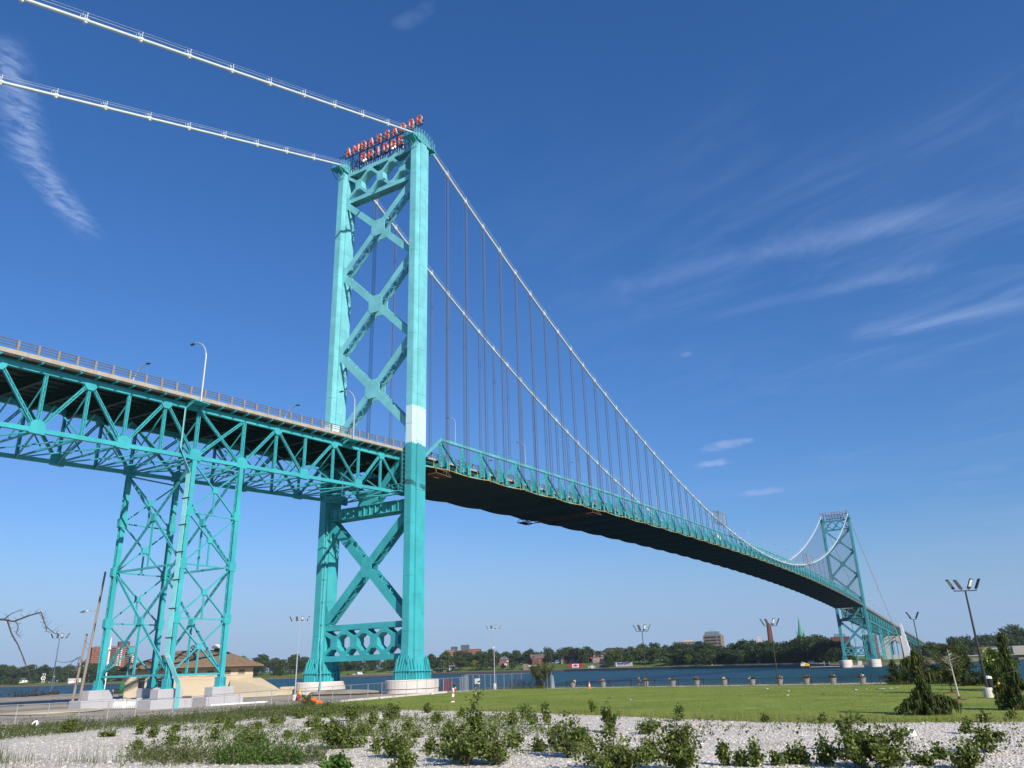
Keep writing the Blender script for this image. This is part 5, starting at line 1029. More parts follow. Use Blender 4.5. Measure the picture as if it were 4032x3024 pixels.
for x, y, l in ((-27.6, -94.35, 'yellow steel bollard on the lawn, the left one of the pair'), (-27.9, -94.75, 'yellow steel bollard on the lawn, the right one of the pair')): m = MB(); m.lathe((x, y, 3.35), [(.14, 0), (.14, 1.0), (.11, 1.08), (.03, 1.12)], 14); tag(m.obj('bollard', 'yellow', org=(x, y, 3.35)), l, 'bollard')
t = thing('litter_bin', 'black round litter bin behind the big lamp base', 'bin', (-12.8, -93.4, 3.4)); m = MB(); m.lathe((-12.8, -93.4, 3.38), [(.3, 0), (.34, .95), (.36, 1.0)], 14); m.obj('body', 'black', t); m = MB(); m.lathe((-12.8, -93.4, 4.38), [(.36, 0), (.3, .2), (.1, .28)], 14); m.obj('lid', 'lamp_glass', t)
for i, (x, y, s) in enumerate(((-22.9, -71, .32), (-13.9, -73.8, .2), (-24.7, -76.1, .18), (-5.9, -69.7, .2), (-20.1, -77.8, .16), (-21, -78.8, .34), (-12.1, -80.6, .22), (-9.2, -81.2, .2), (-11.3, -82.8, .34), (-11, -83.2, .24), (-9.7, -83.8, .3), (-30.5, -62, .12), (-8, -84.4, .2))):
    m = MB(); a = random.random()*3; z = g(x, y)+.03; pts = [loc3((x, y), a, xx*s, yy*s*.7, z+random.uniform(0, .1)) for xx, yy in ((-1, -1), (0, -1), (1, -1), (1, 1), (0, 1), (-1, 1))]; m.add(pts+[(p[0], p[1], p[2]-.02) for p in pts], [(0, 1, 4, 5), (1, 2, 3, 4), (11, 10, 7, 6), (10, 9, 8, 7)])
    tag(m.obj('paper_scrap', 'trash_white', org=(x, y, z)), 'scrap of white paper lying on the lawn', 'litter', 'white paper scraps on the lawn')
# ------------------------------------------------------------ people
def skin_obj(name, verts, edges, radii, mname, parent, sub=2):
    o3 = Vector(ORG[parent.name]); me = bpy.data.meshes.new(name); me.from_pydata([tuple(Vector(v)-o3) for v in verts], edges, []); o = bpy.data.objects.new(name, me); COL.objects.link(o); o.parent = parent; ORG[o.name] = o3
    md = o.modifiers.new('skin', 'SKIN'); md.use_smooth_shade = True
    for i, r in enumerate(radii): me.skin_vertices[0].data[i].radius = (r, r) if not isinstance(r, tuple) else r
    me.skin_vertices[0].data[0].use_root = True; md = o.modifiers.new('sub', 'SUBSURF'); md.levels = md.render_levels = sub; me.materials.append(MAT[mname]); return o
def walker():
    bx_, by, bz = -33.3, -42.0, 3.41; t = thing('person', 'person in white shirt and white shorts standing on the lawn holding something up', 'person', (bx_, by, bz)); F = Vector((-math.sin(YAW), math.cos(YAW), 0)); S = Vector((math.cos(YAW), math.sin(YAW), 0))   # faces left in the picture
    def P(f, s, z): return tuple(Vector((bx_, by, bz))+F*f+S*s+Vector((0, 0, z)))
    V = [P(0, 0, .95), P(.01, 0, 1.12), P(.0, 0, 1.36), P(-.01, 0, 1.46), P(.02, 0, 1.55), P(.05, 0, 1.66), P(.03, 0, 1.76)]; E = [(0, 1), (1, 2), (2, 3), (3, 4), (4, 5), (5, 6)]; Rr = [(.15, .12), (.145, .11), (.17, .11), (.09, .08), (.055, .055), (.085, .1), (.06, .07)]
    for s, fw_ in ((-1, .1), (1, -.06)):
        i = len(V); V += [P(0, s*.1, .88), P(fw_*.5+.03, s*.11, .5), P(fw_, s*.11, .1), P(fw_+.14, s*.12, .05)]; E += [(0, i), (i, i+1), (i+1, i+2), (i+2, i+3)]; Rr += [.095, .062, .045, .04]
        i = len(V); V += [P(0, s*.2, 1.4), P(.03, s*.24, 1.14), P(.27, s*.13, 1.22), P(.34, s*.1, 1.27)]; E += [(2, i), (i, i+1), (i+1, i+2), (i+2, i+3)]; Rr += [.06, .045, .036, .035]
    b = skin_obj('body', V, E, Rr, 'skin', t)
    skin_obj('shirt', [P(0, 0, .9), P(.01, 0, 1.15), P(0, 0, 1.38), P(0, 0, 1.47), P(0, -.22, 1.4), P(.02, -.25, 1.2), P(0, .22, 1.4), P(.02, .25, 1.2)], [(0, 1), (1, 2), (2, 3), (2, 4), (4, 5), (2, 6), (6, 7)], [(.18, .15), (.175, .14), (.2, .135), (.08, .07), .085, .075, .085, .075], 'cloth_white', t)
    skin_obj('shorts', [P(0, 0, .95), P(.01, -.1, .8), P(.07, -.12, .5), P(.01, .1, .8), P(-.0, .12, .52)], [(0, 1), (1, 2), (0, 3), (3, 4)], [(.19, .16), .15, .135, .15, .135], 'cloth_white', t)
    skin_obj('hair', [P(.0, 0, 1.72), P(-.04, 0, 1.8), P(-.09, 0, 1.6), P(-.1, 0, 1.44)], [(0, 1), (0, 2), (2, 3)], [.115, .07, .11, .07], 'hair', t)
    m = MB(); m.loft([[P(-.16-a, s, z) for s, a in ((-.14, 0), (.14, 0), (.12, w), (-.12, w))] for z, w in ((1.02, .1), (1.2, .17), (1.38, .14), (1.45, .05))]); m.obj('backpack', 'red', t); m = MB(); m.loft([[P(-.2-a, s, z) for s, a in ((-.1, 0), (.1, 0), (.09, w), (-.09, w))] for z, w in ((1.36, .12), (1.5, .14), (1.55, .06))]); m.obj('backpack_top', 'yellow', t)
    for f, s in ((.1, -.11), (-.06, .11)): m = MB(); m.loft([[P(f+a, s+w, z) for a, w in ((-.08, -.045), (.15, -.045), (.15, .045), (-.08, .045))] for z in (0, .05)]+[[P(f+a, s+w, .11) for a, w in ((-.08, -.04), (.08, -.04), (.08, .04), (-.08, .04))]]); m.obj('shoe', 'cloth_white', t)
    m = MB(); m.box(*sorted((P(.37, -.08, 0)[0], P(.43, .08, 0)[0])), *sorted((P(.37, -.08, 0)[1], P(.43, .08, 0)[1])), bz+1.2, bz+1.34); tag(m.obj('phone', 'black', org=P(.4, 0, 1.25)), 'dark phone held up by the person in white', 'phone')
walker()
def cyclist():
    cx, cy, cz = 24.6, -40.4, 2.97; F = Vector((0, 1, 0)); t = thing('bicycle', 'dark bicycle ridden along the promenade beside the lamp pole', 'bicycle', (cx, cy, cz)); Q = lambda f, z, s=0: (cx+s, cy+f, cz+z)
    for f in (-.52, .52):
        m = MB(); m.tube([Q(f+.33*math.cos(a), .34+.33*math.sin(a)) for a in np.linspace(0, 2*math.pi, 25)], .025, 6, False); w = m.obj('wheel', 'black', t); m = MB(); [m.tube([Q(f, .34), Q(f+.32*math.cos(a), .34+.32*math.sin(a))], .006, 3) for a in np.linspace(0, 6.28, 13)[:-1]]; m.obj('spokes', 'galv', w)
    m = MB(); [m.tube([Q(*a), Q(*b)], .022, 6) for a, b in (((-.52, .34), (-.05, .3)), ((-.52, .34), (-.2, .78)), ((-.05, .3), (-.22, .86)), ((-.05, .3), (.36, .8)), ((-.2, .74), (.36, .84)), ((.52, .34), (.34, .98)))]; m.obj('frame', 'car_dark', t); m = MB(); m.tube([Q(.36, 1.02, -.27), Q(.34, 1.0), Q(.36, 1.02, .27)], .018, 6); m.obj('handlebar', 'black', t); m = MB(); m.bar(Q(-.33, .9), Q(-.08, .9), .14, .05); m.obj('saddle', 'black', t)
    p = thing('person', 'cyclist in a teal top riding along the promenade railing', 'person', (cx, cy, cz)); V = [Q(-.2, .96), Q(-.1, 1.2), Q(.05, 1.42), Q(.1, 1.52), Q(.13, 1.62), Q(.14, 1.72)]; E = [(0, 1), (1, 2), (2, 3), (3, 4), (4, 5)]; Rr = [.13, .125, .14, .055, .085, .07]
    for s, kz in ((-1, .62), (1, .8)):
        i = len(V); V += [Q(-.1, .9, s*.09), Q(.2, kz, s*.1), Q(-.02, kz-.45, s*.11), Q(.1, kz-.5, s*.11)]; E += [(0, i), (i, i+1), (i+1, i+2), (i+2, i+3)]; Rr += [.085, .06, .045, .04]
        i = len(V); V += [Q(.07, 1.4, s*.19), Q(.2, 1.18, s*.23), Q(.36, 1.05, s*.22)]; E += [(2, i), (i, i+1), (i+1, i+2)]; Rr += [.055, .042, .034]
    skin_obj('body', V, E, Rr, 'skin', p); skin_obj('shirt', [Q(-.17, 1.0), Q(-.08, 1.22), Q(.05, 1.42), Q(.07, 1.38, -.19), Q(.14, 1.27, -.22), Q(.07, 1.38, .19), Q(.14, 1.27, .22)], [(0, 1), (1, 2), (2, 3), (3, 4), (2, 5), (5, 6)], [.15, .145, .155, .075, .065, .075, .065], 'cloth_teal', p); skin_obj('shorts', [Q(-.2, .96), Q(-.02, .84, -.1), Q(.12, .72, -.1), Q(-.02, .9, .1), Q(.14, .84, .1)], [(0, 1), (1, 2), (0, 3), (3, 4)], [.15, .105, .085, .105, .085], 'cloth_dark', p); skin_obj('hair', [Q(.11, 1.72), Q(.1, 1.78)], [(0, 1)], [.1, .06], 'hair', p)
cyclist()
# ------------------------------------------------------------ buildings on the far bank
PXC = [-300, 0, 500, 1130, 1700, 2220, 2650, 2900, 3150, 3270, 3500, 3870, 4032, 4400]
def sp(c): return float(np.interp(c, PXC, range(1, 15)))      # shore parameter of a bearing
class Fr:
    def __init__(s, x, y, z, th, turn=0): s.x, s.y, s.z, s.a = x, y, z, R(th+90+turn)
    def p(s, x, y, z): a = rot2(x, y, s.a); return (s.x+a[0], s.y+a[1], s.z+z)
    def box(s, m, x0, x1, y0, y1, z0, z1):
        m.add([s.p(x, y, z) for z in (z0, z1) for x, y in ((x0, y0), (x1, y0), (x1, y1), (x0, y1))], [(0,3,2,1),(4,5,6,7),(0,1,5,4),(1,2,6,5),(2,3,7,6),(3,0,4,7)]); return m
def fbox(f, nm, mt, par, *b): m = MB(); f.box(m, *b); return m.obj(nm, mt, par)
def gable(f, par, mt, x0, x1, y0, y1, z0, z1, ax='x', ov=.5, hip=0.):
    m = MB(); x0 -= ov; x1 += ov; y0 -= ov; y1 += ov
    if ax == 'x': r = [(x0+hip, (y0+y1)/2), (x1-hip, (y0+y1)/2)]; fs = [(0,1,5,4),(2,3,4,5),(1,2,5),(3,0,4)]
    else: r = [((x0+x1)/2, y0+hip), ((x0+x1)/2, y1-hip)]; fs = [(0,1,4),(1,2,5,4),(2,3,5),(3,0,4,5)]
    m.add([f.p(x, y, z0) for x, y in ((x0, y0), (x1, y0), (x1, y1), (x0, y1))]+[f.p(x, y, z1) for x, y in r], fs+[(3, 2, 1, 0)]); return m.obj('roof', mt, par)
def wins(f, par, xs, z, w, h, y=0., fr='white'):
    for x in xs:
        o = fbox(f, 'window', fr, par, x-w/2-.14, x+w/2+.14, y-.08, y+.1, z-.14, z+h+.14); fbox(f, 'pane', 'win_dark', o, x-w/2, x+w/2, y-.12, y-.07, z, z+h)
def bld(name, lab, cat, x, y, z, th, turn=0): return thing(name, lab, cat, (x, y, z)), Fr(x, y, z, th, turn)
t, f = bld('apartment_tower', 'tall red brick apartment tower seen through the left side of the trestle', 'building', 830, 1351, 7.5, -123, 8); hh = 58
fbox(f, 'wall', 'brick', t, -35, 36, 0, 24, 0, hh); fbox(f, 'wing', 'brick', t, -40, -35, 3, 22, 0, hh-1); fbox(f, 'penthouse', 'brick_dark', t, 4, 24, 5, 17, hh, hh+9); fbox(f, 'stair_strip', 'roof_dark', t, -27, -18, -.4, .1, 0, hh); m = MB()
for i in range(15): f.box(m, -35.2, 36.2, -.45, 0, 3.4+i*3.7, 4.0+i*3.7); f.box(m, -40.3, -35.2, 2.7, 3, 3.4+i*3.7, 4.0+i*3.7)
m.obj('floor_bands', 'band_pale', t)
for x in (-8, 18): m = MB(); [f.box(m, x, x+8, -.6, 0, 1+i*3.7, 3.2+i*3.7) for i in range(15)]; m.obj('balcony_bay', 'roof_dark', t)
for x in (-13, 4, 9, 30): m = MB(); [f.box(m, x, x+2.6, -.5, .0, 1.3+i*3.7, 2.9+i*3.7) for i in range(15)]; m.obj('window_column', 'lamp_glass', t)
t, f = bld('apartment_block', 'low brick block with a pale roof behind the wooden utility poles', 'building', 792, 1390, 7.3, -121); fbox(f, 'wall', 'brick_dark', t, -18, 18, 0, 12, 0, 16); fbox(f, 'roof_fascia', 'pale_stone', t, -18.6, 18.6, -.6, 12.6, 15.5, 18); wins(f, t, [-14+4*i for i in range(8)], 9, 2, 2.2); wins(f, t, [-14+4*i for i in range(8)], 4, 2, 2.2)
t, f = bld('apartment_building', 'brown brick apartment building with dark penthouses above the trees right of the near tower', 'building', 1048, 703, 8.6, -145, -12)
fbox(f, 'wall', 'brick_dark', t, -12, 10, 0, 16, 0, 27); fbox(f, 'side_wing', 'brick', t, 10, 31, 4, 20, 0, 29); fbox(f, 'side_wing', 'brown_stone', t, -31, -12, 5, 18, 0, 29); fbox(f, 'penthouse', 'grey_wall', t, -20, -10, 6, 15, 29, 34); fbox(f, 'penthouse', 'grey_wall', t, -2, 11, 3, 14, 27, 36); fbox(f, 'antenna', 'rope_grey', t, 8, 8.2, 8, 8.2, 36, 41); m = MB()
for i in range(8): f.box(m, 18, 26, 3.2, 4, 2+i*3.3, 3+i*3.3); f.box(m, -26, -16, 4.2, 5, 2+i*3.3, 3+i*3.3)
m.obj('balconies', 'band_pale', t); wins(f, t, [14, 29], 24, 1.8, 2.2, 4); wins(f, t, [14, 29], 20, 1.8, 2.2, 4)
def cottage(lab, x, y, z, th, w, d, hw, hr, wall, roof, turn=0, ax='x', hip=0., n=4, dorm=0, porch=False, chim=None, nm='house', dm='white'):
    t, f = bld(nm, lab, 'house', x, y, z, th, turn); fbox(f, 'wall', wall, t, -w/2, w/2, 0, d, -2, hw); r = gable(f, t, roof, -w/2, w/2, 0, d, hw, hr, ax, .6, hip)
    if ax == 'y' and not hip: m = MB(); m.add([f.p(-w/2, -.02, hw), f.p(w/2, -.02, hw), f.p(0, -.02, hr-.3), f.p(-w/2, .2, hw), f.p(w/2, .2, hw), f.p(0, .2, hr-.3)], [(0,1,2),(5,4,3),(0,3,4,1),(1,4,5,2),(2,5,3,0)]); m.obj('gable_wall', dm, t)
    xs = [-w/2+w*(i+.5)/n for i in range(n)]; wins(f, t, xs, hw*.62, 1.1, 1.5); wins(f, t, xs, hw*.14, 1.1, 1.6)
    for k in range(dorm): xx = -w/2+w*(k+.5)/dorm; q = fbox(f, 'dormer', dm, r, xx-1.2, xx+1.2, .6, 4, hw+.2, hw+2.1); m = MB(); f.box(m, xx-1.5, xx+1.5, .3, 4.4, hw+2.1, hw+2.4); m.obj('dormer_roof', roof, r); wins(f, t, [xx], hw+.6, 1.4, 1.1, .6)
    if porch: fbox(f, 'porch', 'white', t, 1.5, 4.5, -1.8, 0, 0, 3.4); fbox(f, 'door', 'dark_trim', t, 2.4, 3.6, -1.9, -1.75, 0, 2.3)
    for cx in (chim or ()): fbox(f, 'chimney', 'brick', r, cx-.55, cx+.55, d*.4, d*.4+1.2, hw, hr+2)
    return t, f
cottage('red brick house with grey hipped roof and white dormers across the river', 973, 572, 8.3, -148, 14, 11, 9.2, 14.4, 'brick', 'roof_grey', -14, 'x', 5.5, 3, 2, True, [-5])
t, f = cottage('large brown brick house with gabled roof behind the tree at the tall fence', 973, 508, 8.4, -151, 26, 13, 9, 15.2, 'brick_dark', 'roof_brown', 16, 'x', 0, 5, 0, False, None); fbox(f, 'side_wing', 'brick_dark', t, -13, -5, -5, 0, -2, 7.5); gable(f, t, 'roof_brown', -13, -5, -5, 2, 7.5, 12.5, 'y', .5)
t, f = bld('boathouse', 'low brown stone pavilion with a pale flat roof at the far shore', 'building', 910, 490, 2, -150); fbox(f, 'wall', 'brown_stone', t, -9, -1, 0, 8, -1, 8); fbox(f, 'side_wall', 'grey_wall', t, -1, 10, 1, 8, -1, 4.2); fbox(f, 'roof_slab', 'pale_stone', t, -1, 11, 0, 9, 4.2, 6.4)
cottage('white half-timbered house with a steep gable, left of the pair above the maple leaf banner', 961, 459, 8.5, -153, 11, 10, 6.4, 13, 'brown_stone', 'roof_dark', 10, 'y', 0, 3); cottage('white half-timbered house with dark roof, right of the pair above the maple leaf banner', 958, 443, 8.5, -153, 12, 10, 6.6, 12.4, 'brown_stone', 'roof_dark', -12, 'x', 2.5, 4, 1)
cottage('dark-roofed mansion with a row of white dormers between the two lawn banners', 949, 396, 8.5, -155, 22, 12, 7.6, 13.2, 'brown_stone', 'roof_dark', 12, 'x', 4, 7, 4, True, [4, -7]); cottage('white house with a low roof half hidden behind the trees right of the blue banner', 926, 298, 6.2, -159, 13, 8, 5, 9, 'white', 'roof_grey', 5, 'y', 0, 3)
t, f = bld('hall', 'long dark roof rising above the trees behind the blue banner', 'building', 1060, 418, 8.6, -156); fbox(f, 'wall', 'grey_wall', t, -24, 16, 0, 16, 0, 16); gable(f, t, 'roof_dark', -24, 16, 0, 16, 16, 21.5, 'x', 1, 9)
for i, (px, b, w, lab) in enumerate(((100, 60, 16, 'white house with a low roof on the far left of the opposite bank'), (215, 45, 14, 'small white house beside the white figure sculpture'), (300, 25, 20, 'low white shelter with a pale roof by the wooden poles'), (1290, 60, 12, 'dark little house in the trees left of the near tower'), (1790, 40, 9, 'white cabin with a dark roof in the park right of the near tower'), (1195, 70, 14, 'grey house deep in the trees by the white lamp pole'))):
    P = shore(sp(px), b); th = math.degrees(math.atan2(CAM.y-P.y, CAM.x-P.x)); cottage(lab, P.x, P.y, P.z, th, w, 9, 4, 7.5, 'white' if i in (0, 1, 2, 4) else 'grey_wall', 'pale_stone' if i == 2 else 'roof_grey', 8*(-1)**i, 'xy'[i % 2], 0, 3)
t, f = bld('college_building', 'long brown brick building with a columned upper floor above the trees', 'building', 1025, 291, 5.1, -161)
fbox(f, 'wall', 'brick_dark', t, -24, 24, 0, 20, 0, 23.5); fbox(f, 'upper_floor', 'win_dark', t, -19, 19, 2, 18, 23.5, 27.2); fbox(f, 'roof', 'brown_stone', t, -20, 20, 1, 19, 27.2, 28.4); fbox(f, 'roof_box', 'pale_stone', t, -6, 7, 5, 15, 28.4, 30.2); m = MB()
for i in range(20): f.box(m, -19.3+i*2, -18.6+i*2, 1.4, 2, 23.5, 27.2)
m.obj('columns', 'pale_stone', t)
t, f = bld('office_tower', 'pale office tower with a sloping slate roof and roof masts', 'building', 1012, 252, 3.9, -163, -14)
fbox(f, 'wall', 'brown_stone', t, -12, 8, 0, 18, 0, 36.4); fbox(f, 'side_wall', 'brown_stone', t, 8, 13, 0, 18, 0, 36.4); m = MB(); m.loft([[f.p(x, y, 36.4) for x, y in ((-10.5, 1), (11, 1), (11, 17), (-10.5, 17))], [f.p(x, y, 41.5) for x, y in ((-9, 3.5), (8.5, 3.5), (8.5, 14), (-9, 14))]]); m.obj('slate_roof', 'slate', t)
for r in range(4): fbox(f, 'window_band', 'win_dark', t, -10, 7, -.15, .1, 32.5-r*4.2, 34.6-r*4.2); fbox(f, 'window_band', 'win_dark', t, 9, 12.2, -.15, .1, 32.5-r*4.2, 34.6-r*4.2)
for x, h in ((-4, 45), (-1, 46.5), (3, 45.2)): m = MB(); m.tube([f.p(x, 8, 41.4), f.p(x, 8, h)], .14, 5); m.obj('mast', 'rope_grey', t)
t, f = bld('chimney_stack', 'tall red brick chimney rising over the trees behind a floodlight pole', 'chimney', 1211, 218, 2.8, -167); m = MB(); m.lathe((1211, 218, 2), [(5, 0), (4.2, 30), (3.4, 56), (3.5, 58), (3.0, 58)], 14); m.obj('shaft', 'chimney_red', t); m = MB(); m.lathe((1211, 218, 29), [(4.3, 0), (5.4, .5), (5.4, 1.5), (4.3, 2)], 14); m.obj('ring', 'brown_stone', t)
t, f = bld('block', 'small pale roof block left of the red chimney', 'building', 1194, 231, 2.8, -166); fbox(f, 'wall', 'pale_stone', t, -7, 7, 0, 10, 0, 30); fbox(f, 'roof_hut', 'pale_stone', t, -3, 3, 2, 8, 30, 38)
t, f = bld('church', 'church with a slender green copper spire above the dark trees', 'church', 954, 119, 2.8, -169); fbox(f, 'tower', 'brown_stone', t, -4, 4, 0, 8, 0, 29); m = MB(); m.loft([[f.p(4.4*c*math.cos(a), 4+4.4*c*math.sin(a), z) for a in [k*math.pi/4+.39 for k in range(8)]] for c, z in ((1.05, 29), (.9, 31), (.62, 35), (.3, 44), (.03, 54))]); m.obj('spire', 'copper', t)
for x, y in ((-4, 0), (4, 0), (-4, 8), (4, 8)): m = MB(); m.loft([[f.p(x+r*math.cos(a), y+r*math.sin(a), z) for a in (0, 1.57, 3.14, 4.71)] for r, z in ((.8, 28), (.8, 31), (.05, 37))]); m.obj('pinnacle', 'copper', t)
fbox(f, 'nave', 'brown_stone', t, 4, 30, -2, 12, 0, 12); gable(f, t, 'roof_dark', 4, 30, -2, 12, 12, 19)
t, f = bld('brick_hall', 'red brick hall with a slate roof seen through the far tower', 'building', 933, 70, 2.8, -171); fbox(f, 'wall', 'brick_dark', t, -11, 11, 0, 14, 0, 26.5); m = MB(); m.loft([[f.p(x, y, 26.5) for x, y in ((-7, 1), (7, 1), (7, 12), (-7, 12))], [f.p(x, y, 30) for x, y in ((-6, 4), (6, 4), (6, 9), (-6, 9))]]); m.obj('slate_roof', 'slate', t)
t, f = bld('brick_hall', 'red brick block with a rounded end seen just behind the far tower leg', 'building', 1034, 50, 2.8, -173); m = MB(); m.lathe((1034, 50, 2), [(9, 0), (9, 29), (8, 30.5)], 20); m.obj('wall', 'brick_dark', t)
t, f = bld('waterfront_building', 'long pale stone building on the waterfront right of the bridge', 'building', 940, -75, 2.4, 180); fbox(f, 'wall', 'pale_stone', t, -22, 30, 0, 14, 0, 9.2); fbox(f, 'wall', 'brown_stone', t, -8, 3, -1.2, 0, 0, 9.6); fbox(f, 'end_block', 'pale_stone', t, 30, 110, -6, 12, 0, 9.8); fbox(f, 'roof_edge', 'pale_stone', t, -22.4, 30.4, -.5, 14, 9.2, 9.6); wins(f, t, [-20+2.6*i for i in range(5)]+[5+2.6*i for i in range(9)], 5.5, 1.3, 1.6); wins(f, t, [-20+2.6*i for i in range(5)]+[5+2.6*i for i in range(9)], 1.6, 1.3, 1.6); fbox(f, 'tower', 'pale_stone', t, 47, 54, 20, 30, 0, 18)
m = MB(); [f.box(m, -7.4+1.5*i, -6.8+1.5*i, -1.35, -1.1, 1, 8) for i in range(7)]; m.obj('pilasters', 'win_dark', t)
t, f = bld('quay_shed', 'low flat pale roof along the waterfront below the long stone building', 'shed', 835, -86, 1.2, 180); fbox(f, 'roof', 'path_pale', t, -42, 60, 0, 14, 1.9, 3.0); fbox(f, 'wall', 'dark_trim', t, -41, 59, 1, 13, -.5, 1.9)
def woodland():
    r = np.random.default_rng(500); V = []
    for s0, s1, b, n in ((1.4, 4.8, 104, 9000), (4.8, 7.05, 136, 7000), (7.05, 10.2, 84, 7000), (11.25, 13.8, 262, 7000)):
        P = []; H = []
        for s_ in r.uniform(s0, s1, n): bb = b+r.uniform(-5, 12); q = shore(s_, bb); h = float(np.interp(s_, SKS, SKH)); P.append(q); H.append(h)
        P = np.array(P); H = np.array(H)*(.62+.1*np.sin(P[:, 1]*.31)+.06*np.sin(P[:, 1]*.83)); P[:, 2] += H*r.uniform(0, 1, n)**.7; nr = np.tile([-.6, -.5, .6], (n, 1)); V.append(leaves(P, 2.6, r, nr, .8, .9))
    o = np_quads('woodland', np.concatenate(V), 'leaf_dark'); tag(o, kind='stuff')
# lawn banners
def banner(nm, lab, px, w, h, paint):
    s = sp(px); P = shore(s, 20); Q = shore(s, 20+h*1.2); Q.z = P.z+h*.85; t = thing(nm, lab, 'banner', P); ds = (shore(s+.01, 20)-shore(s-.01, 20)).normalized(); d = (Q-P); hgt = d.length
    def q(u, v, l=.3): return tuple(P+ds*(u*w)+d*v+Vector((0, 0, .35+l)))
    def patch(n, mt, pts, l): m = MB(); k = len(pts); m.add([q(u, v, l) for u, v in pts]+[q(u, v, l-.14) for u, v in pts], [tuple(range(k)), tuple(range(k, 2*k))[::-1]]+[(i, k+i, k+(i+1) % k, (i+1) % k) for i in range(k)]); m.obj(n, mt, t)
    patch('sheet', 'white', [(-.5, 0), (.5, 0), (.5, 1), (-.5, 1)], .2); paint(patch)
LEAF = [(0, .5), (.1, .3), (.2, .34), (.16, .12), (.3, .22), (.34, .14), (.47, .16), (.4, .02), (.46, -.02), (.24, -.2), (.27, -.28), (.03, -.25), (.03, -.5)]
def p_ca(patch): patch('red_bar', 'flag_red', [(-.5, 0), (-.25, 0), (-.25, 1), (-.5, 1)], .4); patch('red_bar', 'flag_red', [(.25, 0), (.5, 0), (.5, 1), (.25, 1)], .4); patch('maple_leaf', 'flag_red', [(x*.36, .5+y*.8) for x, y in LEAF]+[(-x*.36, .5+y*.8) for x, y in LEAF[::-1]], .4)
def p_us(patch):
    patch('blue_field', 'flag_blue', [(-.44, .45), (-.1, .38), (-.06, .86), (-.42, .94)], .4)
    for i in range(4): v = .1+i*.21; patch('stripe', 'flag_pink', [(-.06 if i > 1 else -.4, v), (.2, v+.06), (.47, v-.05), (.47, v+.06), (.2, v+.17), (-.06 if i > 1 else -.4, v+.11)], .4)
banner('lawn_banner', 'red and white banner with a red maple leaf lying on the far lawn', 2274, 29, 5.6, p_ca); banner('lawn_banner', 'white banner with blue field and faded stripes lying on the far lawn', 2474, 30, 5.6, p_us)
# sculpture, vehicles, barge, little things on the far bank
P = shore(sp(174), 40); t = thing('sculpture', 'white looping line sculpture on the lawn at the left of the far bank', 'sculpture', P); m = MB(); r_, _ = Vector((-math.sin(2.1), math.cos(2.1), 0)), 0; rr = Vector((math.cos(-.57), math.sin(-.57), 0))
for k in (-1, 1): m.tube([P+rr*(k*1.6+math.sin(i*.8)*.9)+Vector((0, 0, i*1.4)) for i in range(13)], .5, 6)
m.tube([P+rr*3.6*math.cos(a)+Vector((0, 0, 8+2.2*math.sin(a))) for a in np.linspace(0, 6.28, 17)], .5, 6); m.obj('loops', 'white', t)
def car(px, b, L, H, mt, lab, nm='parked_car', cat='car', cabin=True, grp=None):
    s = sp(px); P = shore(s, b); d = (shore(s+.02, b)-shore(s-.02, b)).normalized(); n = Vector((-d.y, d.x, 0)); t = thing(nm, lab, cat, P, grp); q = lambda x, y, z: tuple(P+d*x+n*y+Vector((0, 0, z)))
    W = .9 if L < 6 else 1.25; m = MB(); pr = [(-L/2, .35), (L/2, .35), (L/2, H*.5), (L*.3, H*.58), (L*.18, H), (-L*.36, H), (-L/2, H*.6)] if cabin else [(-L/2, .4), (L/2, .4), (L/2, H*.5), (L*.36, H*.6), (L*.32, H), (-L/2, H)]
    m.loft([[q(x, y, z) for x, z in pr] for y in (-W, W)]); m.obj('body', mt, t); m = MB(); pr = [(L*.26, H*.6), (L*.16, H*.95), (-L*.33, H*.95), (-L*.4, H*.62)] if cabin else [(L*.35, H*.62), (L*.325, H*.93), (L*.2, H*.93), (L*.2, H*.62)]; m.loft([[q(x, y, z) for x, z in pr] for y in (-W-.03, W+.03)]); m.obj('windows', 'win_dark', t)
    for x in (-L*.3, L*.3):
        for y in (-W, W): m = MB(); m.tube([q(x, y*.8, .38), q(x, y*1.05, .38)], .38, 10); m.obj('wheel', 'black', t)
car(1427, 14, 8, 4.2, 'white', 'white motorhome parked at the far shore seen between the tower legs', 'motorhome', 'van', False); car(1380, 13, 5, 2, 'car_dark', 'white-topped dark pickup left of the motorhome'); car(1403, 13, 5, 1.7, 'white', 'white car parked left of the motorhome'); car(1697, 12, 6, 2.5, 'car_dark', 'dark parked car nearest the right tower leg across the river'); car(1727, 12, 6, 2.6, 'car_dark', 'dark parked car, second from the right tower leg across the river'); car(1742, 12.5, 6, 2.8, 'car_dark', 'dark parked car with a white neighbour under the brick apartments'); car(1735, 13, 4.5, 2.4, 'white', 'white car parked between two dark cars across the river'); car(1773, 12, 6.5, 2.8, 'car_dark', 'dark parked van below the white cabin across the river', 'parked_van', 'van'); car(3000, 30, 7, 2.6, 'car_red', 'red car under the dark trees left of the chimney'); car(3195, 26, 10, 2.2, 'white', 'white van half hidden under the trees beside the far tower', 'parked_van', 'van'); car(1212, 60, 9, 2.6, 'car_red', 'red van in the trees by the white lamp pole', 'parked_van', 'van')
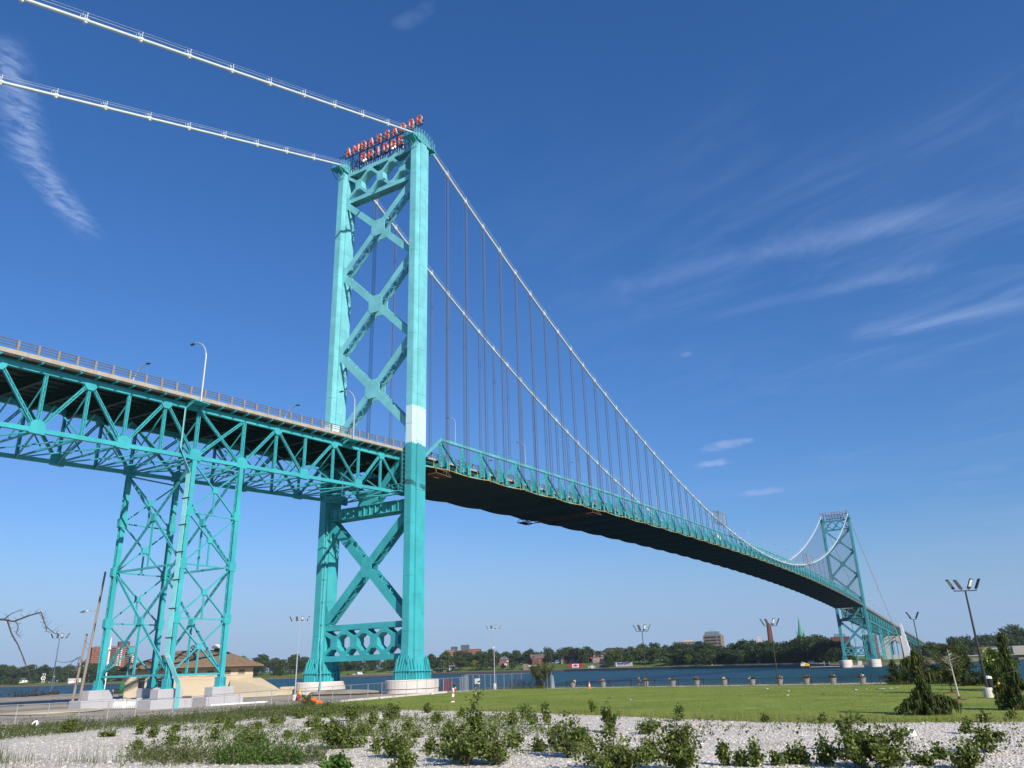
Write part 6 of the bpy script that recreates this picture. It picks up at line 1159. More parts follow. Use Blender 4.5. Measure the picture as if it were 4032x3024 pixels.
t = thing('barge', 'dark work barge with a small yellow crane moored beside the far tower', 'barge', (563, 30, WZ)); m = MB(); m.loft([[(558, y, -1.4), (568, y, -1.4), (568.5, y, z), (557.5, y, z)] for y, z in ((14, .7), (44, .7))]); m.obj('hull', 'barge_hull', t); m = MB(); m.box(557.4, 557.5, 14, 36, -.3, -.05); m.obj('white_stripe', 'white', t); m = MB(); m.box(560, 563, 37, 40, .7, 2.2); m.bar((562, 38, 2.2), (562, 42.5, 3.6), .5, .5); m.obj('crane', 'yellow', t); m = MB(); m.box(560, 563, 40, 43, .7, 2.6); m.obj('cabin', 'white', t)
for y, h in ((26, 4.0), (22, 3.4)): m = MB(); m.bar((564, y, .7), (564, y, h), .4, .4, (1, 0, 0)); m.obj('bollard', 'pole_grey', t)
for i, px in enumerate((2811, 2857, 2770, 2580)):
    P = shore(sp(px), 4); m = MB(); m.lathe((P.x, P.y, P.z+.2), [(.2, 0), (.38, .5), (.45, 1.3), (.15, 1.5), (.24, 1.65), (.05, 1.95)], 8); tag(m.obj('person', ['yellow', 'cloth_dark', 'cloth_teal', 'cloth_dark'][i], org=P), ['person in a yellow jacket on the far path below the trees', 'person in dark clothes just right of the yellow jacket on the far path', 'person in blue clothes left of the yellow jacket on the far path', 'person in dark clothes on the far path near the blue banner'][i], 'person')
for i, px in enumerate((1797, 2347, 2372, 2020, 355, 220)):
    P = shore(sp(px), 24); m = MB(); m.tube([(P.x, P.y, P.z-.5), (P.x, P.y, P.z+13)], [.16, .1], 6); t = thing('flagpole', ['flagpole with a small flag in the park below the brick apartments', 'flagpole left of the mansion steps with a pale flag', 'flagpole right of the mansion steps with a pale flag', 'yellow-topped lamp pole beside the red brick house', 'pale lamp pole right of the white sculpture', 'pale lamp pole left of the shore floodlight'][i], 'pole', P); m.obj('pole', 'pole_grey', t); m = MB(); m.add([(P.x, P.y+.1, P.z+12.6), (P.x-.6, P.y+2.6, P.z+12.3), (P.x-.6, P.y+2.6, P.z+10.9), (P.x, P.y+.1, P.z+11.2)], [(0, 1, 2, 3), ]); m.obj('flag', 'flag_red' if i < 3 else 'white', t)
P = shore(sp(2362), 16); t = thing('memorial', 'dark stepped memorial with pale steps on the lawn between the banners', 'memorial', P); f = Fr(P.x, P.y, P.z, math.degrees(math.atan2(CAM.y-P.y, CAM.x-P.x))); m = MB(); [f.box(m, -7, -3, -1+i*1.2, .2+i*1.2, -1, .5+i*.55) for i in range(6)]; m.obj('steps', 'path_pale', t); fbox(f, 'wall', 'grey_wall', t, -1, 12, 0, 1, -1, 4.5); fbox(f, 'pillar', 'grey_wall', t, 0, 1, -.6, 0, -1, 7)
# ------------------------------------------------------------ trees on the far bank
SKS = [2.0,2.24,2.3,2.56,2.68,2.9,3.16,3.71,3.79,3.84,3.95,4.04,4.16,4.3,5.0,5.15,5.38,5.5,5.62,5.73,5.81,5.96,6.12,6.28,6.42,6.58,6.79,7.0,7.6,8.0,8.4,8.68,8.88,9.25,9.83,10.13,10.57,11.16,11.41,11.59,11.76,12.06,12.49,12.8,13.0,13.46]
SKH = [32.3,30.2,35.7,30.1,32.2,27.2,25.6,30.9,35.8,37.0,26.4,29.9,29.9,23.1,26.9,26.6,25.1,29.0,24.8,28.5,22.9,27.0,23.8,26.7,16.3,20.1,24.3,21.7,20.8,21.7,23.3,21.2,19.4,27.3,21.6,20.0,18.1,16.2,17.2,18.3,22.7,23.6,20.2,30.5,28.2,26.2]
woodland()
def tree_crown(P0, H, W, r, low=.18, clumps=30, per=60, leaf=.072):
    """leaf quads of one broad crown: clumps spread over an uneven dome"""
    out = []; 
    for i in range(clumps):
        a = r.uniform(0, 2*math.pi); v = r.uniform(0, 1)**.8; e = math.sin(math.pi*(.12+.83*v))**.75; rad = W*.5*e*r.uniform(.45, 1.0)
        c = np.array([math.cos(a)*rad, math.sin(a)*rad, H*(low+.06+(1-low-.14)*v)]); cr = W*r.uniform(.12, .21)*(1.1-.35*v)
        d = r.normal(size=(per, 3)); d /= np.linalg.norm(d, axis=1, keepdims=True); rr = cr*r.uniform(.55, 1.12, per)[:, None]
        out.append(leaves(c+d*rr*np.array([1.15, 1.15, .8]), H*leaf, r, d, .7, .9))
    V = np.concatenate(out); return V+np.array(P0)
def trunk_mesh(x, y, z, H, r, low=.3):
    m = MB(); m.tube([(x, y, z-.4), (x+r.normal(0, .1), y, z+H*low*.6), (x+r.normal(0, .3), y+r.normal(0, .3), z+H*.62)], [H*.028, H*.02, H*.006], 7)
    for i in range(4): a = r.uniform(0, 6.28); m.tube([(x, y, z+H*low*r.uniform(.7, 1.2)), (x+math.cos(a)*H*.16, y+math.sin(a)*H*.16, z+H*r.uniform(.5, .7))], [H*.012, H*.004], 5)
    return m
PROTO = {}
def far_proto(key, mt, seed, W=.85, low=.18, clumps=30):
    r = np.random.default_rng(seed); t = thing('tree', 'tree', 'tree', (0, 0, -300-seed)); z = -300-seed; trunk_mesh(0, 0, z, 20, r, low+.1).obj('trunk', 'bark', t); np_quads('crown', tree_crown((0, 0, z), 20, 20*W, r, low, clumps), mt, t); PROTO[key] = [t, False]
KINDS = [('mid1', 'leaf_mid', 1.05, .12), ('mid2', 'leaf_mid', .9, .16), ('dark1', 'leaf_dark', 1.1, .03), ('dark2', 'leaf_dark', .95, .05), ('olive1', 'leaf_olive', .85, .2), ('light1', 'leaf_light', .8, .22), ('light2', 'leaf_light', .7, .18), ('purple', 'leaf_purple', .8, .1), ('yellow', 'leaf_yellow', .8, .2), ('dark3', 'leaf_dark', 1.2, .03), ('mid3', 'leaf_mid', 1.15, .08)]
for i, (k_, mt_, w_, l_) in enumerate(KINDS): far_proto(k_, mt_, 100+i, w_, l_)
def far_tree(key, s, b, H, lab, grp=None):
    P = shore(s, b); pr = PROTO[key]
    if not pr[1]: o = pr[0]; pr[1] = True; o.location = P; o.rotation_euler = (0, 0, 0); o.scale = (H/20,)*3; o['label'] = lab
    else: o = copy_tree(pr[0], P, random.uniform(0, 6.28), scale=(H/20*random.uniform(.9, 1.1),)*2+(H/20,), label=lab)
    if grp: o['group'] = grp
    elif 'group' in o: del o['group']
    return o
def zone(s): return 'on the far left bank' if s < 3.2 else 'behind the near tower across the river' if s < 5.05 else 'behind the houses and banners' if s < 7 else 'in the dark grove left of the far tower' if s < 10.3 else 'right of the far approach'
CN = {'mid1': 'mid green', 'mid2': 'mid green', 'mid3': 'mid green', 'dark1': 'dark green', 'dark2': 'dark green', 'dark3': 'dark green', 'olive1': 'olive green', 'light1': 'light green', 'light2': 'light green'}
rt_ = random.Random(5); s = 1.5
while s < 13.6:                                                   # skyline row and the rows behind and in front of it
    H = float(np.interp(s, SKS, SKH)); step = .047 if s < 9 else .08
    if not (10.3 < s < 11.25):
        dk_ = 7.1 < s < 10.4 or s > 11.1; ks = ['dark1', 'dark2', 'dark3', 'dark1', 'mid3'] if dk_ else ['mid1', 'mid2', 'mid3', 'dark1', 'dark3', 'olive1', 'mid2']
        for b, f_ in ((95 if s < 4.8 or s > 7 else 125, .97), (rt_.uniform(70, 86) if s < 4.8 or s > 7 else rt_.uniform(100, 112), .8)):
            if s > 11.1: b += 150; f_ *= 1.15
            k_ = rt_.choice(ks); z_ = zone(s); far_tree(k_, s+rt_.uniform(-.4, .4)*step, b*(1 if s < 7 else .75), H*f_*rt_.uniform(.8, 1.05), CN[k_]+' tree in the tree belt '+z_, CN[k_]+' belt trees '+z_)
        if dk_ and s < 10:
            for b in (38,): far_tree(rt_.choice(ks[:4]), s+rt_.uniform(-.5, .5)*step, b, H*rt_.uniform(.55, .85), 'dark green tree in the front rows in the dark grove left of the far tower', 'front trees of the dark grove')
    s += step*rt_.uniform(1.6, 2.4)
for px, b, H, k_, lab in ((1020, 40, 24, 'mid2', 'tall open willow-like tree on the far lawn just right of the tan building'), (1115, 38, 25, 'mid1', 'broad leaning tree on the far lawn left of the white floodlight pole'), (1180, 60, 22, 'dark1', 'dark round tree behind the white floodlight pole'), (1450, 40, 13, 'light1', 'small round light green tree on the far lawn between the tower legs'), (1520, 45, 16, 'mid2', 'green tree on the far lawn left of the right tower leg'), (1705, 34, 17, 'olive1', 'olive round tree right of the right tower leg across the river'), (1757, 38, 24, 'light2', 'tall light green tree below the left end of the brown apartments'), (1832, 30, 20, 'mid2', 'green tree in front of the brown brick apartments'), (1884, 26, 15, 'yellow', 'bright yellow-green tree in the park right of the brown apartments'), (1918, 26, 17, 'mid1', 'green tree right of the bright yellow-green tree'), (1962, 28, 15, 'olive1', 'reddish olive tree left of the red brick house'), (1998, 22, 9, 'purple', 'dark purple bush in front of the red brick house'), (2035, 22, 11, 'olive1', 'grey-green bush right of the purple bush'), (1790, 25, 8, 'dark2', 'small dark blue spruce by the white cabin'), (2268, 92, 20, 'purple', 'dark purple tree behind the white half-timbered pair'), (2310, 85, 19, 'mid1', 'broad green tree between the white pair and the mansion'), (2425, 60, 17, 'light1', 'light round tree right of the mansion'), (2418, 22, 12, 'dark3', 'low dark tree right of the memorial'), (2452, 48, 19, 'light2', 'tall light tree with a pale trunk left of the blue banner'), (2500, 30, 13, 'mid2', 'small green tree behind the right end of the blue banner'), (2534, 46, 19, 'light1', 'light green tree behind the cyclist lamp pole'), (2575, 44, 18, 'olive1', 'olive tree with a pale trunk right of the cyclist lamp pole'), (2588, 40, 18, 'mid1', 'green tree left of the white house'), (2635, 18, 15, 'light2', 'light green tree at the far railing right of the white house'), (2717, 14, 13, 'light1', 'small light green tree below the columned building'), (2680, 34, 17, 'mid2', 'green tree left below the columned building'), (2803, 20, 16, 'mid3', 'broad drooping tree below the office tower'), (2925, 18, 14, 'mid1', 'green tree at the far railing right of the office tower'), (2755, 26, 9, 'dark2', 'low dark tree between the two light green trees'), (70, 22, 12, 'mid3', 'round green bush on the far left shore'), (40, 20, 14, 'olive1', 'olive shrub at the left edge of the far shore'), (58, 40, 17, 'purple', 'slim dark purple tree on the far left bank'), (10, 30, 15, 'mid1', 'green tree at the very left of the far bank'), (345, 22, 13, 'dark1', 'round dark tree right of the wooden poles'), (470, 30, 20, 'dark2', 'dark tree in front of the red apartment tower'), (380, 26, 18, 'dark3', 'dark tree at the left foot of the red apartment tower'), (430, 22, 9, 'mid2', 'low green tree at the foot of the red apartment tower'), (145, 40, 16, 'mid2', 'green tree left of the white sculpture'), (215, 38, 19, 'mid1', 'green tree right of the white sculpture'), (250, 45, 20, 'mid3', 'broad green tree behind the shore floodlight pole'), (1340, 60, 19, 'dark1', 'dark tree just right of the left tower leg'), (1400, 70, 20, 'mid2', 'green tree above the motorhome'), (1560, 55, 18, 'mid3', 'broad green tree beside the right tower leg')):
    far_tree(k_, sp(px), b, H, lab)
for k_, (o, used) in list(PROTO.items()):
    if not used:
        for c in kids(o): bpy.data.objects.remove(c)
        bpy.data.objects.remove(o)
# ------------------------------------------------------------ trees and shrubs on the near bank
def weeping_spruce(x, y, z, H, skirt, lab, seed, arms):
    r = np.random.default_rng(seed); t = thing('weeping_spruce', lab, 'tree', (x, y, z)); m = MB(); ax = [(x+.1*math.sin(k*1.3)*k*.3, y+.12*math.cos(k*1.1), z+H*k/8) for k in range(9)]; m.tube(ax, [.12-.012*k for k in range(9)], 7)
    S, D = [], []
    for k in range(150):
        v = r.uniform(.02, 1)**.9; zz = z+H*v; prof = skirt*(max(0, 1-v/.42)**.8)+.42*(1-v)**.5+.12; a = r.uniform(0, 6.28); L = prof*r.uniform(.55, 1.1); c = np.array(ax[min(7, int(v*8))]); c[2] = zz
        tip = c+np.array([math.cos(a)*L, math.sin(a)*L, -L*r.uniform(.0, .35)]); 
        if k % 3 == 0: m.tube([tuple(c), tuple((c+tip)/2+np.array([0, 0, L*.12])), tuple(tip)], [.03, .022, .01], 4)
        n = int(14+26*L); u = r.uniform(.15, 1, n)[:, None]; P = c+(tip-c)*u+np.array([0, 0, 1])*L*.45*u*(1-u)+r.normal(0, .05, (n, 3)); l = r.uniform(.12, .42, n)*(1 if v > .3 else .75); l = np.minimum(l, np.maximum(.05, P[:, 2]-z-.02))
        S.append(P); D.append(np.stack([r.normal(0, .03, n), r.normal(0, .03, n), -l], 1))
    for (a, L, h, dz) in arms:                      # long drooping arms
        c = np.array([x, y, z+h]); tip = c+np.array([math.cos(a)*L, math.sin(a)*L, dz]); m.tube([tuple(c), tuple((c+tip)/2+np.array([0, 0, .25])), tuple(tip)], [.05, .035, .015], 5); n = int(150*L); u = r.uniform(0, 1, n)[:, None]; P = c+(tip-c)*u+np.array([0, 0, 1.0])*u*(1-u)+r.normal(0, .07, (n, 3)); l = np.minimum(r.uniform(.15, .6, n), np.maximum(.05, P[:, 2]-z-.02)); S.append(P); D.append(np.stack([r.normal(0, .03, n), r.normal(0, .03, n), -l], 1))
    S, D = np.concatenate(S), np.concatenate(D); w = r.uniform(.05, .11, len(S)); V = np.concatenate([strips(S, D, w, r), leaves(S, .10, r, droop=.8)])
    m.obj('trunk', 'bark', t); np_quads('foliage', V, 'leaf_spruce', t); return t
ar = lambda d: R(d)
weeping_spruce(-51.7, -90.4, 3.4, 3.75, 1.45, 'large weeping spruce with a spreading skirt on the right of the lawn', 3, [(ar(-62), 2.1, 1.0, -.45), (ar(-50), 1.6, .8, -.35), (ar(120), 1.5, .9, -.4), (ar(-66), 1.25, 2.3, -.15), (ar(110), .9, 3.2, -.35), (ar(-100), 1.4, .7, -.3)])
weeping_spruce(-47.1, -95.35, 3.4, 4.6, 1.0, 'weeping spruce cut off by the right edge of the picture', 8, [(ar(118), 1.3, 1.6, -.5), (ar(125), .9, 3.0, -.4), (ar(100), 1.2, .8, -.3)])
def conifer(x, y, H, W, lab, seed, mt='leaf_conifer', droop=.2):
    W *= 1.5
    r = np.random.default_rng(seed); z = g(x, y); t = thing('conifer', lab, 'tree', (x, y, z)); m = MB(); m.tube([(x, y, z-.1), (x, y, z+H*.9)], [.12, .02], 6); out = []
    for i in range(110):
        v = r.uniform(0, 1)**1.15; zz = z+.15+(H-.3)*v; L = W*(1-v)**.75*r.uniform(.6, 1.1)+.1; a = r.uniform(0, 6.28); c = np.array([x, y, zz]); tip = c+np.array([math.cos(a)*L, math.sin(a)*L, L*r.uniform(-.25, .3)]); n = int(26+46*L); u = r.uniform(.1, 1, n)[:, None]; out.append(c+(tip-c)*u+r.normal(0, .09, (n, 3)))
        if i % 3 == 0: m.tube([tuple(c), tuple(tip)], [.025, .008], 4)
    P = np.concatenate(out); P[:, 2] = np.maximum(P[:, 2], z+.05); m.obj('trunk', 'bark', t); np_quads('foliage', leaves(P, .17, r, asp=.5, droop=droop), mt, t); return t
conifer(16.2, -81.7, 3.3, 1.0, 'narrow dark conifer first in the row right of the bench', 21); conifer(19.5, -82.9, 3.5, 1.1, 'drooping dark conifer second in the row right of the bench', 22, droop=.7); conifer(16, -85.3, 3.7, 1.3, 'dark conifer with a reddish bare top behind the big weeping spruce', 23); conifer(14, -86.8, 2.0, 1.2, 'low dark conifer behind the big weeping spruce', 24); conifer(18, -88.2, 2.0, 1.4, 'low dark conifer under the olive young tree', 28); conifer(-2.8, -91.3, 3.7, 1.25, 'bushy grey-green conifer between the white-barked sapling and the lamp pole', 25); conifer(-2.4, -94.0, 4.0, 1.4, 'tall grey-green conifer right of the big lamp pole', 26); conifer(14, -93.2, 1.7, 1.6, 'low dark shrub row behind the white-barked sapling', 27)
r9 = np.random.default_rng(77); t = thing('bare_shrub', 'reddish leafless shrub top above the conifers behind the weeping spruce', 'shrub', (15.6, -85.6, 3)); m = MB()
for i in range(26): a, e = r9.uniform(0, 6.28), r9.uniform(.4, 1.2); m.tube([(15.6, -85.6, 4.4), (15.6+math.cos(a)*e*.6, -85.6+math.sin(a)*e*.6, 5.4+r9.uniform(0, .5)), (15.6+math.cos(a)*e, -85.6+math.sin(a)*e, 6.0+r9.uniform(0, .9))], [.05, .03, .012], 4)
m.obj('branches', 'twig', t); np_quads('dead_needles', leaves(np.stack([15.6+r9.normal(0, .6, 500), -85.6+r9.normal(0, .6, 500), 5.6+r9.normal(0, .6, 500)], 1), .12, r9), 'leaf_brown', t)
def young_tree(x, y, H, W, lab, seed, mt, tr=.35, barkm='bark', n=1500, leaf=.17, mul=True, lean=0., flowers=0):
    r = np.random.default_rng(seed); z = g(x, y); t = thing('young_tree', lab, 'tree', (x, y, z)); m = MB(); top = np.array([x+lean, y-lean*.3, z+H*.92]); b = np.array([x, y, z-.05]); m.tube([tuple(b+(top-b)*u) for u in (0, .35, .7, 1)], [.075, .06, .035, .01], 7); P = []
    for i in range(34):
        v = r.uniform(tr, .97); c = b+(top-b)*v; e = math.sin(math.pi*((v-tr)/(1-tr)*.85+.12)); L = W*e*r.uniform(.6, 1.1); a = r.uniform(0, 6.28); tip = c+np.array([math.cos(a)*L, math.sin(a)*L, L*r.uniform(.3, .9)]); m.tube([tuple(c), tuple((c+tip)/2), tuple(tip)], [.025, .016, .006], 4); k = max(4, int(n/34*L/W)); u = r.uniform(.3, 1.08, k)[:, None]; P.append(c+(tip-c)*u+r.normal(0, .14, (k, 3)))
    m.obj('trunk', barkm, t); P = np.concatenate(P); np_quads('foliage', leaves(P, leaf, r), mt, t)
    if flowers: Q = P[r.integers(0, len(P), flowers)]; Q = Q[Q[:, 2] > z+H*.6]; np_quads('blossom', leaves(Q+r.normal(0, .05, Q.shape), .26, r), 'petal', t)
    if mul: m = MB(); m.lathe((x, y, z-.02), [(.75, 0), (.5, .1), (.15, .14)], 14); m.obj('mulch_ring', 'mulch', t); m = MB(); m.lathe((x, y, z), [(.1, 0), (.1, .28)], 8); m.obj('trunk_guard', 'black', t)
young_tree(-21.5, -90.4, 4.3, 1.75, 'young olive-leaved tree behind the white-barked sapling', 31, 'leaf_olive', .22, n=7000, leaf=.15); young_tree(-34.2, -91.5, 4.15, .6, 'nearly bare white-barked sapling leaning on the lawn', 32, 'leaf_olive', .5, 'bark_pale', 160, .1, True, -.35); young_tree(-15.4, -94.2, 3.8, 1.5, 'young tree with pale yellow blossoms right of the lamp pole', 33, 'leaf_bright', .25, n=3600, flowers=170); young_tree(-17.7, -95.2, 3.0, 1.2, 'small green tree behind the yellow bollards', 34, 'leaf_mid', .25, n=2200)
# leaning tree at the end of the tall fence
def fence_tree():
    r = np.random.default_rng(51); x, y, z = 27.5, -19.2, 2.9; t = thing('leaning_tree', 'wide feathery tree leaning over the end of the tall fence at the shore', 'tree', (x, y, z)); m = MB(); P = []
    for i in range(24):
        a = r.uniform(0, 6.28); L = r.uniform(1.2, 2.9); h = r.uniform(2.2, 4.4); b = np.array([x+r.normal(0, .5), y+r.normal(0, .6), z]); c = b+np.array([math.cos(a)*L*.4, math.sin(a)*L*.4, h*.7]); tip = b+np.array([math.cos(a)*L, math.sin(a)*L+.2, h]); m.tube([tuple(b), tuple(c), tuple(tip)], [.07, .05, .01], 5)
        n = 150; u = r.uniform(.15, 1, n)[:, None]; q = c+(tip-c)*u+r.normal(0, .26, (n, 3)); P.append(q)
    for i in range(40): a = r.uniform(0, 6.28); m.tube([(x+r.normal(0, .9), y+r.normal(0, 1.4), z), (x+r.normal(0, 1.2), y+r.normal(0, 1.8), z+r.uniform(1, 2.6))], [.02, .008], 3)
    m.obj('stems', 'twig', t); np_quads('foliage', leaves(np.concatenate(P), .24, r, asp=.5, droop=.3), 'leaf_olive', t)
fence_tree()
def brush(x, y, lab, seed, n=60, h=2.0, w=1.5):
    r = np.random.default_rng(seed); z = g(x, y); m = MB()
    for i in range(n): a = r.normal(0, w), r.normal(0, w); m.tube([(x+a[0], y+a[1], z), (x+a[0]+r.normal(0, .3), y+a[1]+r.normal(0, .3), z+h*r.uniform(.3, .6)), (x+a[0]+r.normal(0, .5), y+a[1]+r.normal(0, .5), z+h*r.uniform(.6, 1.1))], [.02, .015, .006], 3)
    tag(m.obj('bare_brush', 'twig', org=(x, y, z)), lab, 'shrub')
brush(27.5, -14.5, 'grey bare brush behind the tall fence below the leaning tree', 61, 90); brush(9, -9, 'dark bare brush beside the right tower pier', 62, 60, 1.8, 1.2)
# bare branch reaching in at the left edge from a tree beside the camera
t = thing('bare_branch_tree', 'dark leafless branch hanging into the picture at the left edge', 'tree', (-99.8, -66.4, 3.4)); m = MB(); rb = random.Random(3)
def bpt(u, v, d=22.0):                                     # lateral and vertical metres in the branch's own plane, near its tip
    o = Vector((-96.55, -70.95, 8.6)); h = Vector((math.sin(YAW), -math.cos(YAW), 0)); return o+h*u+Vector((0, 0, v))
def limb(pts, r0, r1, tw=4):
    P = [bpt(*p) for p in pts]; n = len(P); m.tube(P, [r0+(r1-r0)*i/(n-1) for i in range(n)], 6)
    for i in range(1, n):
        for k in range(tw):
            q = P[i-1].lerp(P[i], rb.random()); d = Vector((rb.uniform(-1, 1)*.1, rb.uniform(-.05, .05), rb.uniform(-.3, 1)*.1)); m.tube([q, q+d, q+d*1.5+Vector((.01, 0, .03))], [.007, .005, .003], 3)
m.tube([Vector((-99.8, -66.4, 3.3)), Vector((-99.4, -66.9, 6.0)), Vector((-98.3, -68.3, 8.2)), bpt(-.7, .05), bpt(0, 0)], [.14, .11, .07, .035, .026], 8)
limb([(0, 0), (.3, -.06), (.75, .1), (1.05, .17), (1.12, .02), (1.25, -.22), (1.5, -.4), (1.62, -.45)], .026, .008); limb([(0, 0), (.2, .16), (.5, .27)], .016, .006, 2); limb([(.1, 0), (.3, -.38), (.55, -.7), (.8, -1.1), (.95, -1.38), (1.15, -1.75)], .022, .007, 3); limb([(.35, -.04), (.46, -.2), (.44, -.4), (.6, -.52)], .014, .005, 3); limb([(1.2, -.12), (1.3, -.35), (1.45, -.4)], .010, .004, 3); m.obj('branch', 'twig', t)
def inpoly(P, poly):
    x, y = P[:, 0], P[:, 1]; c = np.zeros(len(P), bool); n = len(poly)
    for i in range(n):
        (x1, y1), (x2, y2) = poly[i], poly[(i+1) % n]; k = ((y1 > y) != (y2 > y)) & (x < (x2-x1)*(y-y1)/((y2-y1)+1e-12)+x1); c ^= k
    return c
# poplar saplings on the gravel
def sapling_proto(seed, kind='leaf_poplar', stems=4, dens=1.0):
    """unit sapling: one metre tall, one metre radius before scaling"""
    r = np.random.default_rng(seed); m = MB(); P = []
    for i in range(stems):
        a = r.uniform(0, 6.28); sp_ = 0. if i == 0 else r.uniform(.25, .75); h = 1. if i == 0 else r.uniform(.5, .95); top = np.array([math.cos(a)*sp_, math.sin(a)*sp_, h]); b = np.array([r.normal(0, .05), r.normal(0, .05), 0]); m.tube([tuple(b), tuple(b+(top-b)*np.array([.3, .3, .5])), tuple(top)], [.018, .013, .005], 5)
        for k in range(9):
            v = r.uniform(.12, .95); c = b+(top-b)*np.array([v*v*.6+.4*v, v*v*.6+.4*v, v]); a2 = r.uniform(0, 6.28); L = (.7*(1-v)+.22)*r.uniform(.5, 1.1); tip = c+np.array([math.cos(a2)*L, math.sin(a2)*L, L*r.uniform(.1, .45)]); tip[2] = min(tip[2], 1.05); m.tube([tuple(c), tuple(tip)], [.008, .003], 3); P.append((c, tip, L))
    return r, m, P
LEAFN = {'b': 0}
def sapling(x, y, h, rad0, lab, seed, grp=None, mt='leaf_poplar', leaf=.115, dens=1., nm='poplar_sapling', cat='sapling'):
    rad = rad0*(1.42 if rad0 > .5 else 1.15); z = 3.4; r, m, P = sapling_proto(seed, stems=max(2, min(7, int(2+rad*4)))); t = thing(nm, lab, cat, (x, y, z), grp); h = h*1.08; sc = np.array([rad*.95, rad*.95, h]); m.v = [(x+a*sc[0], y+b*sc[1], z+c*sc[2]) for a, b, c in m.v]; out = []
    area = max(.25, rad*h); N = int(950*area**.85*dens+70); wts = np.array([p[2] for p in P]); wts = wts*r.gamma(1.2, .8, len(wts)); cnt = np.maximum(3, (wts/wts.sum()*N).astype(int))
    for (c, tip, L), n in zip(P, cnt): u = r.uniform(.1, 1.1, n)[:, None]; out.append((c+(tip-c)*u)*sc+r.normal(0, .085, (n, 3)))
    Q = np.concatenate(out)+np.array([x, y, z]); Q[:, 2] = np.maximum(Q[:, 2], z+.04); m.obj('stems', 'stem_green', t); np_quads('foliage', leaves(Q, leaf, r, asp=.95, droop=.35), mt, t); return t
SAP = [(-79.3,-75.7,2.89,.5),(-81.3,-76.5,1.45,1.09),(-81.1,-77.8,1.28,.87),(-78.3,-79.4,1.6,.66),(-66.9,-76.1,1.4,.62),(-81.7,-83.0,1.28,1.18),(-81.0,-85.0,1.62,.69),(-67.3,-78.4,.73,.6),(-58.4,-77.1,.81,.36),(-53.9,-64.9,.84,.4),(-50.0,-67.0,.82,.3),(-62.5,-68.7,.64,.48),(-65.4,-69.1,.99,.37),(-79.0,-86.0,.63,.17),(-79.0,-87.1,.79,.37),(-79.0,-86.5,.45,.22),(-78.5,-87.7,.4,.18),(-78.0,-88.0,.44,.18),(-77.9,-88.4,.73,.27),(-78.1,-89.2,1.0,.41),(-78.4,-90.5,1.55,.72),(-78.5,-91.2,1.37,.66),(-73.5,-89.3,1.42,.35),(-77.2,-92.2,.42,.25),(-75.2,-92.5,.45,.2),(-77.8,-93.5,.78,.57),(-72.8,-94.1,.95,.56),(-57.8,-93.6,.62,.34),(-64.8,-93.0,.59,.29),(-54.8,-94.9,.39,.13),(-79.5,-62.4,.98,.57),(-50.6,-39.8,.82,.66),(-60.8,-52.0,1.24,.77),(-50.5,-45.2,.57,.35),(-59.2,-54.6,1.1,.77),(-77.9,-66.6,1.36,.99),(-73.3,-58.4,.34,.3),(-75.6,-62.0,.44,.34),(-80.3,-72.1,1.14,.7),(-68.4,-61.6,.55,.47),(-68.1,-63.2,.64,.46),(-71.7,-66.6,.34,.42),(-84.1,-72.4,.4,.59),(-83.4,-75.2,.58,.57),(-83.0,-65.6,.56,.61),(-73.4,-36.6,1.01,.64),(-78.5,-55.1,.83,.5),(-81.1,-55.7,.48,.26),(-77.5,-59.7,.8,.68),(-65.5,-32.7,.54,.31),(-62.3,-61.1,.8,.52),(-70.7,-68.1,.64,.49),(-69.2,-56.7,.52,.49),(-71.7,-62.8,.67,.51),(-63.8,-47.6,.61,.48),(-58.7,-44.4,.68,.52),(-69.6,-74.3,.61,.47),(-76.5,-77.0,.61,.33),(-74.8,-74.7,.65,.36),(-76.0,-79.2,.59,.38),(-77.7,-72.1,.58,.35),(-78.3,-69.4,.54,.35),(-77.5,-82.6,.72,.4),(-58.9,-82.4,.41,.19),(-59.5,-85.8,.46,.18),(-71.0,-45.1,.48,.35),(-64.5,-41.6,.55,.5),(-68.5,-47.6,.57,.45)]
NAMED = {0: 'tallest poplar sapling, a slim leafy spire in the middle foreground', 1: 'wide leafy poplar bush at the left foot of the tallest sapling', 2: 'leafy poplar bush at the right foot of the tallest sapling', 3: 'leafy poplar sapling right of the tallest one', 4: 'poplar sapling with its tip against the lawn, middle right', 5: 'wide dark poplar bush at the bottom edge right of the middle', 6: 'tall leaning poplar sapling right of the wide dark bush', 20: 'big bushy poplar sapling below the weeping spruce', 21: 'bushy poplar sapling just right of the one below the weeping spruce', 22: 'thin tall poplar sapling left behind the big bushy one', 25: 'low spreading poplar sapling near the bottom right corner', 26: 'round poplar sapling standing right on the open gravel', 30: 'poplar sapling at the left of the middle weed mass', 35: 'spreading poplar sapling in the left middle of the gravel', 38: 'upright poplar sapling left of the tallest sapling', 45: 'poplar sapling at the low fence on the left', 42: 'broad-leaved dock plant at the bottom edge left of the tallest sapling', 10: 'pale yellow-green sapling in the lawn edge', 32: 'poplar sapling in the weeds on the left of the lawn corner', 34: 'poplar sapling in the weeds in front of the person in white', 31: 'dark bush at the left end of the lawn below the near tower'}
for i, (x, y, h, r_) in enumerate(SAP):
    zt = 'right' if y < -84 else 'middle' if y < -66 else 'left'; sz = 'small' if h < .7 else 'medium'
    lb = NAMED.get(i); r_ *= 1.32 if i in (1, 2, 3, 5, 6, 20, 21, 30, 35, 38) else 1
    sapling(x, y, h, r_, lb or sz+' poplar sapling on the '+zt+' part of the gravel', 200+i, None if lb else sz+' poplar saplings on the '+zt+' gravel', 'leaf_bright' if i == 10 else 'leaf_lush' if i in (42, 44) else 'leaf_poplar', .2 if i == 42 else .115)
rq = random.Random(21); nq = 0
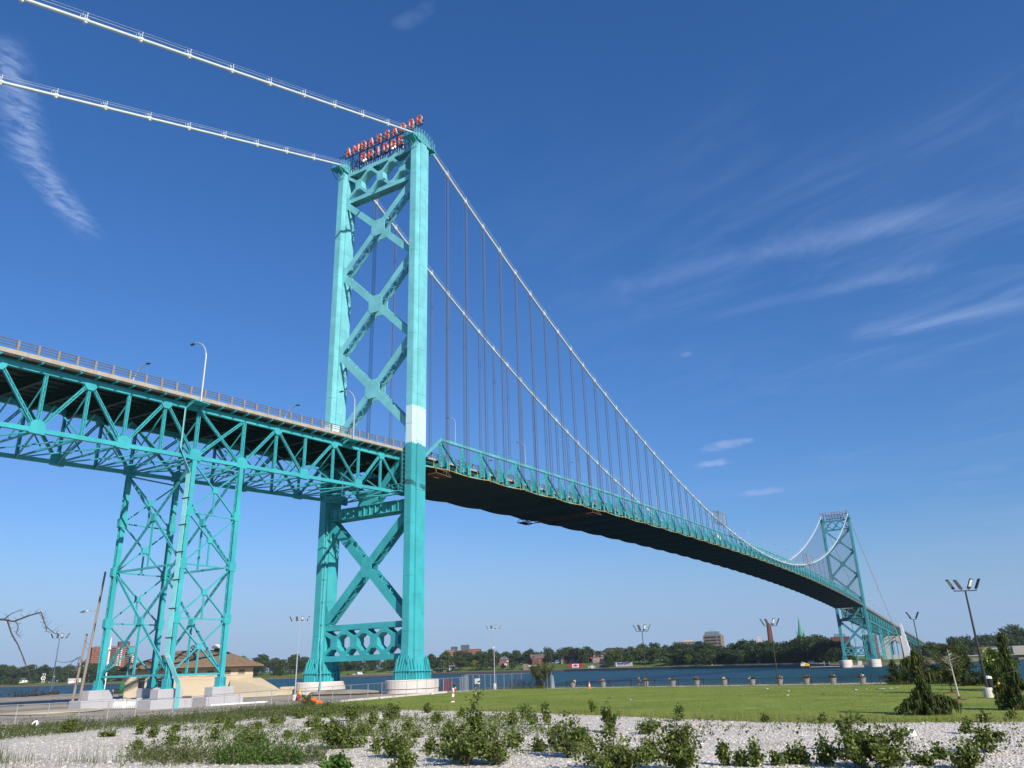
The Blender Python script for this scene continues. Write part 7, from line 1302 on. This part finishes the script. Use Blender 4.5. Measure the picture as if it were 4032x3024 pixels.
while nq < 20:
    x, y = rq.uniform(-80, -50), rq.uniform(-72, -38)
    if not inpoly(np.array([[x, y]]), [(-76, -44), (-60, -36), (-47, -36), (-46, -43), (-51, -56), (-56, -68), (-70, -72), (-79, -66), (-81, -56)])[0]: continue
    nq += 1; sapling(x, y, rq.uniform(.35, .95), rq.uniform(.28, .6), 'low poplar seedling in the weedy left middle of the gravel', 600+nq, 'low poplar seedlings in the weedy gravel')
sapling(-39.5, -26.3, 1.1, .8, 'feathery green bush at the foot of the white floodlight pole', 401, None, 'leaf_wisp', .12, 1.6, 'bush', 'shrub')
# ------------------------------------------------------------ ground cover nobody could count
def scatter(n, x0, x1, y0, y1, r): return np.stack([r.uniform(x0, x1, n), r.uniform(y0, y1, n)], 1)
def patchy(P, sc, seed):
    r = np.random.default_rng(seed); k = r.normal(0, sc, (6, 2)); ph = r.uniform(0, 6.28, 6); return sum(np.sin(P@k[i]+ph[i]) for i in range(6))/6
def stuff(V, nm, mt): o = np_quads(nm, V, mt); tag(o, kind='stuff')
def weeds(poly, n, h, mt, nm, seed, lw=.05, fill=-.2, leafy=True):
    r = np.random.default_rng(seed); xs, ys = zip(*poly); P = scatter(n*2, min(xs), max(xs), min(ys), max(ys), r); P = P[inpoly(P, poly)]; P = P[patchy(P, .45, seed+1)+r.normal(0, .12, len(P)) > fill][:n]; N = len(P); hh = h*r.gamma(4, .25, N)
    B = np.stack([P[:, 0], P[:, 1], np.full(N, 3.41)], 1); D = np.stack([r.normal(0, .14, N)*hh, r.normal(0, .14, N)*hh, hh], 1); V = [strips(B, D, (lw*.5 if leafy else lw)*r.uniform(.4, 1, N), r)]
    if leafy: u = r.uniform(.2, 1, (N, 5)); V += [leaves(B+D*u[:, i:i+1]+r.normal(0, .05, (N, 3)), .10, r) for i in range(5)]
    stuff(np.concatenate(V), nm, mt)
strip = [(-86, -40), (-77.5, -38.5), (-72, -37.5), (-66, -40), (-58, -44), (-50, -47), (-46.5, -43), (-42, -31), (-40, -25.5), (-46, -26), (-54, -28.4), (-62, -29.5), (-70, -26), (-80, -22)]
weeds(strip, 9000, .40, 'leaf_weed', 'weeds', 301, fill=-.2)
mass = [(-74, -46), (-62, -40), (-48, -38), (-46, -44), (-50, -52), (-54, -64), (-62, -68), (-72, -66), (-78, -62), (-79, -54)]
weeds(mass, 4600, .32, 'leaf_poplar', 'weeds', 302, fill=.12); weeds([(-84, -58), (-80, -66), (-78, -78), (-72, -80), (-66, -74), (-62, -62), (-74, -56)], 2400, .32, 'leaf_poplar', 'weeds', 303, fill=.16)
weeds([(-88.5, -57), (-84.6, -66), (-83.2, -71), (-80.5, -68), (-82.5, -62), (-84, -55)], 3000, .46, 'leaf_wisp', 'weeds', 304, .025, -.15); weeds([(-92, -46), (-88.2, -58), (-84.8, -67.5), (-83.4, -67), (-85.5, -56), (-86, -46)], 2600, .5, 'leaf_wisp', 'weeds', 305, .025, -.2, False)
weeds([(-84.6, -66), (-82.5, -64), (-81.5, -67), (-83.5, -70)], 700, .5, 'leaf_lush', 'weeds', 309, .04, -.3)
lw_ = edge; band = [(x-1.1, y-.3) for x, y in lw_]+[(x+1.6, y+.3) for x, y in lw_[::-1]]
weeds(band, 24000, .30, 'grass_dry', 'grass', 306, .03, -.9, False); weeds([(x-2.5, y) for x, y in lw_]+[(x-.3, y) for x, y in lw_[::-1]], 2500, .22, 'leaf_weed', 'weeds', 307, .04, .12)
weeds(lw_+yard, 40000, .045, 'grass_blade', 'grass', 308, .09, -2, False); weeds([(-96, -96), (-78, -98), (-56, -97), (-57.5, -84), (-54, -72), (-70, -72), (-84, -80)], 1300, .16, 'leaf_weed', 'weeds', 310, .03, .1)
def stones():
    r = np.random.default_rng(9); P = scatter(60000, -90, -46, -99, -36, r); P = P[inpoly(P, [(-90, -52), (-80, -99), (-57, -99)]+lw_+[(-50, -38), (-66, -40), (-78, -40)])]; dd = np.hypot(P[:, 0]-CAM.x, P[:, 1]-CAM.y); P = P[r.uniform(0, 1, len(P)) < np.clip((30/dd)**1.2, 0, 1)]; N = len(P)
    s = r.gamma(3, .010, N)+.018; base = np.array([[1, 0, 0], [0, 1, 0], [-1, 0, 0], [0, -1, 0], [0, 0, 1]]); F = [(0, 1, 4), (1, 2, 4), (2, 3, 4), (3, 0, 4)]; a = r.uniform(0, 6.28, N); V = base[None]*s[:, None, None]*r.uniform(.6, 1.2, (N, 5, 1)); V[:, :, 2] *= .8; c, s_ = np.cos(a)[:, None], np.sin(a)[:, None]; X = V[:, :, 0]*c-V[:, :, 1]*s_+P[:, :1]; Y = V[:, :, 0]*s_+V[:, :, 1]*c+P[:, 1:]; Z = V[:, :, 2]+3.405
    me = bpy.data.meshes.new('stones'); co = np.stack([X, Y, Z], 2).reshape(-1, 3); me.vertices.add(len(co)); me.vertices.foreach_set('co', co.astype(np.float32).ravel()); f = (np.array(F)[None]+np.arange(N)[:, None, None]*5).reshape(-1, 3); me.loops.add(f.size); me.loops.foreach_set('vertex_index', f.ravel().astype(np.int32)); me.polygons.add(len(f)); me.polygons.foreach_set('loop_start', np.arange(0, f.size, 3, dtype=np.int32)); me.update(calc_edges=True)
    o = bpy.data.objects.new('stones', me); COL.objects.link(o); m, k = newmat('stone_bits'); gm = k.n('ShaderNodeNewGeometry'); k.put(k.b.inputs['Base Color'], k.mix(gm.outputs['Random Per Island'], (.52, .46, .38), (.77, .70, .60))); k.b.inputs['Roughness'].default_value = .9; me.materials.append(m); tag(o, kind='stuff')
stones()

# ------------------------------------------------------------ summer haze over the river
m = MB(); m.box(-260, 2600, -900, 3400, -41.5, 128); hz_ = m.obj('haze', 'white', org=(0, 0, 0)); hm = bpy.data.materials.new('haze_air'); hm.use_nodes = True; hm.node_tree.nodes.clear(); hk = NT(hm.node_tree)
hv = hk.n('ShaderNodeVolumePrincipled'); hv.inputs['Color'].default_value = (.80, .88, 1, 1); hv.inputs['Density'].default_value = .000045; hv.inputs['Anisotropy'].default_value = .2; ho = hk.n('ShaderNodeOutputMaterial'); hm.node_tree.links.new(hv.outputs[0], ho.inputs['Volume']); hz_.data.materials[0] = hm; tag(hz_, kind='stuff')
